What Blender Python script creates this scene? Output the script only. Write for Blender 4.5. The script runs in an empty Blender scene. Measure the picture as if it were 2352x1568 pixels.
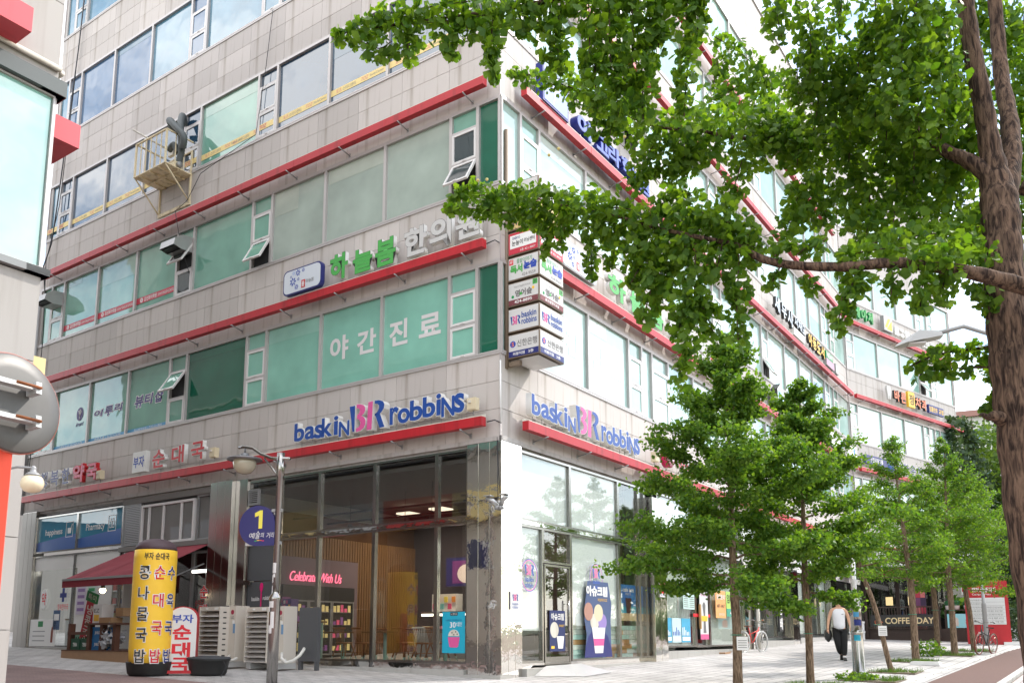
import bpy, bmesh, math, random
import numpy as np
from mathutils import Matrix, Vector
SC = bpy.context.scene
COL = SC.collection
R = math.radians
rng = random.Random(7)

# ------------------------------------------------------------------ camera, light, exposure
cam_d = bpy.data.cameras.new('camera')
cam = bpy.data.objects.new('camera', cam_d); COL.objects.link(cam)
cam.location = (0.0, -18.3, 0.78)
cam.rotation_euler = (R(90 + 9.06), 0, 0)
cam_d.sensor_width = 36.0
cam_d.lens = 36.0 * 2000 / 2352
cam_d.shift_x = (1176 - 1150) / 2352
cam_d.shift_y = (1141 - 784) / 2352
cam_d.clip_start = 0.1
cam_d.clip_end = 3000
SC.camera = cam

SUN_EL, SUN_AZ = 45.0, 67.0          # azimuth clockwise from +Y
world = bpy.data.worlds.new('World'); SC.world = world
world.use_nodes = True
wt = world.node_tree; wt.nodes.clear()
def wn(t, **k):
    n = wt.nodes.new(t)
    for a, b in k.items(): setattr(n, a, b)
    return n
sky = wn('ShaderNodeTexSky', sky_type='NISHITA', sun_disc=False, sun_elevation=R(SUN_EL), sun_rotation=R(SUN_AZ))
sky.air_density = 1.2; sky.dust_density = .3
tc = wn('ShaderNodeTexCoord'); mp = wn('ShaderNodeMapping'); mp.inputs['Scale'].default_value = (1, 1, 2.4)
nz = wn('ShaderNodeTexNoise'); nz.inputs['Scale'].default_value = 2.2; nz.inputs['Detail'].default_value = 7; nz.inputs['Roughness'].default_value = .62
cr = wn('ShaderNodeValToRGB'); cr.color_ramp.elements[0].position = .37; cr.color_ramp.elements[1].position = .57
mx = wn('ShaderNodeMix', data_type='RGBA'); mx.inputs['B'].default_value = (9.6, 9.5, 9.4, 1)
bg = wn('ShaderNodeBackground'); bg.inputs['Strength'].default_value = 0.14
ow = wn('ShaderNodeOutputWorld')
L = wt.links.new
L(tc.outputs['Generated'], mp.inputs['Vector']); L(mp.outputs[0], nz.inputs['Vector']); L(nz.outputs['Fac'], cr.inputs['Fac'])
L(cr.outputs['Color'], mx.inputs['Factor']); L(sky.outputs['Color'], mx.inputs['A']); L(mx.outputs['Result'], bg.inputs['Color']); L(bg.outputs[0], ow.inputs['Surface'])

sun_d = bpy.data.lights.new('sun', 'SUN'); sun_d.energy = 1.75; sun_d.angle = R(0.6); sun_d.color = (1.0, .95, .87)
sun = bpy.data.objects.new('sun', sun_d); COL.objects.link(sun)
sdir = Vector((math.sin(R(SUN_AZ)) * math.cos(R(SUN_EL)), math.cos(R(SUN_AZ)) * math.cos(R(SUN_EL)), math.sin(R(SUN_EL))))
sun.rotation_euler = sdir.to_track_quat('Z', 'Y').to_euler()
sun.location = (40, 0, 40)
vs = SC.view_settings
vs.view_transform = 'Standard'; vs.look = 'None'; vs.exposure = 1.3; vs.gamma = 1.0; vs.use_curve_mapping = False
SC.cycles.use_denoising = True
SC.cycles.max_bounces = 8; SC.cycles.transparent_max_bounces = 16; SC.cycles.glossy_bounces = 4; SC.cycles.transmission_bounces = 6; SC.cycles.diffuse_bounces = 4
SC.cycles.caustics_reflective = False; SC.cycles.caustics_refractive = False
SC.cycles.sample_clamp_indirect = 6

# ------------------------------------------------------------------ materials
def srgb(r, g, b):
    f = lambda c: (c / 255 / 12.92) if c / 255 <= .04045 else ((c / 255 + .055) / 1.055) ** 2.4
    return (f(r), f(g), f(b), 1)
def lin(r, g=None, b=None):
    return (r, r if g is None else g, r if b is None else b, 1)
MATS = {}
def mat(name, col, rough=.6, metal=0.0, spec=.5, noise=0, nscale=20, bump=0, bscale=60, emit=0, var=0, ior=None, coat=0, streak=0):
    if name in MATS: return MATS[name]
    m = bpy.data.materials.new(name); m.use_nodes = True
    t = m.node_tree; b = t.nodes['Principled BSDF']
    b.inputs['Base Color'].default_value = col; b.inputs['Roughness'].default_value = rough
    b.inputs['Metallic'].default_value = metal; b.inputs['Specular IOR Level'].default_value = spec
    if ior: b.inputs['IOR'].default_value = ior
    if coat: b.inputs['Coat Weight'].default_value = coat; b.inputs['Coat Roughness'].default_value = .05
    if emit: b.inputs['Emission Color'].default_value = col; b.inputs['Emission Strength'].default_value = emit
    l = t.links.new
    cur = None
    co = t.nodes.new('ShaderNodeTexCoord')
    def mult(a_sock, fac_sock, lo, hi):
        mr = t.nodes.new('ShaderNodeMapRange'); mr.inputs['To Min'].default_value = lo; mr.inputs['To Max'].default_value = hi
        l(fac_sock, mr.inputs['Value'])
        mm = t.nodes.new('ShaderNodeMix'); mm.data_type = 'RGBA'; mm.blend_type = 'MULTIPLY'; mm.inputs['Factor'].default_value = 1
        if a_sock is None: mm.inputs['A'].default_value = col
        else: l(a_sock, mm.inputs['A'])
        l(mr.outputs[0], mm.inputs['B'])
        return mm.outputs['Result']
    if noise:
        n = t.nodes.new('ShaderNodeTexNoise'); n.inputs['Scale'].default_value = nscale; n.inputs['Detail'].default_value = 5; n.inputs['Roughness'].default_value = .65
        l(co.outputs['Object'], n.inputs['Vector']); cur = mult(cur, n.outputs['Fac'], 1 - noise, 1 + noise)
    if streak:
        mpn = t.nodes.new('ShaderNodeMapping'); mpn.inputs['Scale'].default_value = (5.0, 5.0, .35)
        l(co.outputs['Object'], mpn.inputs['Vector'])
        n = t.nodes.new('ShaderNodeTexNoise'); n.inputs['Scale'].default_value = 1.0; n.inputs['Detail'].default_value = 4
        l(mpn.outputs[0], n.inputs['Vector'])
        r_ = t.nodes.new('ShaderNodeValToRGB'); r_.color_ramp.elements[0].position = .52; r_.color_ramp.elements[1].position = .72
        r_.color_ramp.elements[0].color = (1, 1, 1, 1); r_.color_ramp.elements[1].color = (1 - streak, 1 - streak * 1.1, 1 - streak * 1.25, 1)
        l(n.outputs['Fac'], r_.inputs['Fac'])
        mm = t.nodes.new('ShaderNodeMix'); mm.data_type = 'RGBA'; mm.blend_type = 'MULTIPLY'; mm.inputs['Factor'].default_value = 1
        if cur is None: mm.inputs['A'].default_value = col
        else: l(cur, mm.inputs['A'])
        l(r_.outputs['Color'], mm.inputs['B']); cur = mm.outputs['Result']
    if var:
        oi = t.nodes.new('ShaderNodeObjectInfo'); cur = mult(cur, oi.outputs['Random'], 1 - var, 1 + var)
    if cur is not None: l(cur, b.inputs['Base Color'])
    if bump:
        n = t.nodes.new('ShaderNodeTexNoise'); n.inputs['Scale'].default_value = bscale; n.inputs['Detail'].default_value = 3
        l(co.outputs['Object'], n.inputs['Vector'])
        bp = t.nodes.new('ShaderNodeBump'); bp.inputs['Strength'].default_value = bump; bp.inputs['Distance'].default_value = .02
        l(n.outputs['Fac'], bp.inputs['Height']); l(bp.outputs[0], b.inputs['Normal'])
    MATS[name] = m
    return m
def glass_mat(name, tint=(1, 1, 1), refl=1.0, f0=.06):
    if name in MATS: return MATS[name]
    m = bpy.data.materials.new(name); m.use_nodes = True; t = m.node_tree; t.nodes.clear()
    o = t.nodes.new('ShaderNodeOutputMaterial'); tr = t.nodes.new('ShaderNodeBsdfTransparent'); gl = t.nodes.new('ShaderNodeBsdfGlossy')
    tr.inputs['Color'].default_value = (*tint, 1); gl.inputs['Roughness'].default_value = .008; gl.inputs['Color'].default_value = (refl, refl, refl, 1)
    lw = t.nodes.new('ShaderNodeLayerWeight'); lw.inputs['Blend'].default_value = .3
    mr = t.nodes.new('ShaderNodeMapRange'); mr.inputs['To Min'].default_value = f0; mr.inputs['To Max'].default_value = .9
    pw = t.nodes.new('ShaderNodeMath'); pw.operation = 'POWER'; pw.inputs[1].default_value = 2.0
    mxs = t.nodes.new('ShaderNodeMixShader'); l = t.links.new
    l(lw.outputs['Facing'], pw.inputs[0]); l(pw.outputs[0], mr.inputs['Value']); l(mr.outputs[0], mxs.inputs['Fac'])
    l(tr.outputs[0], mxs.inputs[1]); l(gl.outputs[0], mxs.inputs[2]); l(mxs.outputs[0], o.inputs['Surface'])
    MATS[name] = m; return m
def film_mat(name, col, f0=.12, rough=.02, varn=.16, fade=None):
    """coated glass with blinds or film behind it: a diffuse body under a mirror-like coat"""
    if name in MATS: return MATS[name]
    m = bpy.data.materials.new(name); m.use_nodes = True; t = m.node_tree; b = t.nodes['Principled BSDF']; l = t.links.new
    b.inputs['Roughness'].default_value = .9; b.inputs['Specular IOR Level'].default_value = 0
    co = t.nodes.new('ShaderNodeTexCoord'); n = t.nodes.new('ShaderNodeTexNoise'); n.inputs['Scale'].default_value = 1.1; n.inputs['Detail'].default_value = 3
    l(co.outputs['Object'], n.inputs['Vector'])
    mr = t.nodes.new('ShaderNodeMapRange'); mr.inputs['To Min'].default_value = 1 - varn * 2; mr.inputs['To Max'].default_value = 1 + varn * 2; l(n.outputs['Fac'], mr.inputs['Value'])
    mm = t.nodes.new('ShaderNodeMix'); mm.data_type = 'RGBA'; mm.blend_type = 'MULTIPLY'; mm.inputs['Factor'].default_value = 1; mm.inputs['A'].default_value = col
    l(mr.outputs[0], mm.inputs['B']); l(mm.outputs['Result'], b.inputs['Base Color'])
    gl = t.nodes.new('ShaderNodeBsdfGlossy'); gl.inputs['Roughness'].default_value = rough
    n2 = t.nodes.new('ShaderNodeTexNoise'); n2.inputs['Scale'].default_value = .8; bp = t.nodes.new('ShaderNodeBump'); bp.inputs['Strength'].default_value = .10; bp.inputs['Distance'].default_value = .1
    l(co.outputs['Object'], n2.inputs['Vector']); l(n2.outputs['Fac'], bp.inputs['Height']); l(bp.outputs[0], gl.inputs['Normal'])
    lw = t.nodes.new('ShaderNodeLayerWeight'); lw.inputs['Blend'].default_value = .3
    pw = t.nodes.new('ShaderNodeMath'); pw.operation = 'POWER'; pw.inputs[1].default_value = 2.0
    m2 = t.nodes.new('ShaderNodeMapRange'); m2.inputs['To Min'].default_value = f0; m2.inputs['To Max'].default_value = .85
    ms = t.nodes.new('ShaderNodeMixShader'); o = t.nodes['Material Output']
    l(lw.outputs['Facing'], pw.inputs[0]); l(pw.outputs[0], m2.inputs['Value']); l(m2.outputs[0], ms.inputs['Fac']); l(b.outputs[0], ms.inputs[1]); l(gl.outputs[0], ms.inputs[2]); l(ms.outputs[0], o.inputs['Surface'])
    MATS[name] = m; return m
def leaf_mat(name, c1, c2, trans=.5, gloss=.25):
    if name in MATS: return MATS[name]
    m = bpy.data.materials.new(name); m.use_nodes = True; t = m.node_tree; t.nodes.clear(); l = t.links.new
    o = t.nodes.new('ShaderNodeOutputMaterial'); g = t.nodes.new('ShaderNodeNewGeometry')
    r_ = t.nodes.new('ShaderNodeValToRGB'); r_.color_ramp.elements[0].color = c1; r_.color_ramp.elements[1].color = c2
    l(g.outputs['Random Per Island'], r_.inputs['Fac'])
    b = t.nodes.new('ShaderNodeBsdfPrincipled'); b.inputs['Roughness'].default_value = .5; b.inputs['Specular IOR Level'].default_value = gloss
    l(r_.outputs['Color'], b.inputs['Base Color'])
    tb = t.nodes.new('ShaderNodeBsdfTranslucent')
    mm = t.nodes.new('ShaderNodeMix'); mm.data_type = 'RGBA'; mm.blend_type = 'MULTIPLY'; mm.inputs['Factor'].default_value = 1; mm.inputs['B'].default_value = (1.9, 1.7, .5, 1)
    l(r_.outputs['Color'], mm.inputs['A']); l(mm.outputs['Result'], tb.inputs['Color'])
    ms = t.nodes.new('ShaderNodeMixShader'); ms.inputs['Fac'].default_value = trans
    l(b.outputs[0], ms.inputs[1]); l(tb.outputs[0], ms.inputs[2]); l(ms.outputs[0], o.inputs['Surface'])
    MATS[name] = m; return m

# ------------------------------------------------------------------ geometry helpers
class MB:
    def __init__(s): s.v = []; s.f = []; s.mi = []; s.sm = []
    def add(s, vs, fs, mi=0, smooth=False):
        o = len(s.v); s.v += [tuple(p) for p in vs]
        for f in fs: s.f.append(tuple(i + o for i in f)); s.mi.append(mi); s.sm.append(smooth)
        return s
    def box(s, x0, x1, y0, y1, z0, z1, mi=0):
        vs = [(x, y, z) for z in (z0, z1) for y in (y0, y1) for x in (x0, x1)]
        return s.add(vs, [(0, 2, 3, 1), (4, 5, 7, 6), (0, 1, 5, 4), (2, 6, 7, 3), (0, 4, 6, 2), (1, 3, 7, 5)], mi)
    def quad(s, a, b, c, d, mi=0): return s.add([a, b, c, d], [(0, 1, 2, 3)], mi)
    def ring(s, x0, x1, z0, z1, w, y0, y1, mi=0):
        s.box(x0, x0 + w, y0, y1, z0, z1, mi); s.box(x1 - w, x1, y0, y1, z0, z1, mi)
        s.box(x0 + w, x1 - w, y0, y1, z0, z0 + w, mi); s.box(x0 + w, x1 - w, y0, y1, z1 - w, z1, mi); return s
    def prism(s, pts, y0, y1, mi=0, side=None, axis='y'):
        """closed polygon in x,z extruded along y (or x,y along z)"""
        n = len(pts); A = [(p[0], y0, p[1]) if axis == 'y' else (p[0], p[1], y0) for p in pts]; B = [(p[0], y1, p[1]) if axis == 'y' else (p[0], p[1], y1) for p in pts]
        s.add(A + B, [tuple(range(n)), tuple(range(2 * n - 1, n - 1, -1))], mi)
        s.add(A + B, [(i, i + n, (i + 1) % n + n, (i + 1) % n) for i in range(n)], mi if side is None else side); return s
    def tube(s, pts, rad, n=8, mi=0, cap=True, smooth=True):
        pts = [Vector(p) for p in pts]; rad = rad if hasattr(rad, '__len__') else [rad] * len(pts)
        vs = []; fs = []; up = None
        for i, p in enumerate(pts):
            d = (pts[min(i + 1, len(pts) - 1)] - pts[max(i - 1, 0)])
            d = d.normalized() if d.length > 1e-9 else Vector((0, 0, 1))
            if up is None:
                up = Vector((0, 0, 1)) if abs(d.z) < .9 else Vector((1, 0, 0))
            a = d.cross(up)
            a = a.normalized() if a.length > 1e-6 else d.orthogonal().normalized()
            b = a.cross(d).normalized(); up = b
            for k in range(n):
                t = 2 * math.pi * k / n
                vs.append(p + (a * math.cos(t) + b * math.sin(t)) * rad[i])
        for i in range(len(pts) - 1):
            for k in range(n):
                fs.append((i * n + k, i * n + (k + 1) % n, (i + 1) * n + (k + 1) % n, (i + 1) * n + k))
        if cap: fs.append(tuple(range(n - 1, -1, -1))); fs.append(tuple((len(pts) - 1) * n + k for k in range(n)))
        return s.add(vs, fs, mi, smooth)
    def lathe(s, prof, n=20, c=(0, 0, 0), sx=1, sy=1, mi=0, smooth=True):
        vs = []; fs = []
        for r_, z in prof:
            for k in range(n):
                t = 2 * math.pi * k / n; vs.append((c[0] + r_ * math.cos(t) * sx, c[1] + r_ * math.sin(t) * sy, c[2] + z))
        for i in range(len(prof) - 1):
            for k in range(n): fs.append((i * n + k, i * n + (k + 1) % n, (i + 1) * n + (k + 1) % n, (i + 1) * n + k))
        fs.append(tuple(range(n - 1, -1, -1))); fs.append(tuple((len(prof) - 1) * n + k for k in range(n)))
        return s.add(vs, fs, mi, smooth)
    def mesh(s, name, mats):
        me = bpy.data.meshes.new(name); me.from_pydata(s.v, [], s.f)
        for m in (mats if isinstance(mats, (list, tuple)) else [mats]): me.materials.append(m)
        me.polygons.foreach_set('material_index', s.mi); me.polygons.foreach_set('use_smooth', s.sm)
        me.update(); return me
    def build(s, name, mats, parent=None, M=None): return link(name, s.mesh(name, mats), parent, M)
def link(name, me, parent=None, M=None):
    o = bpy.data.objects.new(name, me); COL.objects.link(o)
    if parent is not None: o.parent = parent
    if M is not None: o.matrix_basis = M
    return o
def tag(o, label, cat, group=None, kind=None):
    if label: o['label'] = label
    if cat: o['category'] = cat
    if group: o['group'] = group
    if kind: o['kind'] = kind
    return o
def thing(name, label, cat, M=None, group=None):
    o = bpy.data.objects.new(name, None); o.empty_display_size = .2; COL.objects.link(o)
    if M is not None: o.matrix_basis = M
    return tag(o, label, cat, group)
def struct(o): o['kind'] = 'structure'; return o
def stuff(o): o['kind'] = 'stuff'; return o
def copy_tree(o, parent=None, M=None):
    c = o.copy(); COL.objects.link(c)
    if parent is not None: c.parent = parent
    if M is not None: c.matrix_basis = M
    for ch in list(o.children): copy_tree(ch, c)
    return c
T = lambda x, y=0, z=0: Matrix.Translation((x, y, z))
RZ = lambda a: Matrix.Rotation(R(a), 4, 'Z')
RX = lambda a: Matrix.Rotation(R(a), 4, 'X')
RY = lambda a: Matrix.Rotation(R(a), 4, 'Y')
def frame(o, xd):
    x = Vector((xd[0], xd[1], 0)).normalized(); y = Vector((-x.y, x.x, 0)); M = Matrix.Identity(4)
    M.col[0][:3] = x; M.col[1][:3] = y; M.col[3][:3] = o; return M
# text: meshes in the x-z plane, front towards -y
_TC = {}
def text_mesh(s, x0, x1, z0, z1, y=0.0, depth=0.0, off=0.0, mats=None, shear=0, res=4, sp=1.0):
    key = (s, round(depth, 4), off, shear, res, sp, depth > 0 and round((z1 - z0), 3))
    c = bpy.data.curves.new('t', 'FONT'); c.body = s; c.resolution_u = res; c.offset = off; c.shear = shear; c.space_character = sp
    c.extrude = .1 if depth > 0 else 0
    o = bpy.data.objects.new('t', c); me = bpy.data.meshes.new_from_object(o); bpy.data.objects.remove(o); bpy.data.curves.remove(c)
    n = len(me.vertices); co = np.empty(n * 3, np.float32); me.vertices.foreach_get('co', co); co = co.reshape(-1, 3)
    a = co.min(0); b = co.max(0); e = np.maximum(b - a, 1e-6)
    out = np.empty_like(co)
    out[:, 0] = x0 + (co[:, 0] - a[0]) / e[0] * (x1 - x0); out[:, 2] = z0 + (co[:, 1] - a[1]) / e[1] * (z1 - z0)
    out[:, 1] = y if depth <= 0 else y + depth / 2 - co[:, 2] / .1 * depth / 2
    me.vertices.foreach_set('co', out.ravel())
    me.materials.clear()
    for m in (mats if isinstance(mats, (list, tuple)) else [mats]): me.materials.append(m)
    me.update()
    if depth > 0 and isinstance(mats, (list, tuple)) and len(mats) > 1:
        nf = len(me.polygons); nn = np.empty(nf * 3, np.float32); me.polygons.foreach_get('normal', nn); nn = nn.reshape(-1, 3)
        me.polygons.foreach_set('material_index', np.where(nn[:, 1] < -.7, 0, 1).astype(np.int32)); me.update()
    return me
def text(name, s, x0, x1, z0, z1, y, m, parent, M=None, depth=0.0, off=0.0, shear=0, sp=1.0):
    return link(name, text_mesh(s, x0, x1, z0, z1, y, depth, off, m, shear, 3, sp), parent, M)
def text3(name, s, x0, x1, z0, z1, yf, depth, face, side, parent, M=None, off=.02, rim=None, rimw=.045):
    """channel letter: a returned box whose face carries a coloured inset, with a rim of the side colour round it"""
    o = link(name, text_mesh(s, x0, x1, z0, z1, yf, depth, off, [rim or side, side]), parent, M)
    g = (z1 - z0) * rimw
    f = link('face', text_mesh(s, x0 + g * .6, x1 - g * .6, z0 + g * .6, z1 - g * .6, yf - .004, 0, off - rimw * .55, face), o)
    return o
def np_mesh(name, V, F, m):
    me = bpy.data.meshes.new(name); V = np.asarray(V, np.float32); F = np.asarray(F, np.int32); k = F.shape[1]
    me.vertices.add(len(V)); me.vertices.foreach_set('co', V.ravel()); me.loops.add(F.size); me.loops.foreach_set('vertex_index', F.ravel())
    me.polygons.add(len(F)); me.polygons.foreach_set('loop_start', np.arange(0, F.size, k, dtype=np.int32)); me.polygons.foreach_set('loop_total', np.full(len(F), k, np.int32))
    me.materials.append(m); me.update(calc_edges=True); return me

U = Vector((-.82091095, .57105623, 0)); V = Vector((.57105623, .82091095, 0))
def ground_z(x, y): p = Vector((x, y, 0)); return -.09 + .026 * p.dot(U) + .0275 * p.dot(V)
def uvp(u, v, dz=0.0):
    p = U * u + V * v; return Vector((p.x, p.y, ground_z(p.x, p.y) + dz))
FL = frame((0, 0, 0), -U)                  # left facade: x = -u, y into the wall
FR = frame((0, 0, 0), V)                   # right facade: x = v
WD = (U * -3.55 + V * 12.3).normalized()
FW = frame(tuple(U * -.03 + V * 32.2), WD) # the wing beyond the bend
# ------------------------------------------------------------------ shared materials
M_STONE = mat('granite panel', lin(.52, .475, .45), .75, noise=.09, nscale=45, var=.09, streak=.34)
M_STONE2 = mat('granite panel pale', lin(.47, .44, .425), .75, noise=.07, nscale=45, streak=.28)
M_JOINT = mat('panel joint', lin(.25, .225, .21), .9)
M_FRAME = mat('aluminium frame', lin(.50, .47, .46), .45, metal=.35, noise=.05, nscale=6)
M_FRAMEW = mat('white sash', lin(.68, .66, .65), .45)
M_RED = mat('red painted sheet', srgb(180, 26, 38), .45, noise=.14, nscale=2.5, streak=.30)
M_CREAM = mat('cream sheet', lin(.66, .62, .55), .55, streak=.15)
M_STEEL = mat('mirror steel', lin(.82, .79, .75), .05, metal=1.0, bump=.35, bscale=2.4)
M_STEEL2 = mat('brushed steel', lin(.36, .345, .33), .2, metal=1.0, noise=.04, nscale=30)
M_STEEL3 = mat('aged steel', lin(.46, .44, .42), .16, metal=1.0, bump=.12, bscale=2.2)
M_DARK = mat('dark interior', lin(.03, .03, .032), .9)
M_RUST = mat('rust', srgb(140, 84, 50), .9, noise=.3, nscale=20)
M_BLACK = mat('black plastic', lin(.018), .5)
M_WHITE = mat('white paint', lin(.80, .79, .78), .5)
M_GREYMETAL = mat('grey metal', lin(.33, .33, .335), .5, metal=.4)
M_CABLE = mat('cable', lin(.03, .03, .035), .6)
G_TEAL = film_mat('teal film glass', srgb(132, 190, 172), .10)
G_TEAL2 = film_mat('teal film glass worn', srgb(122, 174, 156), .10)
G_GREEN = film_mat('dark green glass', srgb(28, 100, 78), .10)
G_SAGE = film_mat('sage blind glass', srgb(168, 182, 172), .12)
G_BLUE = film_mat('sky tinted glass', srgb(52, 92, 128), .16)  # reflected blue sky put into the body colour
G_BLUE2 = film_mat('pale sky tinted glass', srgb(84, 130, 152), .18)  # paler body colour, also carrying the reflected sky
G_DUSK = film_mat('dark sky tinted glass', srgb(46, 78, 104), .16)  # darker pane, its blue standing in for mirrored sky
G_PALE = film_mat('pale blind glass', srgb(172, 204, 198), .15)
G_PALE2 = film_mat('pale green glass', srgb(150, 190, 180), .17)
G_NIGHT = film_mat('dark casement glass', srgb(62, 74, 78), .2)
G_SHOP = glass_mat('shop glass', (.88, .88, .86), .9, .065)
G_CLEAR = glass_mat('clear glass', (.95, .97, .96), .85, .03)

building = thing('corner_building', 'pale granite corner building with red ledges above its window rows and a steel clad front', 'building')

def rel(M, x, y, z): return M @ T(x, y, z)
# cores: solid blocks, near-black colour standing in for unlit rooms behind the glass
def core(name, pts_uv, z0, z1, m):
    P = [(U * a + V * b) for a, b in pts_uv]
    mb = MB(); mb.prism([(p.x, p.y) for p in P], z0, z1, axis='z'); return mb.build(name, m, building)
wend = U * -.03 + V * 32.2 + WD * 12.9
wpt = lambda t, d: (U * -.03 + V * 32.2 + WD * t + Vector((-WD.y, WD.x, 0)) * d)
we = wpt(12.75, .3); we = (we.dot(U), we.dot(V)); wb = wpt(.1, .32); wb = (wb.dot(U), wb.dot(V))
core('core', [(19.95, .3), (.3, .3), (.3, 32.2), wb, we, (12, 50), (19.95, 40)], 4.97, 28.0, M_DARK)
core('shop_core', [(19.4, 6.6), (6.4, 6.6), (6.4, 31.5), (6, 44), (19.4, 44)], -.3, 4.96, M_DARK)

_shared = {}
def shared_box(key, m, *b):
    k = (key, tuple(round(q, 3) for q in b), m.name if not isinstance(m, list) else m[0].name)
    if k not in _shared: _shared[k] = MB().box(*b).mesh(key, m)
    return _shared[k]
NPAN = [0]; STUFFP = MB()
def band(F, x0, x1, z0, z1, rows, step=1.51, off=0.0, m=None, limit=300):
    """a run of granite panels: backing sheet in the joint colour, panels proud of it"""
    MB().box(x0 + (.04 if x0 == 0 else 0), x1 - (.04 if x1 == 0 else 0), .022, .34, z0, z1).build('wall', M_JOINT, building, F)
    h = (z1 - z0) / rows
    xs = [x0]; k = math.floor((x0 - off) / step) + 1
    while off + k * step < x1 - .12:
        if off + k * step > x0 + .12: xs.append(off + k * step)
        k += 1
    xs.append(x1)
    for a, b in zip(xs[:-1], xs[1:]):
        for r_ in range(rows):
            w = b - a - .009; hh = h - .009
            if NPAN[0] < limit:
                me = shared_box('stone_panel', m or M_STONE, 0, round(w, 3), 0, .03, 0, round(hh, 3))
                o = link('stone_panel', me, building, F @ T(a + .0045, rng.uniform(-.002, .002), z0 + r_ * h + .0045)); NPAN[0] += 1
            else:
                p = [F @ Vector((x, y, z)) for z in (z0 + r_ * h + .0045, z0 + r_ * h + .0045 + hh) for y in (0, .03) for x in (a + .0045, a + .0045 + w)]
                STUFFP.add(p, [(0, 2, 3, 1), (4, 5, 7, 6), (0, 1, 5, 4), (2, 6, 7, 3), (0, 4, 6, 2), (1, 3, 7, 5)])
BANDS = [(5.03, 6.90, 3), (9.06, 10.88, 3), (13.05, 14.85, 3), (17.0, 18.81, 3), (21.09, 22.93, 3)]
WROWS = [(6.93, 9.03), (10.91, 13.02), (14.88, 16.97), (18.84, 21.06), (22.96, 25.06)]
for z0, z1, n in BANDS: band(FL, -20.1, 0, z0, z1, n)
for z0, z1, n in BANDS: band(FR, .0, 32.2, z0, z1, n)
for z0, z1, n in BANDS: band(FW, .0, 12.9, z0, z1, n)
band(FR, 0, 32.2, 25.09, 28.1, 5); band(FW, 0, 12.9, 25.09, 28.1, 5); band(FL, -20.1, 0, 25.09, 28.1, 5)
FE = frame(tuple(wend), V); FLE = frame(tuple(U * 20.1 + V * 14), -V)
stuff(STUFFP.build('stone_panel_field', M_STONE2, building))
MB().box(0, 10, 0, .2, 0, 28.1).build('end_wall', M_STONE2, building, frame(tuple(wend), (-WD.y, WD.x)))
MB().box(0, 14, 0, .2, 4.9, 28.1).build('side_wall', M_STONE2, building, FLE)
# corner trims and the roof edge
MB().box(-.03, .0, -.012, .03, 5.03, 28.1).build('corner_trim', M_FRAME, building, FL)
MB().box(0, 32.2, -.06, .4, 28.1, 28.2).build('parapet_cap', M_FRAME, building, FR)
MB().box(0, 12.9, -.06, .4, 28.1, 28.2).build('parapet_cap', M_FRAME, building, FW)
MB().box(-20.1, 0, -.06, .4, 28.1, 28.2).build('parapet_cap', M_FRAME, building, FL)
for F, a, b in ((FL, -20.1, .0), (FR, .0, 32.2), (FW, 0, 12.9)):
    for (z0, z1) in WROWS:
        MB().box(a, b, -.025, .1, z0 - .05, z0 - .002).box(a, b, -.02, .1, z1 + .002, z1 + .055).build('window_ledge', M_FRAME, building, F)

BLINDS = {G_TEAL.name: film_mat('teal blind', srgb(146, 198, 182), .09), G_TEAL2.name: film_mat('worn teal blind', srgb(146, 182, 166), .09), G_SAGE.name: film_mat('sage blind', srgb(180, 190, 178), .10), G_GREEN.name: film_mat('green shade', srgb(38, 112, 90), .09), G_PALE.name: film_mat('white blind', srgb(206, 222, 216), .12), G_PALE2.name: film_mat('mint blind', srgb(188, 212, 202), .12), G_BLUE.name: film_mat('slate blind', srgb(84, 116, 136), .14), G_BLUE2.name: film_mat('light slate blind', srgb(118, 152, 166), .14), G_DUSK.name: film_mat('dusk blind', srgb(70, 98, 118), .13)}
# windows ------------------------------------------------------------------
def casement(w, F, x0, x1, z0, z1, m, op=0.0, fm=None):
    mb = MB(); W = x1 - x0; H = z1 - z0
    mb.ring(0, W, -H, 0, .055, -.035, .015, 0); mb.box(.055, W - .055, -.012, -.004, -H + .055, -.055, 1)
    mb.box(W / 2 - .05, W / 2 + .05, -.05, -.035, -H + .01, -H + .04, 0)
    return mb.build('casement', [fm or M_FRAMEW, m], w, T(x0, .005, z1) @ RX(-op))
def window(F, x0, x1, z0, z1, m, kind='fixed', op=(0, 0), cm=None, fw=.042, fm=None):
    mb = MB(); fm = fm or M_FRAME
    mb.ring(x0, x1, z0, z1, fw, -.03, .09)
    if kind == 'stack':
        for zz in (z0 + .79, z0 + 1.6): mb.box(x0 + fw, x1 - fw, -.025, .09, zz - .025, zz + .025)
    w = mb.build('window', fm, building, F)
    if kind == 'fixed':
        MB().box(x0 + fw, x1 - fw, .045, .055, z0 + fw, z1 - fw).build('pane', m, w)
        if rng.random() < .38 and x1 - x0 > 1.2 and F is not FW:
            hgt = rng.choice((.25, .4, .7, 1.1)); half = rng.random() < .3
            MB().box(x0 + fw + .01, x0 + (x1 - x0) * (.5 if half else 1) - fw - .01, .041, .0445, z1 - fw - hgt, z1 - fw - .004).build('blind', BLINDS.get(m.name, m), w)
    else:
        MB().box(x0 + fw, x1 - fw, .045, .055, z0 + 1.625, z1 - fw).build('pane', m, w)
        for k, (a, b) in enumerate(((z0 + fw, z0 + .765), (z0 + .815, z0 + 1.575))):
            casement(w, F, x0 + fw + .004, x1 - fw - .004, a + .004, b - .004, cm or m, op[k])
            if op[k] > 1: MB().box(x0 + fw, x1 - fw, .06, .07, a, b).build('opening_shade', M_DARK, w)  # dark sheet standing in for the unlit room behind an open sash
    return w
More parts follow.
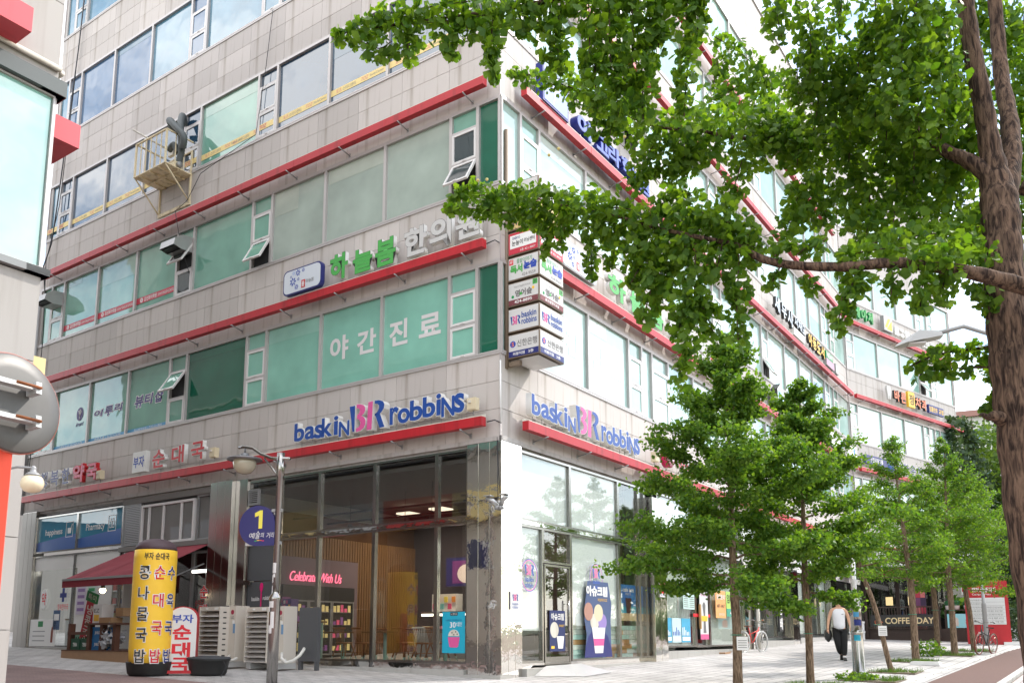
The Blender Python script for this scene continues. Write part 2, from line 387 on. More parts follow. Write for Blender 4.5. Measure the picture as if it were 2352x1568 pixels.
LB = [(0.01, .64, 'fixed'), (.64, 1.43, 'stack'), (1.43, 3.53, 'fixed'), (3.53, 5.65, 'fixed'), (5.65, 7.75, 'fixed'), (7.75, 8.56, 'stack'), (8.56, 11.25, 'fixed'),
      (11.25, 12.06, 'stack'), (12.06, 14.2, 'fixed'), (14.2, 16.4, 'fixed'), (16.4, 18.52, 'fixed'), (18.52, 19.33, 'stack'), (19.33, 20.09, 'fixed')]
LM = {0: [G_GREEN, G_TEAL, G_TEAL, G_TEAL, G_TEAL, G_TEAL, G_GREEN, G_TEAL2, G_TEAL2, G_TEAL2, G_TEAL2, G_TEAL2, G_TEAL2],
      1: [G_GREEN, G_TEAL2, G_SAGE, G_SAGE, G_SAGE, G_TEAL2, G_TEAL2, G_TEAL2, G_TEAL2, G_TEAL2, G_TEAL2, G_TEAL2, G_TEAL2],
      2: [G_DUSK, G_DUSK, G_DUSK, G_DUSK, G_DUSK, G_DUSK, G_TEAL2, G_DUSK, G_DUSK, G_DUSK, G_DUSK, G_DUSK, G_BLUE2],
      3: [G_BLUE2] * 6 + [G_BLUE2, G_BLUE, G_BLUE2, G_BLUE, G_BLUE, G_BLUE, G_BLUE2], 4: [G_BLUE2] * 13}
OPEN = {(0, 7): (0, 32), (1, 1): (30, 0), (1, 5): (28, 0), (1, 7): (0, 30)}
for fl, (z0, z1) in enumerate(WROWS):
    for k, (a, b, kd) in enumerate(LB):
        cm = G_NIGHT if (fl == 1 and k in (1, 7)) else None
        window(FL, -b, -a, z0, z1, LM[fl][k], kd, OPEN.get((fl, k), (0, 0)), cm)
RB = [(.01, .80, 'fixed'), (.80, 1.62, 'stack'), (1.62, 3.93, 'fixed'), (3.93, 6.24, 'fixed'), (6.24, 7.07, 'stack'), (7.07, 7.76, 'fixed'), (7.76, 8.9, 'stack'), (8.9, 10.85, 'fixed'), (10.85, 12.9, 'fixed'),
      (12.9, 13.7, 'stack'), (13.7, 15.9, 'fixed'), (15.9, 18.1, 'fixed'), (18.1, 18.9, 'stack'), (18.9, 21.1, 'fixed'), (21.1, 23.3, 'fixed'), (23.3, 25.4, 'fixed'), (25.4, 27.5, 'fixed'), (27.5, 28.3, 'stack'),
      (28.3, 29.1, 'fixed'), (29.1, 29.9, 'stack'), (29.9, 32.19, 'fixed')]
for fl, (z0, z1) in enumerate(WROWS):
    for k, (a, b, kd) in enumerate(RB):
        window(FR, a, b, z0, z1, (G_PALE, G_PALE2)[(k * 7 + fl * 3) % 3 == 1], kd, (28, 0) if (fl, k) in ((1, 12), (2, 4)) else (0, 0))
WBAY = [(.03, .85, 'stack'), (.85, 3.4, 'fixed'), (3.4, 6.0, 'fixed'), (6.0, 8.3, 'fixed'), (8.3, 9.0, 'stack'), (9.0, 9.75, 'fixed'), (9.75, 10.45, 'stack'), (10.45, 12.88, 'fixed')]
for fl, (z0, z1) in enumerate(WROWS):
    for k, (a, b, kd) in enumerate(WBAY):
        window(FW, a, b, z0, z1, (G_PALE, G_PALE2)[(k + fl) % 2], kd, (35, 40) if (fl, k) == (2, 4) else (0, 0))

# red ledges on brackets ------------------------------------------------------------------
brk = MB().tube([(0, -.40, -.035), (0, .0, -.10)], .016, 6).box(-.03, .03, -.012, 0, -.16, -.04).mesh('bracket', M_GREYMETAL)
def ledge(F, x0, x1, zb, step=2.0):
    mb = MB(); mb.box(x0, x1, -.36, -.20, zb, zb + .20, 0)
    mb.box(x0 + .01, x1 - .01, -.36, -.195, zb + .2, zb + .215, 1).box(x0 + .01, x1 - .01, -.22, -.195, zb + .215, zb + .27, 1)
    k = x0 + 3.1
    while k < x1 - .5: mb.box(k, k + .008, -.364, -.20, zb - .003, zb + .2, 0); k += 3.3
    o = mb.build('ledge', [M_RED, M_CREAM], building, F)
    k = x0 + .75
    while k < x1 - .2: link('bracket', brk, o, T(k, 0, zb)); k += step
    return o
for zb in (5.235, 9.29, 13.235): ledge(FL, -19.55, -.25, zb); ledge(FR, .55 if zb < 9 or zb > 10 else .55, 32.0, zb); ledge(FW, .25, 12.9, zb)
ledge(FR, .55, 32.0, 17.33); ledge(FR, 1.5, 30, 21.4); ledge(FW, .25, 12.9, 17.33)
MB().box(-.2, .05, .2, 3.2, 13.235, 13.42).box(-.2, .05, .2, 3.2, 9.29, 9.48).build('end_ledge', M_RED, building, frame(tuple(wend), WD))

# ground floor ------------------------------------------------------------------
M_PLINTH = mat('plinth granite', lin(.40, .385, .365), .8, noise=.12, nscale=40, streak=.1)
def gz(F, x, y=0): p = F @ Vector((x, y, 0)); return ground_z(p.x, p.y)
def plinth(F, x0, x1, top, out, m=M_PLINTH, seg=1.5):
    n = max(1, round((x1 - x0) / seg))
    for k in range(n):
        a = x0 + (x1 - x0) * k / n; b = x0 + (x1 - x0) * (k + 1) / n
        MB().box(a + .004, b - .004, -out, .3, min(gz(F, a), gz(F, b)) - .25, top).build('plinth_stone', m, building, F)
MB().box(-20.0, -.86, -.01, .34, 4.93, 5.03).box(-20, -.86, .06, .4, 4.86, 4.93).build('lintel', M_STONE2, building, FL)
MB().box(.74, 32.2, -.01, .34, 4.93, 5.03).box(.74, 32.2, .06, .4, 4.86, 4.93).build('lintel', M_STONE2, building, FR)
MB().box(0, 12.9, -.01, .34, 4.5, 5.03).build('lintel', M_STONE2, building, FW)
MB().box(-.9, .06, -.06, .0, 4.93, 5.03).build('capital', M_STONE2, building, FL); MB().box(-.06, .80, -.06, .0, 4.935, 5.035).build('capital', M_STONE2, building, FR)
def steel_col(F, x0, x1, z0, z1, n=3, y0=-.05, y1=.0, m=None):
    w = (x1 - x0) / n
    MB().box(x0 + .004, x1 - .004, y0 + .008, y1 + .3, z0, z1).build('column', M_STEEL3, building, F)
    for k in range(n): MB().box(x0 + k * w + .006, x0 + (k + 1) * w - .006, y0, y0 + .02, z0 + .01, z1 - .01).build('steel_panel', m or M_STEEL, building, F)
steel_col(FL, -.86, .05, -.1, 4.93); steel_col(FR, -.05, .74, -.1, 4.93)
MB().box(-.9, .09, -.14, .3, -.6, -.02).build('column_base', M_PLINTH, building, FL)
steel_col(FR, 7.0, 7.82, -.1, 4.6, 2, -.25, .0)
steel_col(FR, 14.5, 15.5, .0, 4.6, 3, -.12, 0); steel_col(FR, 20.0, 20.9, .2, 4.6, 2, -.12, 0)
steel_col(FR, 26.0, 27.0, .4, 4.6, 2, -.12, 0)
steel_col(FL, -9.6, -8.68, .0, 4.93, 3, -.18, 0, M_STEEL3); steel_col(FL, -8.68, -8.2, .0, 4.93, 1, -.05, 0, M_STEEL3); steel_col(FL, -19.95, -19.05, .2, 4.93, 3, -.06, 0, mat('dull steel', lin(.22, .205, .19), .4, metal=.5, noise=.12, nscale=3))
plinth(FL, -8.2, -.86, .075, .13); plinth(FR, .74, 7.0, .09, .16); plinth(FR, 7.82, 14.5, .36, .14); plinth(FL, -19.05, -9.6, .42, .05)
plinth(FR, 15.5, 20.0, .62, .14); plinth(FR, 20.9, 26.0, .72, .14); plinth(FR, 27.0, 32.2, .85, .14)
def shop_window(F, x0, x1, z0, z1, gm=None, fw=.05, fm=None, name='shop_window', y=0.02):
    w = MB().ring(x0, x1, z0, z1, fw, y - .03, y + .08).build(name, fm or M_STEEL2, building, F)
    MB().box(x0 + fw, x1 - fw, y + .02, y + .03, z0 + fw, z1 - fw).build('pane', gm or G_SHOP, w)
    return w
# the ice cream shop, left side
MB().box(-8.2, -.86, .0, .14, .075, .2).build('sill', M_STEEL, building, FL)
for a, b in ((.86, 1.75), (1.75, 3.64), (3.64, 5.5), (5.5, 6.98)):
    shop_window(FL, -b, -a, .2, 3.24); shop_window(FL, -b, -a, 3.33, 4.86)
    MB().box(-b, -a, -.03, .1, 3.242, 3.328).build('transom', M_STEEL, building, FL)
M_SLATE = mat('slate grey panel', lin(.085, .087, .095), .6, noise=.05)
MB().box(-8.2, -6.98, .02, .1, .2, 3.2).build('service_door', M_SLATE, building, FL)
MB().box(-8.2, -6.98, .015, .02, 2.18, 2.2).box(-8.2, -8.1, -.02, .02, .2, 3.2).box(-8.2, -6.98, -.02, .02, 3.2, 3.3).box(-7.08, -6.98, -.02, .02, .2, 3.2).box(-8.2, -7.95, -.05, .015, 2.1, 2.22).build('door_frame', M_STEEL2, building, FL)
d1 = shop_window(FL, -8.2, -6.98, 3.3, 4.86)
vent = MB().ring(-8.15, -7.75, 4.2, 4.62, .03, -.06, .03); 
for k in range(7): vent.box(-8.12, -7.78, -.05, -.01, 4.24 + k * .052, 4.262 + k * .052)
vent.build('vent_grille', M_GREYMETAL, building, FL)
text('lettering', 'baskin', -7.92, -7.62, 1.68, 1.79, .012, M_WHITE, building, FL, off=.02); text('lettering', 'robbins', -7.48, -7.15, 1.70, 1.80, .012, M_WHITE, building, FL, off=.02)
M_PINK = mat('pink print', srgb(226, 30, 120), .5)
MB().prism([(-7.57, 1.5), (-7.53, 1.5), (-7.53, 1.92), (-7.50, 1.96), (-7.485, 2.04), (-7.50, 2.12), (-7.55, 2.15), (-7.60, 2.12), (-7.615, 2.04), (-7.60, 1.96), (-7.57, 1.92)], .008, .014).build('spoon_emblem', M_PINK, building, FL)
# soup restaurant bay: upper sash windows, louvre, recessed entrance
upw = MB().ring(-13.0, -10.45, 3.42, 4.62, .07, -.06, .06)
for x in (-12.65, -11.95, -11.1): upw.box(x, x + .06, -.05, .05, 3.49, 4.55)
upw.build('sash_window', M_FRAMEW, building, FL)
MB().box(-12.93, -10.52, .0, .01, 3.49, 4.55).build('pane', film_mat('dim sash glass', srgb(96, 92, 88), .12), building, FL)
shop_window(FL, -10.4, -9.62, 3.42, 4.7, film_mat('dim sash glass', srgb(96, 92, 88), .12), .05, M_GREYMETAL)
lou = MB().ring(-13.95, -13.05, 3.45, 4.7, .04, -.04, .05)
lv = lou.build('louvre_window', M_GREYMETAL, building, FL)
slat = MB().box(0, .82, -.03, .02, 0, .008).box(0, .82, -.03, -.022, -.03, 0).mesh('slat', M_GREYMETAL)
for k in range(22): link('slat', slat, lv, T(-13.91, 0, 3.53 + k * .053))
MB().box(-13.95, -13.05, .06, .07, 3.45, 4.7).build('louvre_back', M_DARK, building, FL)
MB().box(-14.0, -9.6, -.06, .3, 4.7, 4.86).box(-14.0, -9.6, -.1, .3, 3.28, 3.42).build('beam', mat('weathered beam', lin(.2, .19, .18), .8, noise=.15), building, FL)
MB().box(-13.9, -9.7, 1.6, 1.7, .2, 3.3).build('restaurant_wall', mat('dim wall', lin(.09, .085, .08), .9, noise=.1), building, FL)
MB().box(-13.96, -13.9, .1, 1.6, .2, 3.3).box(-9.7, -9.62, .1, 1.6, .2, 3.3).build('side_wall', M_WHITE, building, FL)
G_DIM = glass_mat('dim glass', (.62, .62, .60), .9, .06)
for a, b in ((13.85, 12.5), (12.5, 11.2), (11.2, 10.5), (10.5, 9.7)): shop_window(FL, -a, -b, .35, 3.2, G_DIM, .06, M_GREYMETAL, y=.55)
for k, (s, a, b, z) in enumerate((('순대국밥', -11.0, -10.45, 1.62), ('수육국밥', -10.4, -9.75, 1.64), ('콩나물국밥', -11.1, -10.35, 1.38), ('술국', -10.15, -9.8, 1.38), ('수육', -10.9, -10.6, 1.12), ('포장됩니다', -10.35, -9.72, 1.12))):
    text('lettering', s, a, b, z, z + .19, .535, M_RED, building, FL, off=.015)
M_WRED = mat('bright red print', srgb(214, 30, 44), .5)
for k, (s, z) in enumerate((('순', 1.78), ('대', 1.28), ('국', .78))):
    for dx in (0, .3): 
        text('lettering', s, -10.12 + dx, -9.76 + dx, z, z + .36, -.195 if dx else .3, M_WHITE, building, FL, off=.05); text('lettering', s, -10.11 + dx, -9.77 + dx, z + .01, z + .35, -.2 if dx else .295, M_WRED, building, FL, off=.015)
# pharmacy bay
M_PHBLUE = mat('pharmacy blue film', srgb(42, 140, 170), .35, noise=.05, nscale=3); M_PHBLUE2 = mat('pharmacy deep blue film', srgb(22, 82, 160), .35)
M_OPAL = mat('opal panel', lin(.70, .69, .67), .45)
for a, b in ((19.05, 16.55), (16.55, 14.0)):
    w = shop_window(FL, -a, -b, 3.5, 4.72, film_mat('pharmacy film', srgb(40, 132, 164), .10))
    mb = MB(); mb.add([(-a + .05, .032, 3.55), (-b - .05, .032, 3.55), (-b - .05, .032, 4.05), (-a + .05, .032, 3.86)], [(0, 1, 2, 3)]); mb.build('film_stripe', M_PHBLUE2, w)
    w2 = shop_window(FL, -a, -b, .44, 3.4, G_CLEAR)
    MB().box(-a + .06, -b - .06, .015, .035, 2.92, 3.34).build('opal_band', M_OPAL, w2)
text('lettering', 'happiness', -18.55, -17.5, 4.02, 4.28, .035, M_WHITE, building, FL, off=.01); text('lettering', 'Pharmacy', -16.1, -15.05, 4.02, 4.3, .035, M_WHITE, building, FL, off=.01)
def icon(x, z, k):
    mb = MB(); mb.ring(x, x + .42, z, z + .5, .018, .03, .036)
    if k == 0: mb.prism([(x + .1, z + .3), (x + .12, z + .12), (x + .3, z + .12), (x + .32, z + .3)], .03, .036).tube([(x + .3, .032, z + .3), (x + .36, .032, z + .42)], .015, 5)
    else:
        for q in (0, .14): mb.ring(x + .08 + q, x + .19 + q, z + .1, z + .32, .02, .03, .036).box(x + .1 + q, x + .17 + q, .03, .036, z + .34, z + .4)
    mb.build('emblem', M_WHITE, building, FL)
icon(-17.28, 3.95, 0); icon(-14.85, 3.98, 1)
MB().box(-16.35, -14.35, .0, .012, .9, 2.92).build('opal_sheet', M_OPAL, building, FL); MB().box(-16.35, -13.98, .0, .012, .45, .9).build('green_sheet', mat('green sheet', srgb(96, 132, 112), .6), building, FL)
MB().box(-18.95, -17.35, -.012, .0, .46, 1.32).build('ad_sheet', M_WHITE, building, FL)
for k in range(3): MB().box(-18.75, -18.0, -.016, -.012, .62 + k * .15, .65 + k * .15).build('print_line', M_GREYMETAL, building, FL)
MB().box(-18.45, -18.15, -.016, -.012, 1.08, 1.26).build('print_badge', mat('ad green', srgb(30, 130, 70)), building, FL); MB().prism([(-17.62, .58), (-17.5, .58), (-17.5, .95), (-17.54, 1.08), (-17.58, 1.08), (-17.62, .95)], -.016, -.012).build('print_bottle', mat('ad brown', srgb(130, 60, 40)), building, FL)
mb = MB(); mb.prism([(-18.22 + .2 * math.cos(t * math.pi / 10), 1.98 + .34 * math.sin(t * math.pi / 10)) for t in range(20)], -.012, .0); mb.build('round_sticker', M_WHITE, building, FL)
text('lettering', '약', -18.36, -18.08, 1.78, 2.18, -.014, M_WRED, building, FL, off=.02)
MB().box(-17.12, -17.0, -.012, .0, 1.86, 2.3).box(-17.25, -16.87, -.011, .0, 2.0, 2.14).build('cross_emblem', mat('navy print', srgb(30, 44, 120)), building, FL); text('lettering', '행복한약국', -17.35, -16.72, 1.6, 1.8, -.012, M_WRED, building, FL, off=.01)
# right hand side: ice cream shop front with roller blinds and the door
MB().box(.74, 7.0, .0, .14, .09, .2).build('sill', M_STEEL, building, FR)
for a, b in ((.74, 2.92), (2.92, 5.42), (5.42, 6.62), (6.62, 7.0)):
    shop_window(FR, a, b, 3.30, 4.86, G_CLEAR); MB().box(a, b, -.03, .1, 3.215, 3.298).build('transom', M_STEEL, building, FR)
shop_window(FR, .74, 1.67, .2, 3.21, G_CLEAR); shop_window(FR, 2.92, 5.42, .2, 3.21, G_CLEAR); shop_window(FR, 5.42, 6.62, .2, 3.21); shop_window(FR, 6.62, 7.0, .2, 3.21)
door = shop_window(FR, 1.67, 2.92, 2.42, 3.21); door2 = MB().ring(1.72, 2.87, .14, 2.40, .05, -.01, .06).box(1.77, 2.82, .0, .05, .19, .32).build('glass_door', M_STEEL2, building, FR)
MB().box(1.77, 2.82, .02, .03, .32, 2.35).build('pane', G_SHOP, door2); MB().tube([(2.7, -.06, .9), (2.7, -.06, 1.6)], .018, 8).box(2.69, 2.71, -.06, .0, .98, 1.0).box(2.69, 2.71, -.06, .0, 1.5, 1.52).build('handle', M_STEEL2, door2)
M_BLIND = mat('roller blind', lin(.86, .87, .85), .85)
for a, b, z0, z1 in ((.8, 2.88, 3.34, 4.84), (2.98, 5.38, 3.34, 4.84), (.8, 1.63, .92, 3.2), (2.98, 5.38, 1.05, 3.2)):
    MB().box(a, b, .07, .075, z0, z1).box(a, b, .066, .079, z0 - .02, z0).build('roller_blind', M_BLIND, building, FR)
# mosaic of boards low behind the glass
cols = [mat('board oak', srgb(182, 138, 84), .7), mat('board mint', srgb(176, 214, 204), .7), mat('board pale', srgb(206, 216, 206), .7), mat('board tan', srgb(160, 116, 72), .7)]
for r_ in range(7):
    x = 3.0
    while x < 6.95:
        w = rng.choice((.35, .5, .7, .9)); b = min(x + w, 6.97)
        MB().box(x, b - .006, .12, .15, .22 + r_ * .12, .333 + r_ * .12).build('board', cols[rng.choice((0, 1, 1, 2, 3, 2))], building, FR); x = b
# other shops on the right
M_CURT = mat('pale curtain', lin(.80, .82, .76), .9, noise=.05, nscale=8)
M_IN2 = mat('shop back wall', lin(.5, .5, .46), .9)
for x0, x1, z0, parts in ((7.82, 14.5, .46, (7.82, 10.42, 11.6, 14.5)), (15.5, 20.0, .72, (15.5, 17.0, 18.3, 20.0)), (20.9, 26.0, .82, (20.9, 22.6, 24.3, 26.0)), (27.0, 32.1, .95, (27.0, 29.5, 32.1))):
    for a, b in zip(parts[:-1], parts[1:]):
        shop_window(FR, a, b, z0, 3.35, G_CLEAR); shop_window(FR, a, b, 3.6, 4.86, G_CLEAR)
    MB().box(x0, x1, -.05, .1, 3.352, 3.598).build('transom', M_FRAMEW, building, FR)
    MB().box(x0, x1, .12, .14, 3.5, 4.9).build('upper_blind', M_BLIND, building, FR)
MB().box(7.85, 10.4, .16, .2, .46, 3.4).build('curtain', M_CURT, building, FR); MB().box(11.65, 14.45, .16, .2, .46, 3.4).build('curtain', M_CURT, building, FR)
for k in range(22): MB().box(7.9 + k * .11, 7.95 + k * .11, .13, .16, 1.25, 3.3).build('curtain_pleat', M_CURT, building, FR)
MB().box(15.5, 32.1, 1.8, 1.9, .3, 4.9).box(10.45, 11.6, 1.2, 1.3, .3, 3.5).build('back_wall', M_IN2, building, FR)
for k, (a, b) in enumerate(((20.9, 22.4), (24.4, 25.9))): MB().box(a, b, .16, .19, .85, 3.3).build('curtain', M_CURT, building, FR)
# wing ground floor
for a, b in ((.1, 3.0), (3.0, 6.2), (6.2, 9.4), (9.4, 12.8)): shop_window(FW, a, b, .9, 4.4, G_DIM)
# slabs and partitions of the shops inside
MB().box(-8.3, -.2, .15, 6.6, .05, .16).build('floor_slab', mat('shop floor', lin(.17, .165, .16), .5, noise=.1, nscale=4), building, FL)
MB().box(-20, -8.3, .15, 6.6, .2, .36).build('floor_slab', mat('vinyl floor', lin(.4, .39, .37), .5), building, FL)
MB().box(6.4, 32, .2, 6.4, .1, .2).build('floor_slab', mat('vinyl floor', lin(.4, .39, .37), .5), building, FR)
MB().box(-8.35, -8.25, .1, 6.6, .1, 4.9).box(-14.02, -13.96, 1.7, 6.6, .1, 4.9).build('partition', M_IN2, building, FL)
MB().box(7.2, 7.3, .1, 6.4, .1, 4.9).box(14.6, 14.7, .1, 6.4, .1, 4.9).build('partition', M_IN2, building, FR)
# ------------------------------------------------------------------ signs on the ledges
M_LBLUE = mat('sign blue', srgb(32, 74, 152), .4); M_LPINK = mat('sign pink', srgb(214, 88, 150), .4); M_LSIDE = mat('letter side white', lin(.74, .73, .71), .45, noise=.03)
M_LGREEN = mat('sign green', srgb(74, 166, 76), .45); M_LWHITE = mat('sign white face', lin(.55, .54, .53), .5); M_LBLK = mat('sign black rim', lin(.03), .5)
M_LNAVY = mat('sign navy', srgb(38, 44, 112), .4); M_LMAG = mat('sign magenta', srgb(196, 24, 84), .35); M_LRED = mat('sign red', srgb(192, 36, 44), .4)
M_ORG = mat('sign orange', srgb(226, 120, 72), .4); M_YEL = mat('sign yellow', srgb(244, 196, 66), .45)
M_PRINTK = mat('black print', lin(.03), .6); M_PRINTB = mat('blue print', srgb(36, 70, 170), .5); M_PRINTG = mat('green print', srgb(30, 140, 80), .5); M_PRINTN = mat('navy print', srgb(30, 44, 120), .5)
M_PRINTP = mat('purple print', srgb(58, 42, 112), .5); M_PRINTGR = mat('grey print', srgb(110, 108, 108), .6)
pin = MB().tube([(0, .05, 0), (0, .05, .16)], .009, 5).mesh('standoff', M_GREYMETAL)
def br_shapes(x, z, w, h):
    """the four strokes of the emblem in a w x h box: wedge, 3-shaped bowl, bar, leg"""
    X = lambda a: x + a * w; Z = lambda b: z + b * h
    def bowl(cx, cz, ro, ri, a0, a1, sx=1.0, n=9):
        o = [(cx + ro * sx * math.cos(R(a0 + (a1 - a0) * k / n)), cz + ro * math.sin(R(a0 + (a1 - a0) * k / n))) for k in range(n + 1)]
        i = [(cx + ri * sx * math.cos(R(a1 + (a0 - a1) * k / n)), cz + ri * math.sin(R(a1 + (a0 - a1) * k / n))) for k in range(n + 1)]
        return o + i
    a = [(X(.0), Z(.97)), (X(.165), Z(.97)), (X(.165), Z(.03)), (X(.11), Z(.03))]
    three = []
    ow = [(.2, 1.0), (.30, .985), (.40, .93), (.455, .83), (.455, .72), (.42, .62), (.35, .555), (.43, .48), (.475, .37), (.47, .22), (.42, .10), (.32, .02), (.2, .0),
          (.2, .13), (.28, .16), (.325, .24), (.325, .34), (.28, .43), (.22, .47), (.22, .61), (.275, .65), (.305, .74), (.28, .83), (.2, .87)]
    three = [(X(p), Z(q)) for p, q in ow]
    bar = [(X(.53), Z(1.0)), (X(.665), Z(1.0)), (X(.64), Z(.0)), (X(.50), Z(.0))]
    leg = [(X(p), Z(q)) for p, q in [(.70, 1.0), (.83, .99), (.94, .92), (.985, .80), (.97, .66), (.90, .55), (.86, .50), (1.0, .0), (.86, .0), (.71, .52), (.71, .45), (.80, .60), (.835, .70), (.83, .80), (.78, .87), (.70, .89)]]
    return [(a, 0), (three, 1), (bar, 1), (leg, 0)]
def emblem(x, z, w, h, y, depth, parent, M=None, blue=None, pink=None):
    for pts, c in br_shapes(x, z, w, h):
        face = (pink or M_LPINK) if c else (blue or M_LBLUE)
        mb = MB(); mb.prism(pts, y, y + max(depth, .003), 0)
        if depth > 0:
            o = mb.build('letter', M_LSIDE, parent, M)
            cx = sum(p[0] for p in pts) / len(pts); cz = sum(p[1] for p in pts) / len(pts)
            MB().prism([(cx + (p[0] - cx) * .93, cz + (p[1] - cz) * .965) for p in pts], y - .006, y - .001).build('face', face, o)
        else: mb.build('emblem_stroke', face, parent, M)
def br_sign(F, xa, label, zl=5.56):
    """letters: (char, x0, x1, z0, z1) from the left end"""
    t = thing('letter_sign', label, 'shop sign', F @ T(xa, 0, zl), 'ice cream shop letter signs')
    rows = [('b', .0, .34, .05, .50), ('a', .39, .72, .06, .37), ('s', .74, 1.0, .04, .36), ('k', .98, 1.33, .04, .50), ('i', 1.40, 1.52, .04, .50), ('N', 1.58, 1.90, -.02, .33),
            ('r', 3.22, 3.46, .04, .43), ('o', 3.47, 3.80, .03, .36), ('b', 3.83, 4.18, .04, .50), ('b', 4.21, 4.55, .06, .52), ('i', 4.60, 4.71, .06, .54), ('N', 4.75, 5.09, .0, .43), ('s', 5.11, 5.36, .04, .46)]
    for ch, a, b, z0, z1 in rows:
        text3('letter', ch, a - .03, b + .03, z0 - .02, z1 + .03, -.37, .15, M_LBLUE, M_LSIDE, t, None, .055, rimw=.05)
        link('standoff', pin, t, T((a + b) / 2, -.32, -.1))
    emblem(1.91, .0, 1.16, .70, -.38, .18, t)
    for x in (2.1, 2.6, 2.9): link('standoff', pin, t, T(x, -.32, -.13))
    return t
br_sign(FL, -6.08, 'blue and pink ice cream shop letters on the shaded side above the glass shop front')
br_sign(FR, .68, 'sunlit pale blue and pink ice cream shop letters above the white roller blinds')
def letters(F, name, label, rows, z0, yf=-.38, dep=.12, group=None, pins=True, off=.05, rim=None):
    t = thing('letter_sign', label, 'shop sign', F @ T(rows[0][1], 0, z0), group)
    x0 = rows[0][1]
    for ch, a, b, lo, hi, face, side in rows:
        text3('letter', ch, a - x0, b - x0, lo - z0, hi - z0, yf, dep, face, side, t, None, off, rim, rimw=.02 if rim else .045)
        if pins: link('standoff', pin, t, T((a + b) / 2 - x0, yf + .05, lo - z0 - .14))
    return t
s = letters(FL, 'soup', 'red soup restaurant letters with a white panel of blue letters before them',
    [('순', -12.12, -11.5, 5.57, 6.13, M_LRED, M_LSIDE), ('대', -11.2, -10.6, 5.6, 6.14, M_LRED, M_LSIDE), ('국', -10.31, -9.7, 5.6, 6.14, M_LRED, M_LSIDE)], 5.57)
pb = MB().box(-.95, -.30, -.40, -.26, -.02, .60).build('panel', [M_LSIDE], s); text('lettering', '부자', -.90, -.36, .12, .46, -.404, M_PRINTB, pb, off=.02)
letters(FL, 'pharm', 'navy and magenta pharmacy letters at the far end of the lowest ledge',
    [('행', -18.4, -17.9, 5.6, 6.13, M_LNAVY, M_LSIDE), ('복', -17.75, -17.22, 5.6, 6.13, M_LNAVY, M_LSIDE), ('한', -17.05, -16.56, 5.6, 6.13, M_LNAVY, M_LSIDE), ('약', -16.4, -15.71, 5.58, 6.18, M_LMAG, M_LRED), ('국', -15.59, -15.0, 5.58, 6.12, M_LMAG, M_LRED)], 5.58)
def clinic(F, rows, lx, lab, plab, w=1.42, h=.68):
    t = letters(F, 'clinic', lab, [(c, a, b, lo, hi, M_LGREEN if k < 3 else M_LWHITE, M_LSIDE) for k, (c, a, b, lo, hi) in enumerate(rows)], 9.55, rim=M_LBLK)
    p = thing('logo_panel', plab, 'sign panel', F @ T(lx, 0, 9.56), None)
    r_ = .14; pts = []
    for cx, cz, a0 in ((r_, r_, 180), (w - r_, r_, 270), (w - r_, h - r_, 0), (r_, h - r_, 90)):
        for k in range(5): a = R(a0 + k * 22.5); pts.append((cx + r_ * math.cos(a), cz + r_ * math.sin(a)))
    MB().prism(pts, -.42, -.30).build('case', M_LNAVY if F is FL else M_GREYMETAL, p)
    MB().prism([(.035 + x * (w - .07) / w, .035 + z * (h - .07) / h) for x, z in pts], -.428, -.421).build('face', mat('pale blue face', lin(.62, .66, .72), .5), p)
    for cx, cz, rr, m in ((.38, .33, .13, M_PRINTB), (.56, .54, .10, M_PRINTB), (.76, .57, .06, M_PRINTB), (.52, .16, .08, M_PRINTB), (.58, .36, .05, M_PRINTB), (.30, .48, .04, M_PRINTB), (.40, .56, .06, mat('faint blue print', srgb(150, 176, 220), .5))):
        mb = MB()
        for k in range(7):
            a = k * 2 * math.pi / 7; c, s_ = math.cos(a), math.sin(a)
            mb.add([(cx + rr * (u_ * c - v_ * s_), -.433, cz + rr * (u_ * s_ + v_ * c)) for u_, v_ in ((.18, 0), (.6, .2), (1, 0), (.6, -.2))], [(0, 3, 2, 1)])
        mb.build('flower_print', m, p)
    MB().box(.70, .84, -.434, -.429, .09, .30).build('seal_print', M_LRED, p); text('lettering', '봄', .72, .82, .12, .27, -.437, M_WHITE, p, off=.02); text('lettering', '하늘봄', .87, 1.16, .18, .29, -.434, M_PRINTGR, p)
    return t
clinic(FL, [('하', -5.0, -4.36, 9.57, 10.28), ('늘', -4.2, -3.54, 9.57, 10.2), ('봄', -3.45, -2.78, 9.55, 10.26), ('한', -2.53, -1.82, 9.57, 10.28), ('의', -1.76, -1.10, 9.57, 10.32), ('원', -1.0, -.30, 9.58, 10.24)], -6.68,
    'green and white clinic letters on the shaded side above the teal windows', 'rounded pale panel with blue flowers left of the green letters on the shaded side')
t = clinic(FR, [('하', 4.40, 5.42, 9.6, 10.28), ('늘', 5.65, 6.6, 9.57, 10.25), ('봄', 6.88, 7.85, 9.58, 10.25), ('한', 8.24, 9.1, 9.6, 10.27), ('의', 9.3, 10.1, 9.6, 10.3), ('원', 10.25, 11.15, 9.6, 10.27)], 1.95,
    'sunlit green and white clinic letters above the white windows on the street side', 'sunlit pale panel with blue flowers beside the corner sign tower', 1.75, .72)
for ch, a, b in (('4', 11.55, 11.95), ('F', 12.1, 12.45)): text3('letter', ch, a - 4.4, b - 4.4, .07, .50, -.36, .10, M_LRED, M_LSIDE, t, None, .05)
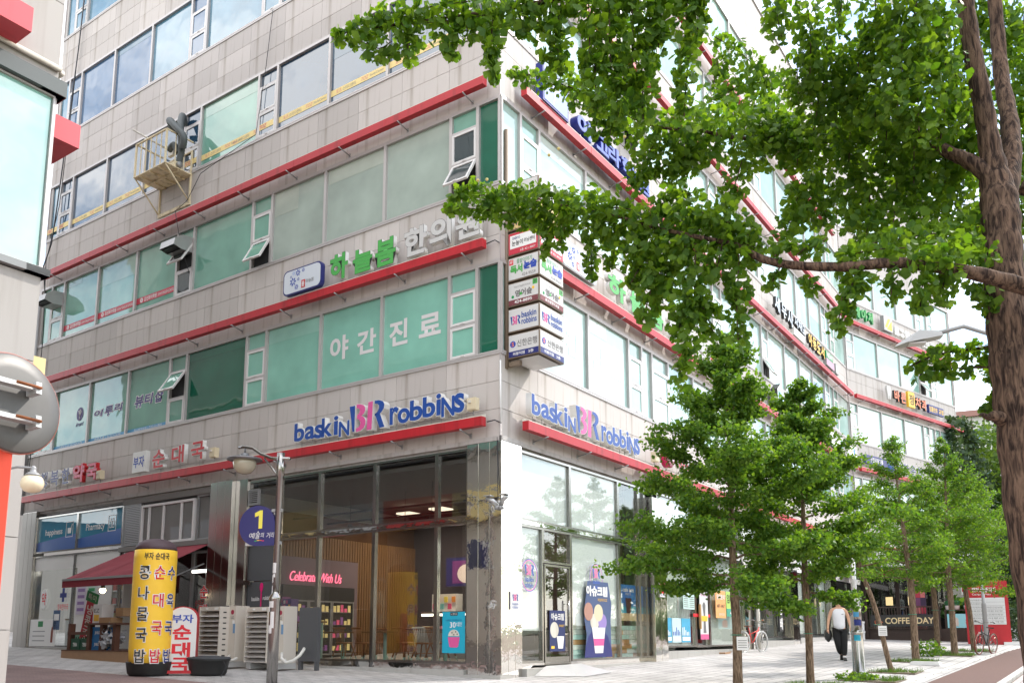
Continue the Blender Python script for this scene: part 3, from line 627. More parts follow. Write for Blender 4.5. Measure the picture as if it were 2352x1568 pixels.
letters(FR, 'academy', 'thick blue academy letters on the third red ledge behind the ginkgo branches', [(c, a, b, lo, hi, mat('academy blue', srgb(70, 96, 190), .4), mat('academy blue side', srgb(30, 44, 130), .4)) for c, a, b, lo, hi in
    (('아', 2.88, 3.75, 13.5, 14.05), ('고', 3.9, 4.6, 13.52, 14.02), ('라', 4.55, 5.3, 13.5, 14.05), ('학', 5.35, 6.25, 13.5, 14.05), ('원', 6.4, 7.15, 13.5, 14.03))], 13.5, dep=.22)
lp = thing('logo_panel', 'square blue panel with a white star pattern on the third ledge', 'sign panel', FR @ T(1.2, 0, 13.45))
MB().box(0, 1.2, -.40, -.2, 0, 1.0).build('case', mat('academy blue side', srgb(30, 44, 130), .4), lp); MB().box(.05, 1.15, -.408, -.401, .05, .95).build('face', mat('academy face', srgb(120, 140, 206), .5), lp)
for x, z, a, l_ in ((.55, .5, 20, .5), (.55, .5, 150, .5), (.55, .5, 260, .4), (.55, .5, 75, .4)):
    c, s_ = math.cos(R(a)), math.sin(R(a)); MB().add([(x - s_ * .03, -.412, z + c * .03), (x + s_ * .03, -.412, z - c * .03), (x + c * l_ + s_ * .02, -.412, z + s_ * l_ - c * .02), (x + c * l_ - s_ * .02, -.412, z + s_ * l_ + c * .02)], [(0, 1, 2, 3)]).build('star_print', M_WHITE, lp)
pr = thing('round_sign', 'round pink shop sign right of the sunlit ice cream letters behind the street tree', 'sign', FR @ T(7.9, 0, 5.85))
MB().lathe([(.30, 0), (.30, .18)], 24).build('case', M_LMAG, pr, T(0, -.36, 0) @ RX(90) @ T(0, 0, -.1)); MB().lathe([(.27, 0), (.27, .01)], 24).build('face', mat('round face', srgb(236, 160, 180), .5), pr, T(0, -.37, 0) @ RX(90) @ T(0, 0, .09))
for k, ch in enumerate('인생'): text('lettering', ch, -.2 + k * .22, -.02 + k * .22, -.1, .12, -.475, M_WHITE, pr, off=.02)
letters(FR, 'travel', 'red travel agency letters half hidden behind the nearest street tree', [(c, 8.6 + k * .62, 9.1 + k * .62, 5.58, 6.0, M_LRED, M_LSIDE) for k, c in enumerate('하나투어')], 5.58)
letters(FR, 'tax', 'pale grey tax office letters on the third ledge beside the bend of the facade', [(c, a, b, lo, hi, mat('pale steel face', srgb(196, 204, 214), .4), M_LBLK) for c, a, b, lo, hi in
    (('세', 18.9, 19.6, 13.82, 14.5), ('무', 19.8, 20.5, 13.82, 14.45), ('사', 20.6, 21.4, 13.72, 14.45), ('서', 21.6, 22.1, 13.95, 14.4), ('재', 22.15, 22.7, 13.95, 14.4), ('오', 22.75, 23.2, 13.95, 14.4))], 13.72)
sp = thing('notice_panel', 'slim white notice panel under the pale grey tax office letters', 'sign panel', FR @ T(21.4, 0, 13.5)); MB().box(0, 1.6, -.40, -.28, 0, .34).build('case', M_LSIDE, sp); MB().box(.05, 1.55, -.405, -.40, .04, .30).build('face', M_LWHITE, sp)
letters(FR, 'library', 'yellow on black library letters on the third ledge near the bend', [(c, 23.7 + k * .68, 24.3 + k * .68, 13.7, 14.3, M_YEL, M_LBLK) for k, c in enumerate('아동도서')], 13.7)
sp = thing('notice_panel', 'pink and white panel right of the yellow on black library letters', 'sign panel', FR @ T(26.5, 0, 13.5)); MB().box(0, 1.4, -.42, -.26, 0, .36).build('case', M_GREYMETAL, sp); MB().box(.03, 1.37, -.426, -.42, .03, .33).build('face', mat('pink panel', srgb(214, 150, 180), .5), sp); MB().box(.1, 1.3, -.40, -.3, .4, .75).build('top_case', M_PRINTG, sp); text('lettering', 'NEW', .15, 1.25, .45, .72, -.405, M_WHITE, sp, off=.02)
sp = thing('notice_panel', 'small rounded grey panel just before the bend of the third ledge', 'sign panel', FR @ T(28.2, 0, 13.5)); MB().box(0, .5, -.42, -.28, 0, .5).build('case', M_GREYMETAL, sp); MB().box(.05, .45, -.425, -.42, .05, .45).build('face', M_LWHITE, sp)
letters(FR, 'fit', 'black letters with pale blue faces on the second ledge above the tree tops', [(c, 19.9 + k * .85, 20.55 + k * .85, 9.75, 10.35, mat('ice blue face', srgb(168, 214, 226), .4), M_LBLK) for k, c in enumerate('비상한스쿨')], 9.75, dep=.25)
hx = thing('logo_panel', 'hexagonal pale blue cube emblem on a black case on the second ledge', 'sign panel', FR @ T(18.9, 0, 10.15))
P6 = [(.48 * math.cos(R(30 + 60 * k)), .56 * math.sin(R(30 + 60 * k))) for k in range(6)]
MB().prism(P6, -.42, -.16).build('case', M_LBLK, hx); MB().prism([(a * .93, b * .93) for a, b in P6], -.428, -.421).build('face', M_WHITE, hx)
for k in (0, 2, 4): MB().add([(P6[k][0] * .2 * 0, -.432, 0), (P6[k][0] * .8, -.432, P6[k][1] * .8), ((P6[(k + 1) % 6][0]) * .8, -.432, P6[(k + 1) % 6][1] * .8), (P6[(k + 2) % 6][0] * .75, -.432, P6[(k + 2) % 6][1] * .75)], [(0, 3, 2, 1)]).build('cube_print', mat('ice blue face', srgb(168, 214, 226), .4) if k != 2 else mat('ice blue deep', srgb(110, 180, 206), .4), hx)
for x, w, lab, cc in ((26.2, 2.6, 'long white clinic panel edged in black on the second ledge', M_WHITE), (29.4, 2.2, 'white play school panel with rainbow letters at the bend of the second ledge', M_WHITE)):
    sp = thing('notice_panel', lab, 'sign panel', FR @ T(x, 0, 9.55)); MB().box(0, w, -.42, -.2, 0, .8).build('case', M_LBLK if w > 2.4 else M_LSIDE, sp); MB().box(.04, w - .04, -.428, -.421, .04, .76).build('face', cc, sp)
    if w < 2.4:
        for k, (ch, c) in enumerate(zip('PLAYIT', ((220, 60, 60), (250, 150, 40), (240, 210, 60), (80, 180, 90), (60, 140, 210), (150, 90, 190)))): text('lettering', ch, .2 + k * .31, .42 + k * .31, .32, .66, -.433, mat('play %d' % k, srgb(*c), .5), sp, off=.03)
    else: MB().box(2.0, 2.4, -.433, -.429, .2, .6).build('face_print', mat('ice blue deep', srgb(110, 180, 206), .4), sp)
# wing signs
letters(FW, 'nature', 'green letters on the fourth ledge just past the bend', [('네', .5, 1.1, 17.75, 18.4, M_LGREEN, M_PRINTG), ('이', 1.25, 1.8, 17.75, 18.4, M_LGREEN, M_PRINTG), ('처', 1.95, 2.5, 17.75, 18.4, M_LGREEN, M_PRINTG)], 17.75)
sp = thing('logo_panel', 'square pale panel with a yellow and grey flash beside the trainer letters', 'sign panel', FW @ T(3.6, 0, 17.7)); MB().box(0, 1.0, -.42, -.22, 0, .85).build('case', M_GREYMETAL, sp); MB().box(.03, .97, -.426, -.42, .03, .82).build('face', M_LWHITE, sp); MB().add([(.3, -.43, .1), (.9, -.43, .1), (.9, -.43, .7)], [(0, 1, 2)]).add([(.1, -.431, .2), (.35, -.431, .2), (.75, -.431, .75), (.5, -.431, .75)], [(0, 1, 2, 3)]).build('flash_print', M_YEL, sp)
letters(FW, 'trainer', 'white personal trainer letters along the fourth ledge of the wing', [(c, 4.9 + k * .62, 5.42 + k * .62, 17.72, 18.25, M_LWHITE, M_LSIDE) for k, c in enumerate('1:1퍼스널트레이닝')], 17.72)
dn = letters(FW, 'dentist', 'orange dentist letters with one yellow square along the third ledge of the wing', [(c, a, a + .62, 13.75, 14.4, M_ORG, M_LBLK) for c, a in (('바', 4.3), ('른', 5.05), ('치', 6.75), ('과', 7.5))], 13.75)
MB().box(1.5, 2.25, -.44, -.3, -.1, .8).build('panel', M_YEL, dn); text('lettering', '정', 1.6, 2.15, .05, .65, -.445, M_PRINTK, dn, off=.02)
to = MB(); to.prism([(-.9 + a, b) for a, b in ((.0, .55), (.08, .72), (.25, .70), (.42, .72), (.5, .55), (.42, .2), (.38, -.05), (.3, -.05), (.25, .22), (.2, -.05), (.12, -.05), (.08, .2))], -.42, -.3).build('tooth_emblem', M_LWHITE, dn)
for x, w, s_, lab in ((8.3, 1.15, '임플란트', 'navy panel with yellow letters right of the orange dentist letters'), (9.5, .7, '교정', 'smaller navy panel with yellow letters near the end of the wing')):
    sp = thing('notice_panel', lab, 'sign panel', FW @ T(x, 0, 13.72)); MB().box(0, w, -.42, -.3, 0, .5).build('case', M_LNAVY, sp); text('lettering', s_, .06, w - .06, .1, .4, -.425, M_YEL, sp, off=.015)
bk = letters(FW, 'bank', 'navy bank letters on the second ledge of the wing above the young trees', [(c, 3.9 + k * .8, 4.55 + k * .8, 9.6, 10.25, M_LNAVY, M_LSIDE) for k, c in enumerate('신한은행')], 9.6)
MB().lathe([(.36, 0), (.36, .16)], 20).build('emblem', mat('bank globe', srgb(90, 120, 190), .4), bk, T(-.55, -.28, .35) @ RX(90))
sp = thing('notice_panel', 'long navy bank panel with white letters at the bend of the second ledge', 'sign panel', FW @ T(.6, 0, 9.75)); MB().box(0, 2.3, -.42, -.25, 0, .45).build('case', M_LNAVY, sp); text('lettering', '신한금융그룹', .5, 1.8, .1, .36, -.425, M_WHITE, sp, off=.015)
# small lamp boxes on the lowest ledge
M_BEIGE = mat('beige box', srgb(214, 200, 170), .6)
for F, x, z, lab in ((FL, -15.0, 5.57, 'beige lamp box beside the magenta pharmacy letters'), (FL, -9.45, 5.6, 'beige lamp box right of the red soup restaurant letters'), (FL, -.62, 5.6, 'beige lamp box at the corner end of the lowest ledge'), (FR, 7.0, 5.6, 'beige lamp box after the sunlit ice cream letters')):
    t = thing('lamp_box', lab, 'lamp box', F @ T(x, -.3, z), 'beige lamp boxes on the lowest ledge'); MB().box(0, .23, -.09, .05, 0, .27).box(.01, .22, -.1, -.09, .02, .25).build('case', M_BEIGE, t); MB().box(.05, .12, -.13, -.1, .15, .21).build('sensor', M_CREAM, t); MB().tube([(.11, 0, -.1), (.11, 0, 0)], .015, 5).build('stem', M_GREYMETAL, t)
# ------------------------------------------------------------------ lettering on the glass
def film(F, s, x0, x1, z0, z1, m=None, y=.038, **k): return text('window_lettering', s, x0, x1, z0, z1, y, m or mat('white vinyl', lin(.66, .63, .63), .6), building, F, **k)
for ch, a, b, lo, hi in (('야', -5.34, -4.69, 7.66, 8.3), ('간', -4.39, -3.75, 7.66, 8.28), ('진', -3.32, -2.73, 7.66, 8.3), ('료', -2.38, -1.72, 7.7, 8.25)): film(FL, ch, a, b, lo, hi, off=.03)
for ch, a, b in (('야', 1.75, 2.45), ('간', 2.90, 3.60), ('진', 4.18, 4.84), ('료', 5.27, 5.98)): film(FR, ch, a, b, 7.67, 8.3, M_WHITE, off=.03)
for ch, a, b, lo, hi in (('이', -16.15, -15.6, 7.76, 8.02), ('루', -15.55, -15.05, 7.72, 8.08), ('리', -15.0, -14.5, 7.78, 8.08), ('뷰', -13.9, -13.4, 7.72, 8.14), ('티', -13.38, -12.9, 7.76, 8.14), ('샵', -12.85, -12.38, 7.74, 8.18)):
    film(FL, ch, a, b, lo, hi, M_WHITE, .0385, off=.075, shear=.1); film(FL, ch, a + .02, b - .02, lo + .02, hi - .02, M_PRINTP, .0375, off=.035, shear=.1)
MB().prism([(-16.99 + .2 * math.cos(t * math.pi / 12), 8.03 + .23 * math.sin(t * math.pi / 12)) for t in range(24)], .036, .039).build('round_emblem', M_PRINTP, building, FL)
for a in (50, 75, 95, 120, 270): MB().tube([(-16.99, .034, 7.95), (-16.99 + .17 * math.cos(R(a)), .034, 7.95 + (.24 if a < 200 else .14) * math.sin(R(a)))], .012, 4).build('emblem_stroke', M_WHITE, building, FL)
film(FL, 'iruri', -17.2, -16.74, 7.62, 7.75, M_PRINTP, off=.03, shear=.3)
M_SKYB = mat('sky blue strip', srgb(72, 150, 196), .5)
for a, b, s_ in ((18.48, 16.44, '이루리 iruri  031)429-0434'), (16.36, 14.24, '예쁜손톱 / 뉴스킨피부'), (14.16, 12.1, '독소빠진두피 / 간지나는헤어')):
    MB().box(-a, -b, .036, .039, 6.975, 7.09).build('film_strip', M_SKYB, building, FL); film(FL, s_, -a + .35, -b - .3, 6.99, 7.075, M_WHITE, .034)
M_RSTRIP = mat('red strip', srgb(196, 50, 70), .5); M_YSTRIP = mat('yellow strip', srgb(238, 214, 146), .6)
for a, b in ((18.48, 16.44), (16.36, 14.24), (14.16, 12.1)):
    MB().box(-a, -b, .036, .039, 11.17, 11.37).build('film_strip', M_RSTRIP, building, FL)
    film(FL, '김선희어학원', -a + .42, -a + 1.08, 11.20, 11.34, M_WHITE, .034, off=.02); film(FL, 'SUNNY ENGLISH SCHOOL', -a + 1.14, -b - .1, 11.22, 11.31, M_WHITE, .034, off=.01)
    MB().prism([(-a + .28 + (.085 if t % 2 else .065) * math.cos(t * math.pi / 10), 11.27 + (.085 if t % 2 else .065) * math.sin(t * math.pi / 10)) for t in range(20)], .034, .036).build('emblem', M_WHITE, building, FL); film(FL, 'S', -a + .25, -a + .31, 11.23, 11.31, M_RSTRIP, .032, off=.02)
for k, (a, b) in enumerate(((18.48, 16.44), (16.36, 14.24), (14.16, 12.1), (11.2, 8.6), (7.7, 5.69), (5.61, 3.57), (3.49, 1.47))):
    MB().box(-a, -b, .036, .039, 15.13, 15.31).build('film_strip', M_YSTRIP, building, FL)
    for q in ((.2,) if b - a > -2.3 else (.2, 1.5)):
        film(FL, '토즈', -a + q, -a + q + .2, 15.175, 15.265, mat('toz red', srgb(206, 100, 116), .6), .034); film(FL, '스터디센터', -a + q + .24, -a + q + .72, 15.16, 15.27, M_PRINTGR, .034)
        film(FL, 'TOZ', -a + q + .92, -a + q + 1.18, 15.17, 15.27, mat('toz red', srgb(206, 100, 116), .6), .034, shear=.25); film(FL, 'StudyCenter', -a + q + 1.22, -a + q + 1.72, 15.17, 15.26, M_PRINTGR, .034)
for a, b in ((8.5, 7.8), (12.0, 11.3), (19.3, 18.6), (20.05, 19.4)):
    MB().box(-a, -b, -.018, -.015, 15.13, 15.31).build('film_strip', M_YSTRIP, building, FL); film(FL, 'TOZ', -a + .05, -a + .35, 15.16, 15.28, mat('toz red', srgb(196, 60, 90), .6), -.022, off=.02, shear=.25)
# ------------------------------------------------------------------ posters and stickers at street level
def poster(F, x0, x1, z0, z1, m, label, y=-.012, cat='poster', group=None):
    t = thing('poster', label, cat, F @ T(x0, 0, z0), group); w, h = x1 - x0, z1 - z0
    MB().box(0, w, y, y + .006, 0, h).build('sheet', m, t); return t, w, h
M_CYAN = mat('poster cyan', srgb(24, 160, 190), .5)
t, w, h = poster(FL, -1.54, -.92, .42, 1.30, M_CYAN, 'cyan ice cream discount poster inside the shop glass beside the steel corner')
MB().box(.22, .42, -.016, -.012, .80, .87).build('print', M_PRINTK, t); text('lettering', 'kt 멤버십', .24, .40, .815, .855, -.019, M_WHITE, t)
text('lettering', 'kt 멤버십 고객이라면 누구나', .1, .53, .68, .72, -.016, M_PRINTN, t); text('lettering', '30', .21, .37, .54, .66, -.016, M_WHITE, t, off=.01); text('lettering', '%할인', .38, .54, .57, .66, -.016, M_WHITE, t)
MB().prism([(.16, .34), (.20, .14), (.24, .12), (.40, .12), (.44, .14), (.48, .34)], -.018, -.012).build('print_cup', M_LPINK, t); MB().prism([(.32 + .15 * math.cos(k * math.pi / 10), .36 + .14 * math.sin(k * math.pi / 10)) for k in range(11)], -.02, -.012).build('print_scoop', M_CREAM, t)
for x, z in ((.26, .42), (.36, .44), (.31, .38), (.40, .39)): MB().box(x, x + .03, -.022, -.02, z, z + .025).build('print_chip', M_PRINTK, t)
t, w, h = poster(FR, 1.92, 2.6, .44, 1.36, mat('poster deep blue', srgb(24, 40, 96), .4), 'dark blue ice cream poster on the glass door')
MB().prism([(.2 + .18 * math.cos(k * math.pi / 10), .48 + .18 * math.sin(k * math.pi / 10)) for k in range(20)], -.017, -.012).build('print_scoop', M_CREAM, t)
MB().prism([(.36, .06), (.56, .06), (.62, .34), (.30, .34)], -.02, -.012).build('print_cup', M_WHITE, t); MB().box(.06, .2, -.016, -.012, .06, .12).build('print', M_YEL, t)
text('lettering', '아슈크림', .06, .62, .70, .86, -.016, M_WHITE, t, off=.03); text('lettering', 'SWEET', .4, .64, .55, .6, -.016, M_YEL, t)
# tall cut-out sticker on the big pane: a scoop of ice cream over a dark blue night print
t, w, h = poster(FR, 3.5, 4.95, .27, .272, M_DARK, 'tall dark blue ice cream sticker with a cup of scoops on the white pane')
el = lambda cx, cz, rx, rz, y0, y1, m, n='print_shape', a0=0, a1=360, k=20: MB().prism([(cx + rx * math.cos(R(a0 + (a1 - a0) * q / k)), cz + rz * math.sin(R(a0 + (a1 - a0) * q / k))) for q in range(k + (0 if a1 - a0 == 360 else 1))], y0, y1).build(n, m, t)
M_NIGHT = mat('night blue print', srgb(40, 44, 110), .4)
MB().prism([(.0, .0), (.06, .25), (.12, .55), (.02, .9), (.06, 1.3), (.2, 1.85), (1.25, 1.85), (1.42, 1.3), (1.36, .9), (1.38, .2), (1.42, .0)], -.012, -.009).build('print_ground', mat('night glow print', srgb(74, 90, 128), .5), t)
MB().prism([(.0, .0), (.06, .25), (.2, .5), (.42, .66), (.95, .66), (1.2, .5), (1.38, .2), (1.42, .0)], -.014, -.012).build('print_shape', M_NIGHT, t)
MB().prism([(.52, .1), (.92, .1), (1.06, .72), (.38, .72)], -.018, -.014).build('print_cup', M_WHITE, t); MB().prism([(.48, .28), (.96, .28), (1.0, .45), (.44, .45)], -.02, -.018).build('print_band', M_LPINK, t)
el(.52, .86, .22, .2, -.017, -.0145, M_CREAM); el(.92, .86, .22, .2, -.0172, -.0146, mat('berry scoop', srgb(150, 130, 190), .5)); el(.72, 1.08, .23, .21, -.0175, -.0147, M_BEIGE)
el(.22, 1.1, .22, .22, -.018, -.012, mat('cocoa scoop', srgb(176, 132, 118), .5)); text('lettering', '아슈크림', .12, 1.2, 1.48, 1.74, -.017, M_WHITE, t, off=.05); text('lettering', '바닐라와 초코', .7, 1.18, 1.36, 1.44, -.017, M_YEL, t)
def badge(F, x, z, r_, lab):
    t = thing('round_emblem', lab, 'emblem', F @ T(x, 0, z), 'round shop emblems on the white blinds')
    for k, (a, b, m) in enumerate(((r_, .95 * r_, mat('badge blue', srgb(90, 110, 190), .5)), (.95 * r_, .89 * r_, mat('badge pink', srgb(236, 150, 190), .5)))):
        n = 32; vs = [(q * math.cos(2 * math.pi * i / n) * .94, -.010, q * math.sin(2 * math.pi * i / n)) for q in (a, b) for i in range(n)]
        MB().add(vs, [(i, (i + 1) % n, n + (i + 1) % n, n + i) for i in range(n)]).build('ring', m, t)
    emblem(-.19, .0, .38, .24, -.013, 0, t, None, mat('badge blue deep', srgb(70, 100, 180), .5), mat('badge pink deep', srgb(230, 120, 170), .5))
    text('lettering', 'baskin', -.17, .17, -.14, -.03, -.013, mat('badge blue deep', srgb(70, 100, 180), .5), t, off=.02); text('lettering', 'robbins', -.18, .16, -.27, -.16, -.013, mat('badge blue deep', srgb(70, 100, 180), .5), t, off=.02)
badge(FR, 1.09, 2.1, .36, 'round blue and pink emblem left of the glass door'); badge(FR, 4.15, 2.2, .36, 'round blue and pink emblem high on the big white pane')
ps = thing('plate_sign', 'small white emblem plate fixed to the steel corner column', 'sign', FR @ T(.25, -.06, 1.33)); MB().box(0, .36, -.02, 0, 0, .38).build('plate', M_WHITE, ps); emblem(.07, .19, .22, .14, -.025, 0, ps); text('lettering', 'baskin', .07, .29, .1, .16, -.024, M_LBLUE, ps); text('lettering', 'robbins', .07, .29, .03, .09, -.024, M_LBLUE, ps)
for x, w_, lab in ((5.62, .9, 'blue beach drink poster behind the narrow pane'), (6.68, .28, 'cut off edge of a second blue beach drink poster beside the steel column')):
    t = thing('poster', lab, 'poster', FR @ T(x, .08, 1.18), 'beach drink posters'); MB().box(0, w_, 0, .02, 0, .95).build('sheet', mat('poster sky', srgb(40, 120, 200), .5), t); MB().box(0, w_, -.004, 0, 0, .2).build('print_sand', mat('print sand', srgb(222, 196, 150), .6), t); MB().box(0, w_, -.003, 0, .2, .38).build('print_sea', mat('print sea', srgb(40, 170, 200), .5), t)
    if w_ > .5:
        MB().prism([(.33, .2), (.57, .2), (.63, .6), (.27, .6)], -.01, -.004).build('print_cup', mat('print cola', srgb(70, 30, 36), .4), t); text('lettering', 'cafe bris', .12, .78, .76, .88, -.006, M_WHITE, t, off=.02); text('lettering', 'BREEZE', .28, .6, .68, .73, -.006, M_WHITE, t)
        for a in (20, 60, 110, 150): MB().add([(.1, -.012, .3), (.1 + .2 * math.cos(R(a)), -.012, .35 + .14 * math.sin(R(a))), (.1 + .2 * math.cos(R(a + 14)), -.012, .33 + .12 * math.sin(R(a + 14)))], [(0, 1, 2)]).build('print_palm', M_PRINTG, t)
t, w, h = poster(FR, 7.3, 7.66, 1.85, 2.25, M_WHITE, 'red and white security sticker on the polished steel column', -.27); MB().box(.02, .34, -.274, -.27, .1, .38).build('print', M_WRED, t); text('lettering', '에스원', .07, .29, .2, .3, -.278, M_WHITE, t, off=.02); text('lettering', 'SECOM', .05, .3, .03, .08, -.274, M_PRINTN, t)
M_TRAV = mat('travel poster blue', srgb(70, 160, 196), .5, noise=.25, nscale=5)
for k, (x0, x1, m) in enumerate(((7.95, 8.62, M_TRAV), (8.66, 9.28, mat('travel poster pale', srgb(190, 214, 220), .5, noise=.2, nscale=6)), (9.32, 9.98, M_TRAV))):
    t, w, h = poster(FR, x0, x1, .60, 1.30, m, ('blue harbour travel poster nearest the steel column', 'pale skyline travel poster between two blue ones', 'blue sea travel poster beside the agency door')[k], -.012, 'poster', 'travel posters low on the agency glass')
    for q in range(5): hh = rng.uniform(.08, .25); MB().box(.05 + q * .11, .1 + q * .11, -.016, -.012, .2, .2 + hh).build('print_tower', M_WHITE if k != 1 else M_PRINTB, t)
    MB().box(.05, w - .05, -.016, -.012, .05, .16).build('print_text', M_WHITE, t)
t, w, h = poster(FR, 9.5, 10.35, 1.58, 2.06, mat('mint notice', srgb(196, 222, 216), .6), 'pair of mint notices taped side by side on the agency glass')
for k in range(6): MB().box(.05, .38, -.016, -.012, .06 + k * .06, .08 + k * .06).box(.47, .8, -.016, -.012, .06 + k * .06, .08 + k * .06).build('print_text', M_PRINTGR, t)
ad = MB().ring(10.45, 11.55, .44, 3.3, .05, -.015, .07).build('agency_door_frame', M_STEEL2, building, FR); MB().box(10.6, 10.66, -.1, -.04, 1.0, 1.75).build('handle', mat('wood handle', srgb(190, 150, 100), .6), building, FR)
t, w, h = poster(FR, 10.72, 11.38, .68, 2.3, mat('banner white', srgb(214, 214, 214), .6), 'tall white door poster showing a figure above a yellow title', -.03)
MB().box(0, w, -.034, -.03, .0, .16).build('print', mat('banner pink', srgb(206, 90, 140), .6), t); text('lettering', '하나투어에서만', .1, .56, 1.32, 1.42, -.034, mat('banner pink', srgb(206, 90, 140), .6), t); text('lettering', '오직', .22, .42, 1.46, 1.54, -.034, M_PRINTGR, t); MB().prism([(.24, .2), (.30, .75), (.22, 1.05), (.30, 1.14), (.38, 1.14), (.46, 1.05), (.40, .75), (.46, .2)], -.036, -.03).build('print_figure', M_PRINTGR, t); MB().prism([(.12, .56), (.56, .56), (.60, .72), (.08, .72)], -.04, -.036).build('print_title', M_YEL, t)
t = thing('tape', 'red and white tape across the agency glass door', 'tape', FR @ T(10.2, -.022, 1.36)); MB().box(0, 1.35, -.004, 0, 0, .1).build('strip', M_WRED, t); MB().box(.5, .75, -.006, -.004, 0, .1).build('strip', M_WHITE, t)
t, w, h = poster(FR, 12.1, 13.0, 1.36, 2.24, mat('rental orange', srgb(236, 170, 110), .6), 'orange rental notice on the empty shop glass'); text('lettering', '임대문의', .1, .8, .6, .76, -.016, M_WHITE, t, off=.03); text('lettering', '687-3457', .12, .8, .34, .44, -.016, M_PRINTK, t, off=.01); text('lettering', '갈미박공인', .25, .75, .08, .16, -.016, M_WHITE, t)
t, w, h = poster(FR, 13.06, 14.0, 1.42, 2.24, mat('rental lime', srgb(176, 216, 110), .6), 'lime and teal rental notice partly behind the nearest trunk'); MB().box(0, w, -.014, -.012, 0, .26).build('print', mat('rental teal', srgb(70, 160, 140), .6), t); text('lettering', '임대중', .06, .88, .44, .74, -.016, M_PRINTK, t, off=.02); text('lettering', '423-', .3, .9, .05, .2, -.018, M_WHITE, t, off=.02)
tb = thing('tobacco_sign', 'tall white vertical letters on a dark strip at the convenience shop door', 'sign', FR @ T(18.35, -.1, .95)); MB().box(0, .42, 0, .06, 0, 2.3).build('panel', M_PRINTK, tb)
for k, ch in enumerate('식당담배'): text('lettering', ch, .05, .37, 1.75 - k * .56, 2.2 - k * .56, -.006, M_WHITE, tb, off=.03)
t, w, h = poster(FR, 16.1, 17.6, 2.35, 3.0, mat('store notice', srgb(210, 224, 226), .6), 'white store notice with coloured stickers high on the dark glass'); text('lettering', '서울', .2, 1.2, .15, .5, -.016, M_PRINTGR, t, off=.03); MB().box(.3, 1.0, -.014, -.01, -.5, -.05).build('sticker', mat('poster sky', srgb(40, 120, 200), .5), t)
for k, ch in enumerate('여기세무'): film(FR, ch, 25.6 + k * .55 + (.6 if k > 1 else 0), 26.05 + k * .55 + (.6 if k > 1 else 0), 11.9, 12.6, mat('lilac vinyl', srgb(150, 160, 214), .5), off=.02)
film(FR, '031-455-7845', 25.7, 28.0, 11.3, 11.55, M_WRED, off=.02)
# ------------------------------------------------------------------ the corner sign tower
tw = thing('sign_tower', 'stack of lit sign boxes projecting from the corner above the second storey', 'sign', frame(tuple(U * -.03 + V * .2), -U) @ T(0, 0, 6.78))
M_ACR = mat('acrylic face', lin(.64, .63, .62), .35); M_BRNZ = mat('bronze frame', srgb(120, 104, 88), .5, noise=.1)
MB().tube([(-.03, .02, -.2), (-.03, .02, 5.5)], .05, 10).box(-.1, .3, .05, .15, -.15, -.05).build('mast', M_BRNZ, tw)
MB().add([(.06, .06, -.02), (.78, .06, -.02), (.78, .98, -.02), (.06, .98, -.02), (.30, .40, -.10), (.55, .4, -.10), (.55, .7, -.10), (.3, .7, -.10)], [(0, 1, 5, 4), (1, 2, 6, 5), (2, 3, 7, 6), (3, 0, 4, 7), (4, 5, 6, 7)]).build('base_tray', M_ACR, tw)
TB = [('bank', None), ('ice', None), ('forest', None), ('essay', None), ('learn', None), ('ava', None), ('plain', None)]
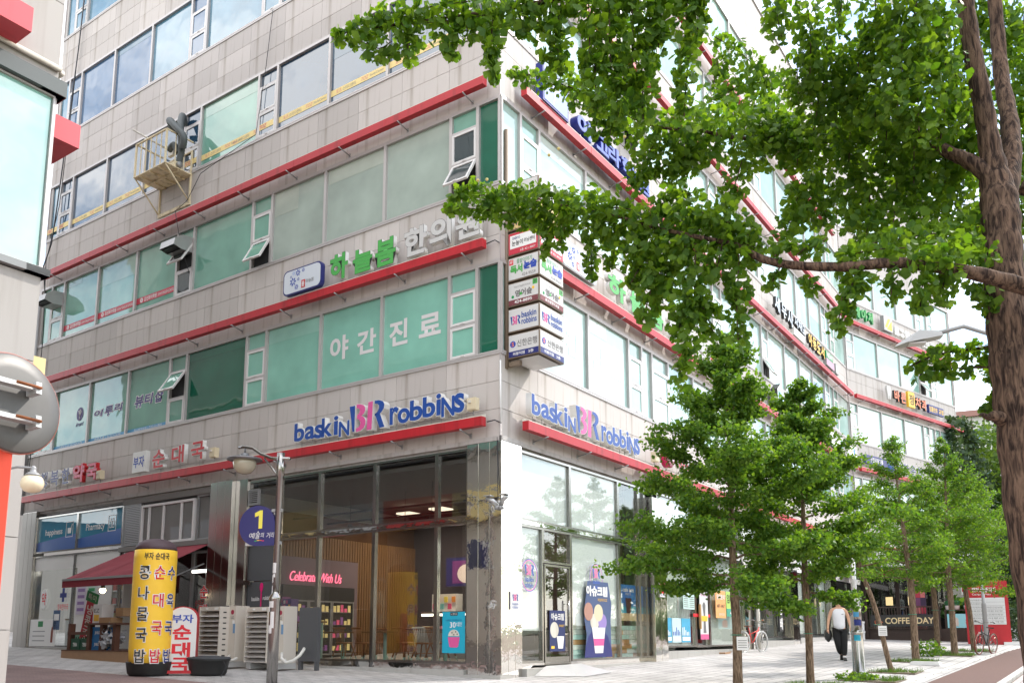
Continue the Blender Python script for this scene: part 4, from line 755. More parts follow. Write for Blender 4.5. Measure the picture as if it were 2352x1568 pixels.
for k, (kind, _) in enumerate(TB):
    z = k * .595
    b = MB().box(.02, .84, .02, 1.04, z + .005, z + .55).build('sign_box', M_BRNZ, tw)
    for side in (0, 1):
        Ms = T(0, 0, z) if side == 0 else T(.86, 0, z) @ RZ(90)
        w0, w1 = (.045, .815) if side == 0 else (.045, 1.015)
        MB().box(w0, w1, .008 if side == 0 else .012, .018, .03, .525).build('face', M_ACR, b, Ms)
        X = lambda a: w0 + (w1 - w0) * a
        def tx(s_, a, c, lo, hi, m, **q): text('lettering', s_, X(a), X(c), lo, hi, .004, m, b, Ms, **q)
        def bx(a, c, lo, hi, m, n='print'): MB().box(X(a), X(c), .006, .012, lo, hi).build(n, m, b, Ms)
        if kind == 'bank':
            bx(0, 1, .03, .16, M_LNAVY); tx('의왕지점', .14, .54, .06, .13, M_WHITE, off=.02); tx('2층', .66, .84, .06, .13, M_WHITE, off=.02); tx('신한은행', .28, .96, .24, .40, M_PRINTGR, off=.01)
            MB().prism([(X(.14) + .075 * math.cos(q * math.pi / 8), .32 + .075 * math.sin(q * math.pi / 8)) for q in range(16)], .005, .012).build('print', M_PRINTB, b, Ms); tx('S', .10, .18, .27, .37, M_ORG, off=.03)
        elif kind == 'ice':
            for pts, c in br_shapes(X(.06), .17, .34 * (w1 - w0), .2): MB().prism(pts, .004, .012).build('print', M_LPINK if c else M_LBLUE, b, Ms)
            tx('baskin', .44, .94, .29, .43, M_LBLUE, off=.02); tx('robbins', .44, .95, .14, .28, M_LBLUE, off=.02)
        elif kind == 'forest':
            bx(0, 1, .03, .15, mat('maroon print', srgb(120, 60, 66), .6)); tx('424-8895' if side == 0 else '윤선생영어교실', .2, .8, .055, .125, M_WHITE, off=.02); tx('영어숲', .22, .80, .2, .36, M_PRINTGR, off=.03)
            tx('Yoon\'s English School', .18, .74, .41, .46, M_PRINTGR); bx(.82, .98, .40, .52, M_LGREEN); tx('3F', .86, .96, .43, .5, M_PRINTK)
            for a, c, m in ((.14, .22, M_PRINTG), (.42, .26, M_LGREEN), (.84, .33, M_YEL)): MB().prism([(X(a) + .035 * math.cos(q * math.pi / 6), c + .035 * math.sin(q * math.pi / 6)) for q in range(12)], .003, .012).build('print', m, b, Ms)
        elif kind == 'essay':
            bx(.02, .16, .38, .5, M_WRED); tx('4F', .04, .14, .40, .48, M_WHITE); tx('풀밭이야기', .28, .8, .38, .49, M_PRINTG); tx('독서', .06, .48, .16, .36, M_LGREEN, off=.05); tx('논술', .52, .96, .2, .4, M_PRINTB, off=.05); tx('424-9559', .46, .92, .06, .13, M_PRINTGR)
        elif kind == 'learn':
            bx(0, 1, .03, .525, M_RSTRIP); MB().box(X(.05), X(.95), .003, .006, .16, .47).build('print', M_WHITE, b, Ms)
            for q in (('DAEKYO', .14, .4, .37, .43, M_PRINTN), ('눈높이', .12, .5, .22, .34, M_PRINTK), ('러닝센터', .54, .9, .24, .34, M_PRINTK)): text('lettering', q[0], X(q[1]), X(q[2]), q[3], q[4], .001, q[5], b, Ms, off=.02)
            tx('3층 421-8007', .4, .92, .06, .12, M_WHITE)
        elif kind == 'ava':
            bx(0, 1, .03, .525, mat('tan print', srgb(206, 176, 120), .6)); tx('AVA', .05, .5, .1, .26, M_PRINTK, off=.02); tx('(주)', .04, .3, .32, .46, M_PRINTK); tx('English', .55, .95, .32, .42, M_PRINTB, off=.02)
# ------------------------------------------------------------------ things fixed to the shaded side
def hood(x, z, lab):
    t = thing('vent_hood', lab, 'vent hood', FL @ T(x, 0, z), 'vent hoods on the shaded side')
    pr_ = [(0, .5), (-.38, .46), (-.62, .28), (-.66, .06), (-.40, .0), (0, .02)]
    MB().add([(-.35, y, z_) for y, z_ in pr_] + [(.35, y, z_) for y, z_ in pr_], [tuple(range(6)), tuple(range(11, 5, -1))] + [(i, i + 6, i + 7, i + 1) for i in range(5) if i not in (3,)], 0).build('cowl', mat('galvanised', lin(.42, .41, .40), .4, metal=.6, noise=.15, nscale=5), t)
    MB().box(-.33, .33, -.60, -.1, .035, .05).build('mesh_screen', M_BLACK, t)
hood(-18.9, 12.1, 'grey vent hood near the far edge above the red film strip'); hood(-11.65, 12.15, 'grey vent hood above the tilted casement in the middle')
CG = thing('balcony_cage', 'rusty cream steel cage bracketed under the dark blue windows with grey duct hoses inside', 'cage', FL @ T(-13.15, 0, 14.78))
M_CAGE = mat('cream steel', srgb(222, 206, 172), .6, noise=.12, nscale=8, streak=.5)
fl_ = MB().box(-.04, 1.60, -.95, 0, -.03, .0); 
for x in (0.25, .75, 1.2): fl_.box(x, x + .05, -.93, -.02, -.075, -.03)
fl_.box(0, 1.56, -.5, -.44, -.07, -.03); fl_.build('platform', M_CAGE, CG)
for x in (0.0, 1.56):
    for y in (-.93, -.03): MB().box(x - .025, x + .025, y - .025, y + .025, -.02 if y < -.5 else -.95, 1.1 if y < -.5 else .8).build('post', M_CAGE, CG)
for k in range(1, 6): MB().box(k * .26 - .012, k * .26 + .012, -.94, -.915, 0, 1.08).build('bar', M_CAGE, CG)
for x in (0, 1.56):
    for y in (-.62, -.33): MB().box(x - .012, x + .012, y, y + .025, 0, 1.08).build('bar', M_CAGE, CG)
MB().box(-.03, 1.59, -.955, -.905, 1.06, 1.10).box(-.02, .02, -.9, 0, 1.06, 1.1).box(1.54, 1.58, -.9, 0, 1.06, 1.1).box(0, 1.56, -.06, -.02, .75, .79).build('rail', M_CAGE, CG)
for x in (0, 1.56): MB().tube([(x, -.92, -.03), (x, -.04, -.88)], .024, 6).build('brace', M_CAGE, CG)
MB().box(-.03, 1.6, -.05, 0, -.98, -.88).build('wall_bar', M_CAGE, CG)
MB().tube([(.1, -1.15, 1.45), (.75, -.3, .95)], .03, 8).box(.7, .95, -.3, -.2, .75, .95).build('pole_arm', M_CREAM, CG)
def hose(name, pts, r_, lab):
    P = [Vector(p) for p in pts]; S = []
    for i in range(len(P) - 1):
        a, b, c, d = P[max(i - 1, 0)], P[i], P[i + 1], P[min(i + 2, len(P) - 1)]
        for k in range(14):
            t = k / 14; S.append(.5 * ((2 * b) + (c - a) * t + (2 * a - 5 * b + 4 * c - d) * t * t + (3 * b - a - 3 * c + d) * t ** 3))
    S.append(P[-1]); o = MB().tube(S, [r_ * (1.0 if k % 2 else .86) for k in range(len(S))], 10).build('duct_hose', mat('duct grey', lin(.10, .115, .12), .5), None, FL @ T(-13.15, 0, 14.78)); return tag(o, lab, 'duct hose', 'duct hoses in the cage')
hose('h', [(1.35, -.4, .05), (1.55, -.4, .6), (1.5, -.42, 1.1), (1.35, -.35, 1.6), (1.2, -.2, 2.0), (1.05, .0, 1.85)], .11, 'upright grey duct hose rising out of the cage with a foil band')
hose('h', [(.95, -.3, 1.55), (1.15, -.6, 1.65), (1.5, -.65, 1.35), (1.85, -.55, .9), (1.72, -.5, .6)], .11, 'looping grey duct hose that bends down at the side of the cage')
hose('h', [(1.05, -.5, .75), (1.3, -.5, .85), (1.45, -.45, .55)], .10, 'short grey duct elbow low inside the cage')
t = thing('fan_unit', 'small pale fan motor on the floor of the cage', 'fan', FL @ T(-11.75, -.45, 14.79)); MB().box(-.15, .12, -.12, .12, 0, .22).build('case', M_BEIGE, t); MB().lathe([(.09, 0), (.09, .1)], 14).build('motor', M_GREYMETAL, t, T(.12, 0, .12) @ RY(90))
# cctv pair at the corner, cables, pipes
cc = thing('security_camera', 'pair of small silver cameras on the steel corner column', 'security camera', FL @ T(.03, -.1, 3.55))
for s_ in (-1, 1):
    b = MB().tube([(s_ * .05, 0, -.05), (s_ * .13, -.05, .06), (s_ * .26, -.10, .12)], .05, 8).box(s_ * .2 - .09, s_ * .2 + .09, -.17, -.03, .15, .17).build('camera_body', mat('silver plastic', lin(.5), .3, metal=.6), cc); MB().lathe([(.06, -.05), (.06, .0), (.04, .04)], 10).build('camera_base', M_GREYMETAL, cc, T(s_ * .05, 0, -.08))
def wire(pts, r_, lab, m=None, n=5, name='cable'):
    return tag(MB().tube(pts, r_, n).build(name, m or M_CABLE), lab, name, 'cables on the shaded side')
lw = lambda u_, n_, z: FL @ Vector((-u_, -n_, z))
wire([lw(18.6, .1, 25), lw(18.75, .12, 22), lw(18.95, .16, 18.9), lw(19.15, .2, 16), lw(19.45, .14, 14.6), lw(19.75, .2, 13.8), lw(19.6, .1, 12.5)], .022, 'thick black cable bundle hanging down the far edge of the shaded side')
wire([lw(18.7, .08, 25), lw(18.9, .1, 20), lw(19.2, .1, 16), lw(19.5, .25, 13.9), lw(19.55, .1, 11), lw(19.7, .12, 6)], .014, 'thin black cable beside the bundle at the far edge')
wire([lw(8.05, .06, 18.8), lw(8.25, .06, 17), lw(8.5, .1, 15), lw(11.0, .1, 14.6), lw(11.6, .1, 13.9), lw(11.7, .42, 13.45), lw(11.5, .3, 12.4), lw(11.3, .08, 11.5)], .01, 'thin loose cable trailing from the dark blue windows past the cage')
wire([lw(.05, .06, 5.0), lw(.03, .07, 4.2), lw(.0, .1, 3.6)], .008, 'thin cable down the steel corner to the cameras'); wire([lw(.22, .2, 5.33), lw(.1, .08, 5.38), lw(-.05, .05, 5.3)], .014, 'short cable between the two lowest ledges at the corner'); wire([lw(.28, .2, 9.4), lw(.1, .08, 9.5), lw(-.0, .05, 9.42)], .014, 'short cable between the two second ledges at the corner')
tag(MB().tube([lw(-.03, .05, 5.3), lw(-.03, .05, 6.7)], .018, 8).build('drain_pipe', M_WHITE), 'short white pipe on the corner edge above the lowest ledge', 'pipe')
tag(MB().tube([lw(20.15, .02, 4.9), lw(20.15, .02, 12.6)], .1, 10).build('drain_pipe', M_GREYMETAL), 'grey drain pipe on the far edge of the shaded side', 'pipe')
# ------------------------------------------------------------------ ground
def pave_mat(name, c1, c2, bw, bh, mortar, ang=0, msize=.016, n=.15, bump=.3):
    m = bpy.data.materials.new(name); m.use_nodes = True; t = m.node_tree; l = t.links.new; b = t.nodes['Principled BSDF']; b.inputs['Roughness'].default_value = .85
    g = t.nodes.new('ShaderNodeTexCoord'); mp_ = t.nodes.new('ShaderNodeMapping'); mp_.inputs['Rotation'].default_value = (0, 0, ang); l(g.outputs['Object'], mp_.inputs['Vector'])
    br = t.nodes.new('ShaderNodeTexBrick'); br.inputs['Color1'].default_value = c1; br.inputs['Color2'].default_value = c2; br.inputs['Mortar'].default_value = mortar
    br.inputs['Scale'].default_value = 1; br.inputs['Brick Width'].default_value = bw; br.inputs['Row Height'].default_value = bh; br.inputs['Mortar Size'].default_value = msize; br.inputs['Mortar Smooth'].default_value = .2
    l(mp_.outputs[0], br.inputs['Vector'])
    cur = br.outputs['Color']
    for sc, lo, hi in ((.7, 1 - n * 1.6, 1 + n), (30, 1 - n, 1 + n)):
        nz_ = t.nodes.new('ShaderNodeTexNoise'); nz_.inputs['Scale'].default_value = sc; nz_.inputs['Detail'].default_value = 4; l(g.outputs['Object'], nz_.inputs['Vector'])
        mr = t.nodes.new('ShaderNodeMapRange'); mr.inputs['From Min'].default_value = .3; mr.inputs['From Max'].default_value = .7; mr.inputs['To Min'].default_value = lo; mr.inputs['To Max'].default_value = hi; l(nz_.outputs['Fac'], mr.inputs['Value'])
        mm = t.nodes.new('ShaderNodeMix'); mm.data_type = 'RGBA'; mm.blend_type = 'MULTIPLY'; mm.inputs['Factor'].default_value = 1; l(cur, mm.inputs['A']); l(mr.outputs[0], mm.inputs['B']); cur = mm.outputs['Result']
    l(cur, b.inputs['Base Color'])
    bp = t.nodes.new('ShaderNodeBump'); bp.inputs['Strength'].default_value = bump; bp.inputs['Distance'].default_value = .01; bp.invert = True; l(br.outputs['Fac'], bp.inputs['Height']); l(bp.outputs[0], b.inputs['Normal'])
    MATS[name] = m; return m
def sheet(name, pts_uv, m, dz, sub=1):
    """a paved sheet with corners given along the two facades, on the sloping ground"""
    vs = [uvp(a, b, dz) for a, b in pts_uv]; return struct(MB().add(vs, [tuple(range(len(vs)))]).build(name, m))
aR = math.atan2(V.y, V.x)
M_PAVE = pave_mat('pale pavers', lin(.50, .48, .465), lin(.42, .40, .39), .45, .30, lin(.20, .19, .18), -aR)
M_PAVER = pave_mat('red brick paving', lin(.285, .19, .175), lin(.25, .165, .155), .22, .11, lin(.17, .125, .115), -aR + .78, .006)
M_PAVEP = pave_mat('pinkish pavers', lin(.46, .40, .385), lin(.42, .36, .35), .40, .40, lin(.25, .22, .21), -aR, .012)
M_TRACK = mat('red asphalt', lin(.125, .068, .055), .9, noise=.2, nscale=60, bump=.2, bscale=120)  # base colour darkened to stand in for tree shade on the path
M_ASPH = mat('asphalt', lin(.06, .06, .062), .9, noise=.2, nscale=60)
M_EARTH = mat('earth', lin(.16, .125, .09), .95, noise=.25, nscale=12)
struct(MB().add([uvp(a, b, -.06) if abs(a) < 100 else uvp(a * .0 + (60 if a > 0 else -60), b * .0 + (90 if b > 0 else -60), -.06) for a, b in ((60, -60), (-60, -60), (-60, 90), (60, 90))], [(0, 1, 2, 3)]).build('ground', M_EARTH))
far = MB(); far.add([(-1500, -400, -3.2), (1500, -400, -3.2), (1500, 2600, -3.2), (-1500, 2600, -3.2)], [(0, 1, 2, 3)]); struct(far.build('terrain', mat('far ground', lin(.10, .12, .07), .95)))
sheet('plaza_paving', [(60, -60), (-8.45, -60), (-8.45, 60), (60, 60)], M_PAVE, .0)
sheet('red_paving', [(40, -4.15), (40, -7.4), (-5.2, -40), (-6.6, -40), (-6.6, -4.2), (3.4, -4.2)], M_PAVER, .004)
sheet('cycle_path', [(-6.98, -30), (-8.38, -30), (-8.7, 60), (-7.9, 60), (-7.35, 14)], M_TRACK, .005)
sheet('outer_paving', [(-8.5, -60), (-11.6, -60), (-11.6, 60), (-8.8, 60)], M_PAVEP, .002)
sheet('road', [(-11.8, -60), (-24, -60), (-24, 60), (-11.8, 60)], M_ASPH, -.10)
M_KERB = mat('kerb stone', lin(.52, .50, .47), .85, noise=.12, nscale=20)
kb = MB().box(-.07, .07, 0, .98, -.2, .012).mesh('kerb_stone', M_KERB)
kroot = thing('kerb_line', 'low pale kerb stones edging the red cycle path on the pavement side', 'kerb')

def slope_frame(u_, v):
    M = frame(tuple(uvp(u_, v, .004)), V); x = Vector((V.x, V.y, .0275)).normalized(); M.col[0][:3] = x; M.col[2][:3] = x.cross(Vector(M.col[1][:3])); return M
kroot2 = thing('kerb_line', 'low pale kerb stones on the road side of the red cycle path', 'kerb')
for k in range(30): link('kerb_stone', kb, kroot2, slope_frame(-8.46 - .004 * k, -4 + k) @ RZ(-90))
for k in range(46):
    v = -4 + k; u_ = -6.91 - .0012 * max(v, 0) ** 2; link('kerb_stone', kb, kroot, slope_frame(u_, v) @ RZ(-90))
road_k = MB()
for k in range(40): p = frame(tuple(uvp(-11.7, -20 + k * 1.5, -.1)), V); road_k.add([p @ Vector(q) for q in ((0, -.1, 0), (1.49, -.1, 0), (1.49, .1, 0), (0, .1, 0), (0, -.1, .13), (1.49, -.1, .13), (1.49, .1, .13), (0, .1, .13))], [(4, 5, 6, 7), (0, 1, 5, 4), (2, 3, 7, 6)])
struct(road_k.build('road_kerb', M_KERB))
# tree pits with weeds
G_GRASS = leaf_mat('grass', lin(.055, .13, .03), lin(.12, .2, .05), .35)
PITS = []
def pit(u_, v, k):
    M = frame(tuple(uvp(u_, v, .006)), V) @ RZ(0)
    struct(MB().box(-.62, .62, -.55, .55, -.03, .002).build('tree_pit', M_EARTH, None, M))
    rg = np.random.default_rng(k); n = 1300
    r_ = rg.uniform(-1, 1, (n, 2)) * [.62, .52]; keep = (np.sin(r_[:, 0] * 7 + k) + np.cos(r_[:, 1] * 9 + k * 2) + rg.normal(0, .6, n)) > -.25; r_ = r_[keep]; n = len(r_)
    h = rg.uniform(.03, .13, n); a = rg.uniform(0, 6.28, n); w = .006 + .004 * rg.random(n); lean = rg.normal(0, .05, (n, 2))
    Vv = np.zeros((n, 3, 3)); Vv[:, 0, :2] = r_ - np.stack([np.cos(a), np.sin(a)], 1) * w[:, None]; Vv[:, 1, :2] = r_ + np.stack([np.cos(a), np.sin(a)], 1) * w[:, None]; Vv[:, 2, :2] = r_ + lean; Vv[:, 2, 2] = h
    stuff(link('grass', np_mesh('grass', Vv.reshape(-1, 3), np.arange(n * 3).reshape(-1, 3), G_GRASS), None, M))
for k, (u_, v) in enumerate(((-5.3, .1), (-5.7, 2.4), (-6.25, 4.6), (-6.15, 7.3), (-5.85, 11.7), (-6.3, 15.9), (-5.65, 17.2), (-6.5, 19.2))): pit(u_, v, k)
def clump(name, lab, cat, pos, n, r_, h, ls, m, seed, group=None):
    rg = np.random.default_rng(seed); p = rg.normal(0, 1, (n, 3)); p /= np.linalg.norm(p, axis=1, keepdims=True); p *= rg.uniform(.5, 1, (n, 1)) ** .6 * np.array([r_, r_, h / 2]); p[:, 2] += h / 2
    p *= 1 + .22 * np.sin(p[:, :1] * 9 / r_ + seed) * np.cos(p[:, 1:2] * 7 / r_); p[:, 2] = np.abs(p[:, 2])
    o = leaf_cloud(name, p + np.array(pos), ls, m, rg, None, simple=True); return tag(o, lab, cat, group)
# ginkgo leaves: fan shapes
FAN = np.array([(0, 0, 0), (-.62, .50, .06), (-.40, .92, .10), (-.06, 1.0, .02), (0, .70, 0), (.06, 1.0, .02), (.40, .92, .10), (.62, .50, .06)], np.float64)
FANF = np.array([(0, 2, 1), (0, 3, 2), (0, 4, 3), (0, 5, 4), (0, 6, 5), (0, 7, 6)])
FAN2 = np.array([(0, 0, 0), (-.6, .62, .05), (-.1, 1.0, .02), (.1, 1.0, .02), (.6, .62, .05)], np.float64); FAN2F = np.array([(0, 2, 1), (0, 3, 2), (0, 4, 3)])
def leaf_cloud(name, P, size, m, rg, parent, simple=False, droop=.35, nz=None):
    n = len(P); T0, TF = (FAN2, FAN2F) if simple else (FAN, FANF)
    d = rg.normal(0, 1, (n, 3)); d[:, 2] -= droop * 2; d /= np.linalg.norm(d, axis=1, keepdims=True)
    nn = rg.normal(0, 1, (n, 3)); nn[:, 2] += .5; nn -= (nn * d).sum(1, keepdims=True) * d; nn /= np.linalg.norm(nn, axis=1, keepdims=True); sx = np.cross(d, nn)
    s_ = size * rg.uniform(.5, 1.25, (n, 1, 1)); fold = rg.uniform(-1, 2.2, (n, 1, 1))
    W = (T0[None, :, 0:1] * sx[:, None] + T0[None, :, 1:2] * d[:, None] + T0[None, :, 2:3] * fold * nn[:, None]) * s_ + P[:, None]
    k = len(T0); F = (TF[None] + (np.arange(n) * k)[:, None, None]).reshape(-1, 3)
    return link(name, np_mesh(name, W.reshape(-1, 3), F, m), parent)
# ------------------------------------------------------------------ the inflatable pillar
p0 = uvp(6.25, -3.95)
inf = thing('inflatable_pillar', 'tall yellow inflatable advertising pillar standing in a black tub on the paving', 'inflatable', frame(tuple(p0), (1, .12)))
M_INF = mat('yellow fabric', srgb(255, 206, 62), .5, noise=.05, nscale=2.5, bump=.25, bscale=3)
MB().lathe([(.38, .0), (.43, .05), (.47, .27), (.47, .29), (.44, .29)], 28, sy=.8).build('tub', M_BLACK, inf)
prof = [(.41, .27), (.425, .5), (.43, 1.0), (.435, 1.8), (.435, 2.45), (.425, 2.62)]
MB().lathe([(a, b) for a, b in prof], 40).build('body', M_INF, inf, T(0, 0, 0))
mb = MB(); n = 40; vs = []; 
mb.lathe([(.425, 2.62), (.41, 2.70), (.36, 2.78), (.25, 2.84), (.1, 2.87)], 40); mb.build('dome_cap', mat('dark fabric', srgb(84, 66, 72), .6), inf)
def wrap_text(s_, ang, z0, z1, hw, m, r_, off):
    me = text_mesh(s_, -hw, hw, z0, z1, 0, 0, off, m, 0, 3)
    co = np.empty(len(me.vertices) * 3, np.float32); me.vertices.foreach_get('co', co); co = co.reshape(-1, 3); a = R(ang) + co[:, 0] / r_
    out = np.stack([np.sin(a) * r_, -np.cos(a) * r_, co[:, 2]], 1); me.vertices.foreach_set('co', out.astype(np.float32).ravel()); me.update(); return link('lettering', me, inf)
for col, ang, m in (('콩나물국밥', -12, M_PRINTK), ('순대국밥', 28, M_WRED), ('수육국밥', 64, M_PRINTN)):
    nn_ = len(col); zs = [2.13 - k * (1.72 / (nn_ - 1)) for k in range(nn_)]
    for ch, z in zip(col, zs): wrap_text(ch, ang, z - .155, z + .155, .135 if ang < 0 else .12, M_WHITE, .442, .055); wrap_text(ch, ang, z - .138, z + .138, .121 if ang < 0 else .107, m, .446, .014)
wrap_text('부자 순대국', 18, 2.40, 2.55, .26, M_PRINTK, .442, .02)
# ------------------------------------------------------------------ standing sign and the lidded tub
sg = thing('standing_sign', 'round topped white sign with a red edge and red and blue letters', 'sign board', frame(tuple(uvp(5.8, -3.5)), (.99, .12)) @ Matrix.Diagonal((1.18, .8, 1.06, 1)))
pts = [(-.27, .08), (.27, .08), (.27, 1.12)] + [(.27 * math.cos(R(15 * k)), 1.12 + .24 * math.sin(R(15 * k))) for k in range(1, 12)] + [(-.27, 1.12)]
MB().prism(pts, -.09, .09).build('cabinet', M_RED, sg); MB().prism([(a * .93, .1 + (b - .1) * .985) for a, b in pts], -.098, -.091).build('face', mat('sign white', lin(.72, .71, .70), .4), sg)
MB().box(-.33, .33, -.2, -.12, .04, .1).box(-.33, .33, .12, .2, .04, .1).box(-.30, -.22, -.2, .2, .05, .1).box(.22, .30, -.2, .2, .05, .1).build('foot', M_RED, sg)
for x in (-.28, .28):
    for y in (-.16, .16): MB().lathe([(.035, -.015), (.035, .015)], 10).build('caster', M_GREYMETAL, sg, T(x, y, .035) @ RX(90))
text('lettering', '부자', -.19, .19, 1.03, 1.20, -.102, M_PRINTB, sg, off=.025)
for ch, z in (('순', .70), ('대', .36), ('국', .06)): text('lettering', ch, -.16, .16, z if z > .1 else .09, z + .29, -.102, M_WRED, sg, off=.035)
tb = thing('tub', 'black oval rubber tub with its lid on beside the white sign', 'tub', frame(tuple(uvp(5.35, -3.15)), (1, -.15)))
MB().lathe([(.36, .0), (.40, .06), (.45, .30), (.47, .31), (.47, .34), (.44, .34)], 28, sy=.72).build('body', M_BLACK, tb); MB().lathe([(.48, .335), (.48, .36), (.44, .385), (.36, .385), (.34, .395), (.24, .395), (.22, .405), (.08, .41)], 28, sy=.72).build('lid', mat('worn rubber', lin(.045, .048, .055), .7, noise=.3, nscale=8), tb)
tag(MB().tube([uvp(4.95, -3.1, .35), uvp(4.8, -3.12, .2), uvp(4.86, -3.2, .01), uvp(4.7, -3.3, .01)], .006, 5).build('cable', M_CABLE), 'thin cable trailing from the oval tub to the ground', 'cable')
# ------------------------------------------------------------------ outdoor condenser units
M_AC = mat('condenser beige', srgb(206, 198, 188), .5, noise=.04, nscale=3); M_ACL = mat('condenser louvre', srgb(188, 182, 178), .5)
def condenser(u_, v, lab):
    t = thing('outdoor_unit', lab, 'air conditioner', FL @ T(-u_, -v, gz(FL, -u_, -v)) , 'outdoor units by the service door')
    MB().box(0, .98, -.38, .0, .13, 1.42).build('case', M_AC, t); MB().box(.74, .985, -.386, .002, .14, 1.41).build('side_cover', M_AC, t)
    MB().box(.0, .72, -.46, -.385, .14, 1.42).build('guide_back', M_DARK, t)
    fr = MB().box(-.02, .0, -.66, -.38, .14, 1.40).box(.72, .745, -.66, -.38, .14, 1.40); fr.box(0, .72, -.64, -.40, 1.30, 1.40); fr.build('guide_frame', M_AC, t)
    for k in range(10):
        z = .2 + k * .113
        MB().add([(0, -.66, z - .05), (.72, -.66, z - .05), (.72, -.46, z + .06), (0, -.46, z + .06), (0, -.65, z - .055), (.72, -.65, z - .055), (.72, -.45, z + .055), (0, -.45, z + .055)], [(0, 1, 2, 3), (4, 7, 6, 5), (0, 4, 5, 1), (0, 3, 7, 4), (1, 5, 6, 2)]).build('louvre', M_ACL, t)
    for k in range(9): MB().box(.746, .75, -.56, -.47, .25 + k * .125, .28 + k * .125).build('slot', M_BLACK, t)
    MB().prism([(.86 + .055 * math.cos(q * math.pi / 9), 1.27 + .055 * math.sin(q * math.pi / 9)) for q in range(18)], -.392, -.386).build('maker_mark', mat('maker red', srgb(160, 30, 66), .5), t); text('lettering', 'LG', .81, .91, 1.11, 1.18, -.389, M_PRINTGR, t, off=.02)
    MB().box(.90, .97, -.389, -.386, .78, 1.0).build('rating_label', mat('label blue', srgb(110, 150, 190), .6), t); MB().box(.87, .95, -.389, -.386, 1.0, 1.08).build('label', M_WHITE, t)
    MB().box(.2, .28, -.648, -.64, 1.33, 1.37).box(.52, .66, -.648, -.64, 1.32, 1.38).build('label', M_WHITE, t)
    for x in (.02, .84): MB().box(x, x + .14, -.62, .02, 0, .13).build('foot_block', mat('foot block', lin(.45), .8), t)
    MB().tube([(.84, -.40, .26), (.88, -.52, .2), (.98, -.55, .15), (1.06, -.45, .17), (1.1, -.38, .22)], .03, 8).build('pipe_sleeve', mat('pipe wrap', lin(.7, .68, .64), .8), t)
    MB().box(.76, .97, -.388, -.384, .14, .36).build('service_panel', M_AC, t)
    return t
condenser(7.42, 1.25, 'beige louvred outdoor unit nearest the white standing sign'); condenser(6.06, .98, 'second beige louvred outdoor unit behind the steel lamp pole')
t = thing('screen_board', 'dark slate board standing at the end of the outdoor units', 'board', FL @ T(-5.03, -.85, gz(FL, -4.9, -.9))); MB().box(0, .62, -.1, 0, .2, 1.42).build('panel', M_SLATE, t); MB().box(.02, .08, -.1, 0, 0, .2).box(.54, .6, -.1, 0, 0, .2).build('leg', M_SLATE, t)
tag(MB().tube([FL @ Vector(p) for p in ((-5.05, -1.42, .40), (-4.95, -1.5, .28), (-4.8, -1.5, .2), (-4.66, -1.42, .24), (-4.58, -1.3, .36), (-4.55, -1.22, .48), (-4.62, -1.15, .5), (-4.72, -1.1, .42))], .035, 8).build('pipe_sleeve', mat('pipe wrap', lin(.7, .68, .64), .8)), 'loop of white wrapped pipe hanging off the second outdoor unit', 'pipe')
# ------------------------------------------------------------------ lamp pole with round street sign
lp = thing('street_lamp', 'steel street lamp pole with a globe lamp and paper scraps on its shaft', 'street lamp', frame(tuple(uvp(2.79, -3.62)), (.86, -.5)))
MB().lathe([(.105, -.1), (.105, 1.55), (.12, 1.60), (.12, 1.64), (.075, 1.70), (.075, 1.74)], 20).build('shaft_base', M_STEEL2, lp); MB().lathe([(.066, 1.72), (.066, 4.0), (.078, 4.01), (.078, 4.48)], 18).build('shaft', M_STEEL2, lp)
MB().tube([(.24, 0, 4.34), (-.25, 0, 4.40), (-.55, 0, 4.52), (-.78, 0, 4.66), (-1.05, 0, 4.72), (-1.18, 0, 4.72)], .032, 10).tube([(0, 0, 3.98), (-.45, 0, 4.42)], .022, 8).build('arm', M_STEEL2, lp)
MB().tube([(-1.0, 0, 4.71), (-1.0, 0, 4.58)], .02, 8).lathe([(.08, 0), (.09, .06), (.03, .09)], 14, (-1.0, 0, 4.5)).lathe([(.36, -.02), (.34, .01), (.12, .05)], 24, (-1.0, 0, 4.46)).build('lamp_shade', mat('grey enamel', lin(.22, .22, .23), .35, metal=.6), lp)
MB().lathe([(.05, -.30), (.14, -.27), (.215, -.18), (.235, -.08), (.22, .0), (.2, .01)], 22, (-1.0, 0, 4.45)).build('globe', mat('smoked globe', srgb(176, 168, 148), .15, coat=.5), lp)
M_PAPER = mat('paper scrap', lin(.68, .66, .66), .8, noise=.2, nscale=14)
def wrap_patch(a0, a1, z0, z1, r_, m, name='paper_scrap'):
    k = 6; vs = [(math.cos(R(a0 + (a1 - a0) * q / k)) * r_, math.sin(R(a0 + (a1 - a0) * q / k)) * r_, z) for z in (z0, z1) for q in range(k + 1)]
    return MB().add(vs, [(q, q + 1, k + 2 + q, k + 1 + q) for q in range(k)]).build(name, m, lp)
for a0, a1, z0, z1, r_ in ((-130, -50, 2.10, 2.30, .068), (-150, -90, 1.92, 2.06, .068), (-100, -60, 2.02, 2.09, .068), (-140, -60, 1.44, 1.58, .107), (-170, -100, 1.36, 1.44, .107), (-90, -50, 1.05, 1.36, .107), (-110, -70, .95, 1.1, .108), (-140, -95, 1.74, 1.86, .0685)): wrap_patch(a0, a1, z0, z1, r_, M_PAPER)
st = thing('street_sign', 'round navy street sign with a yellow figure one on the lamp pole', 'sign', frame(tuple(uvp(2.79, -3.62)), (.95, -.28)) @ T(0, 0, 2.62))
M_SNAVY = mat('street sign navy', srgb(48, 46, 106), .35)
D = lambda cx, cz, r_: [(cx + r_ * math.cos(R(k * 11.25)), cz + r_ * math.sin(R(k * 11.25))) for k in range(25)] + [(cx + r_, cz - r_)]
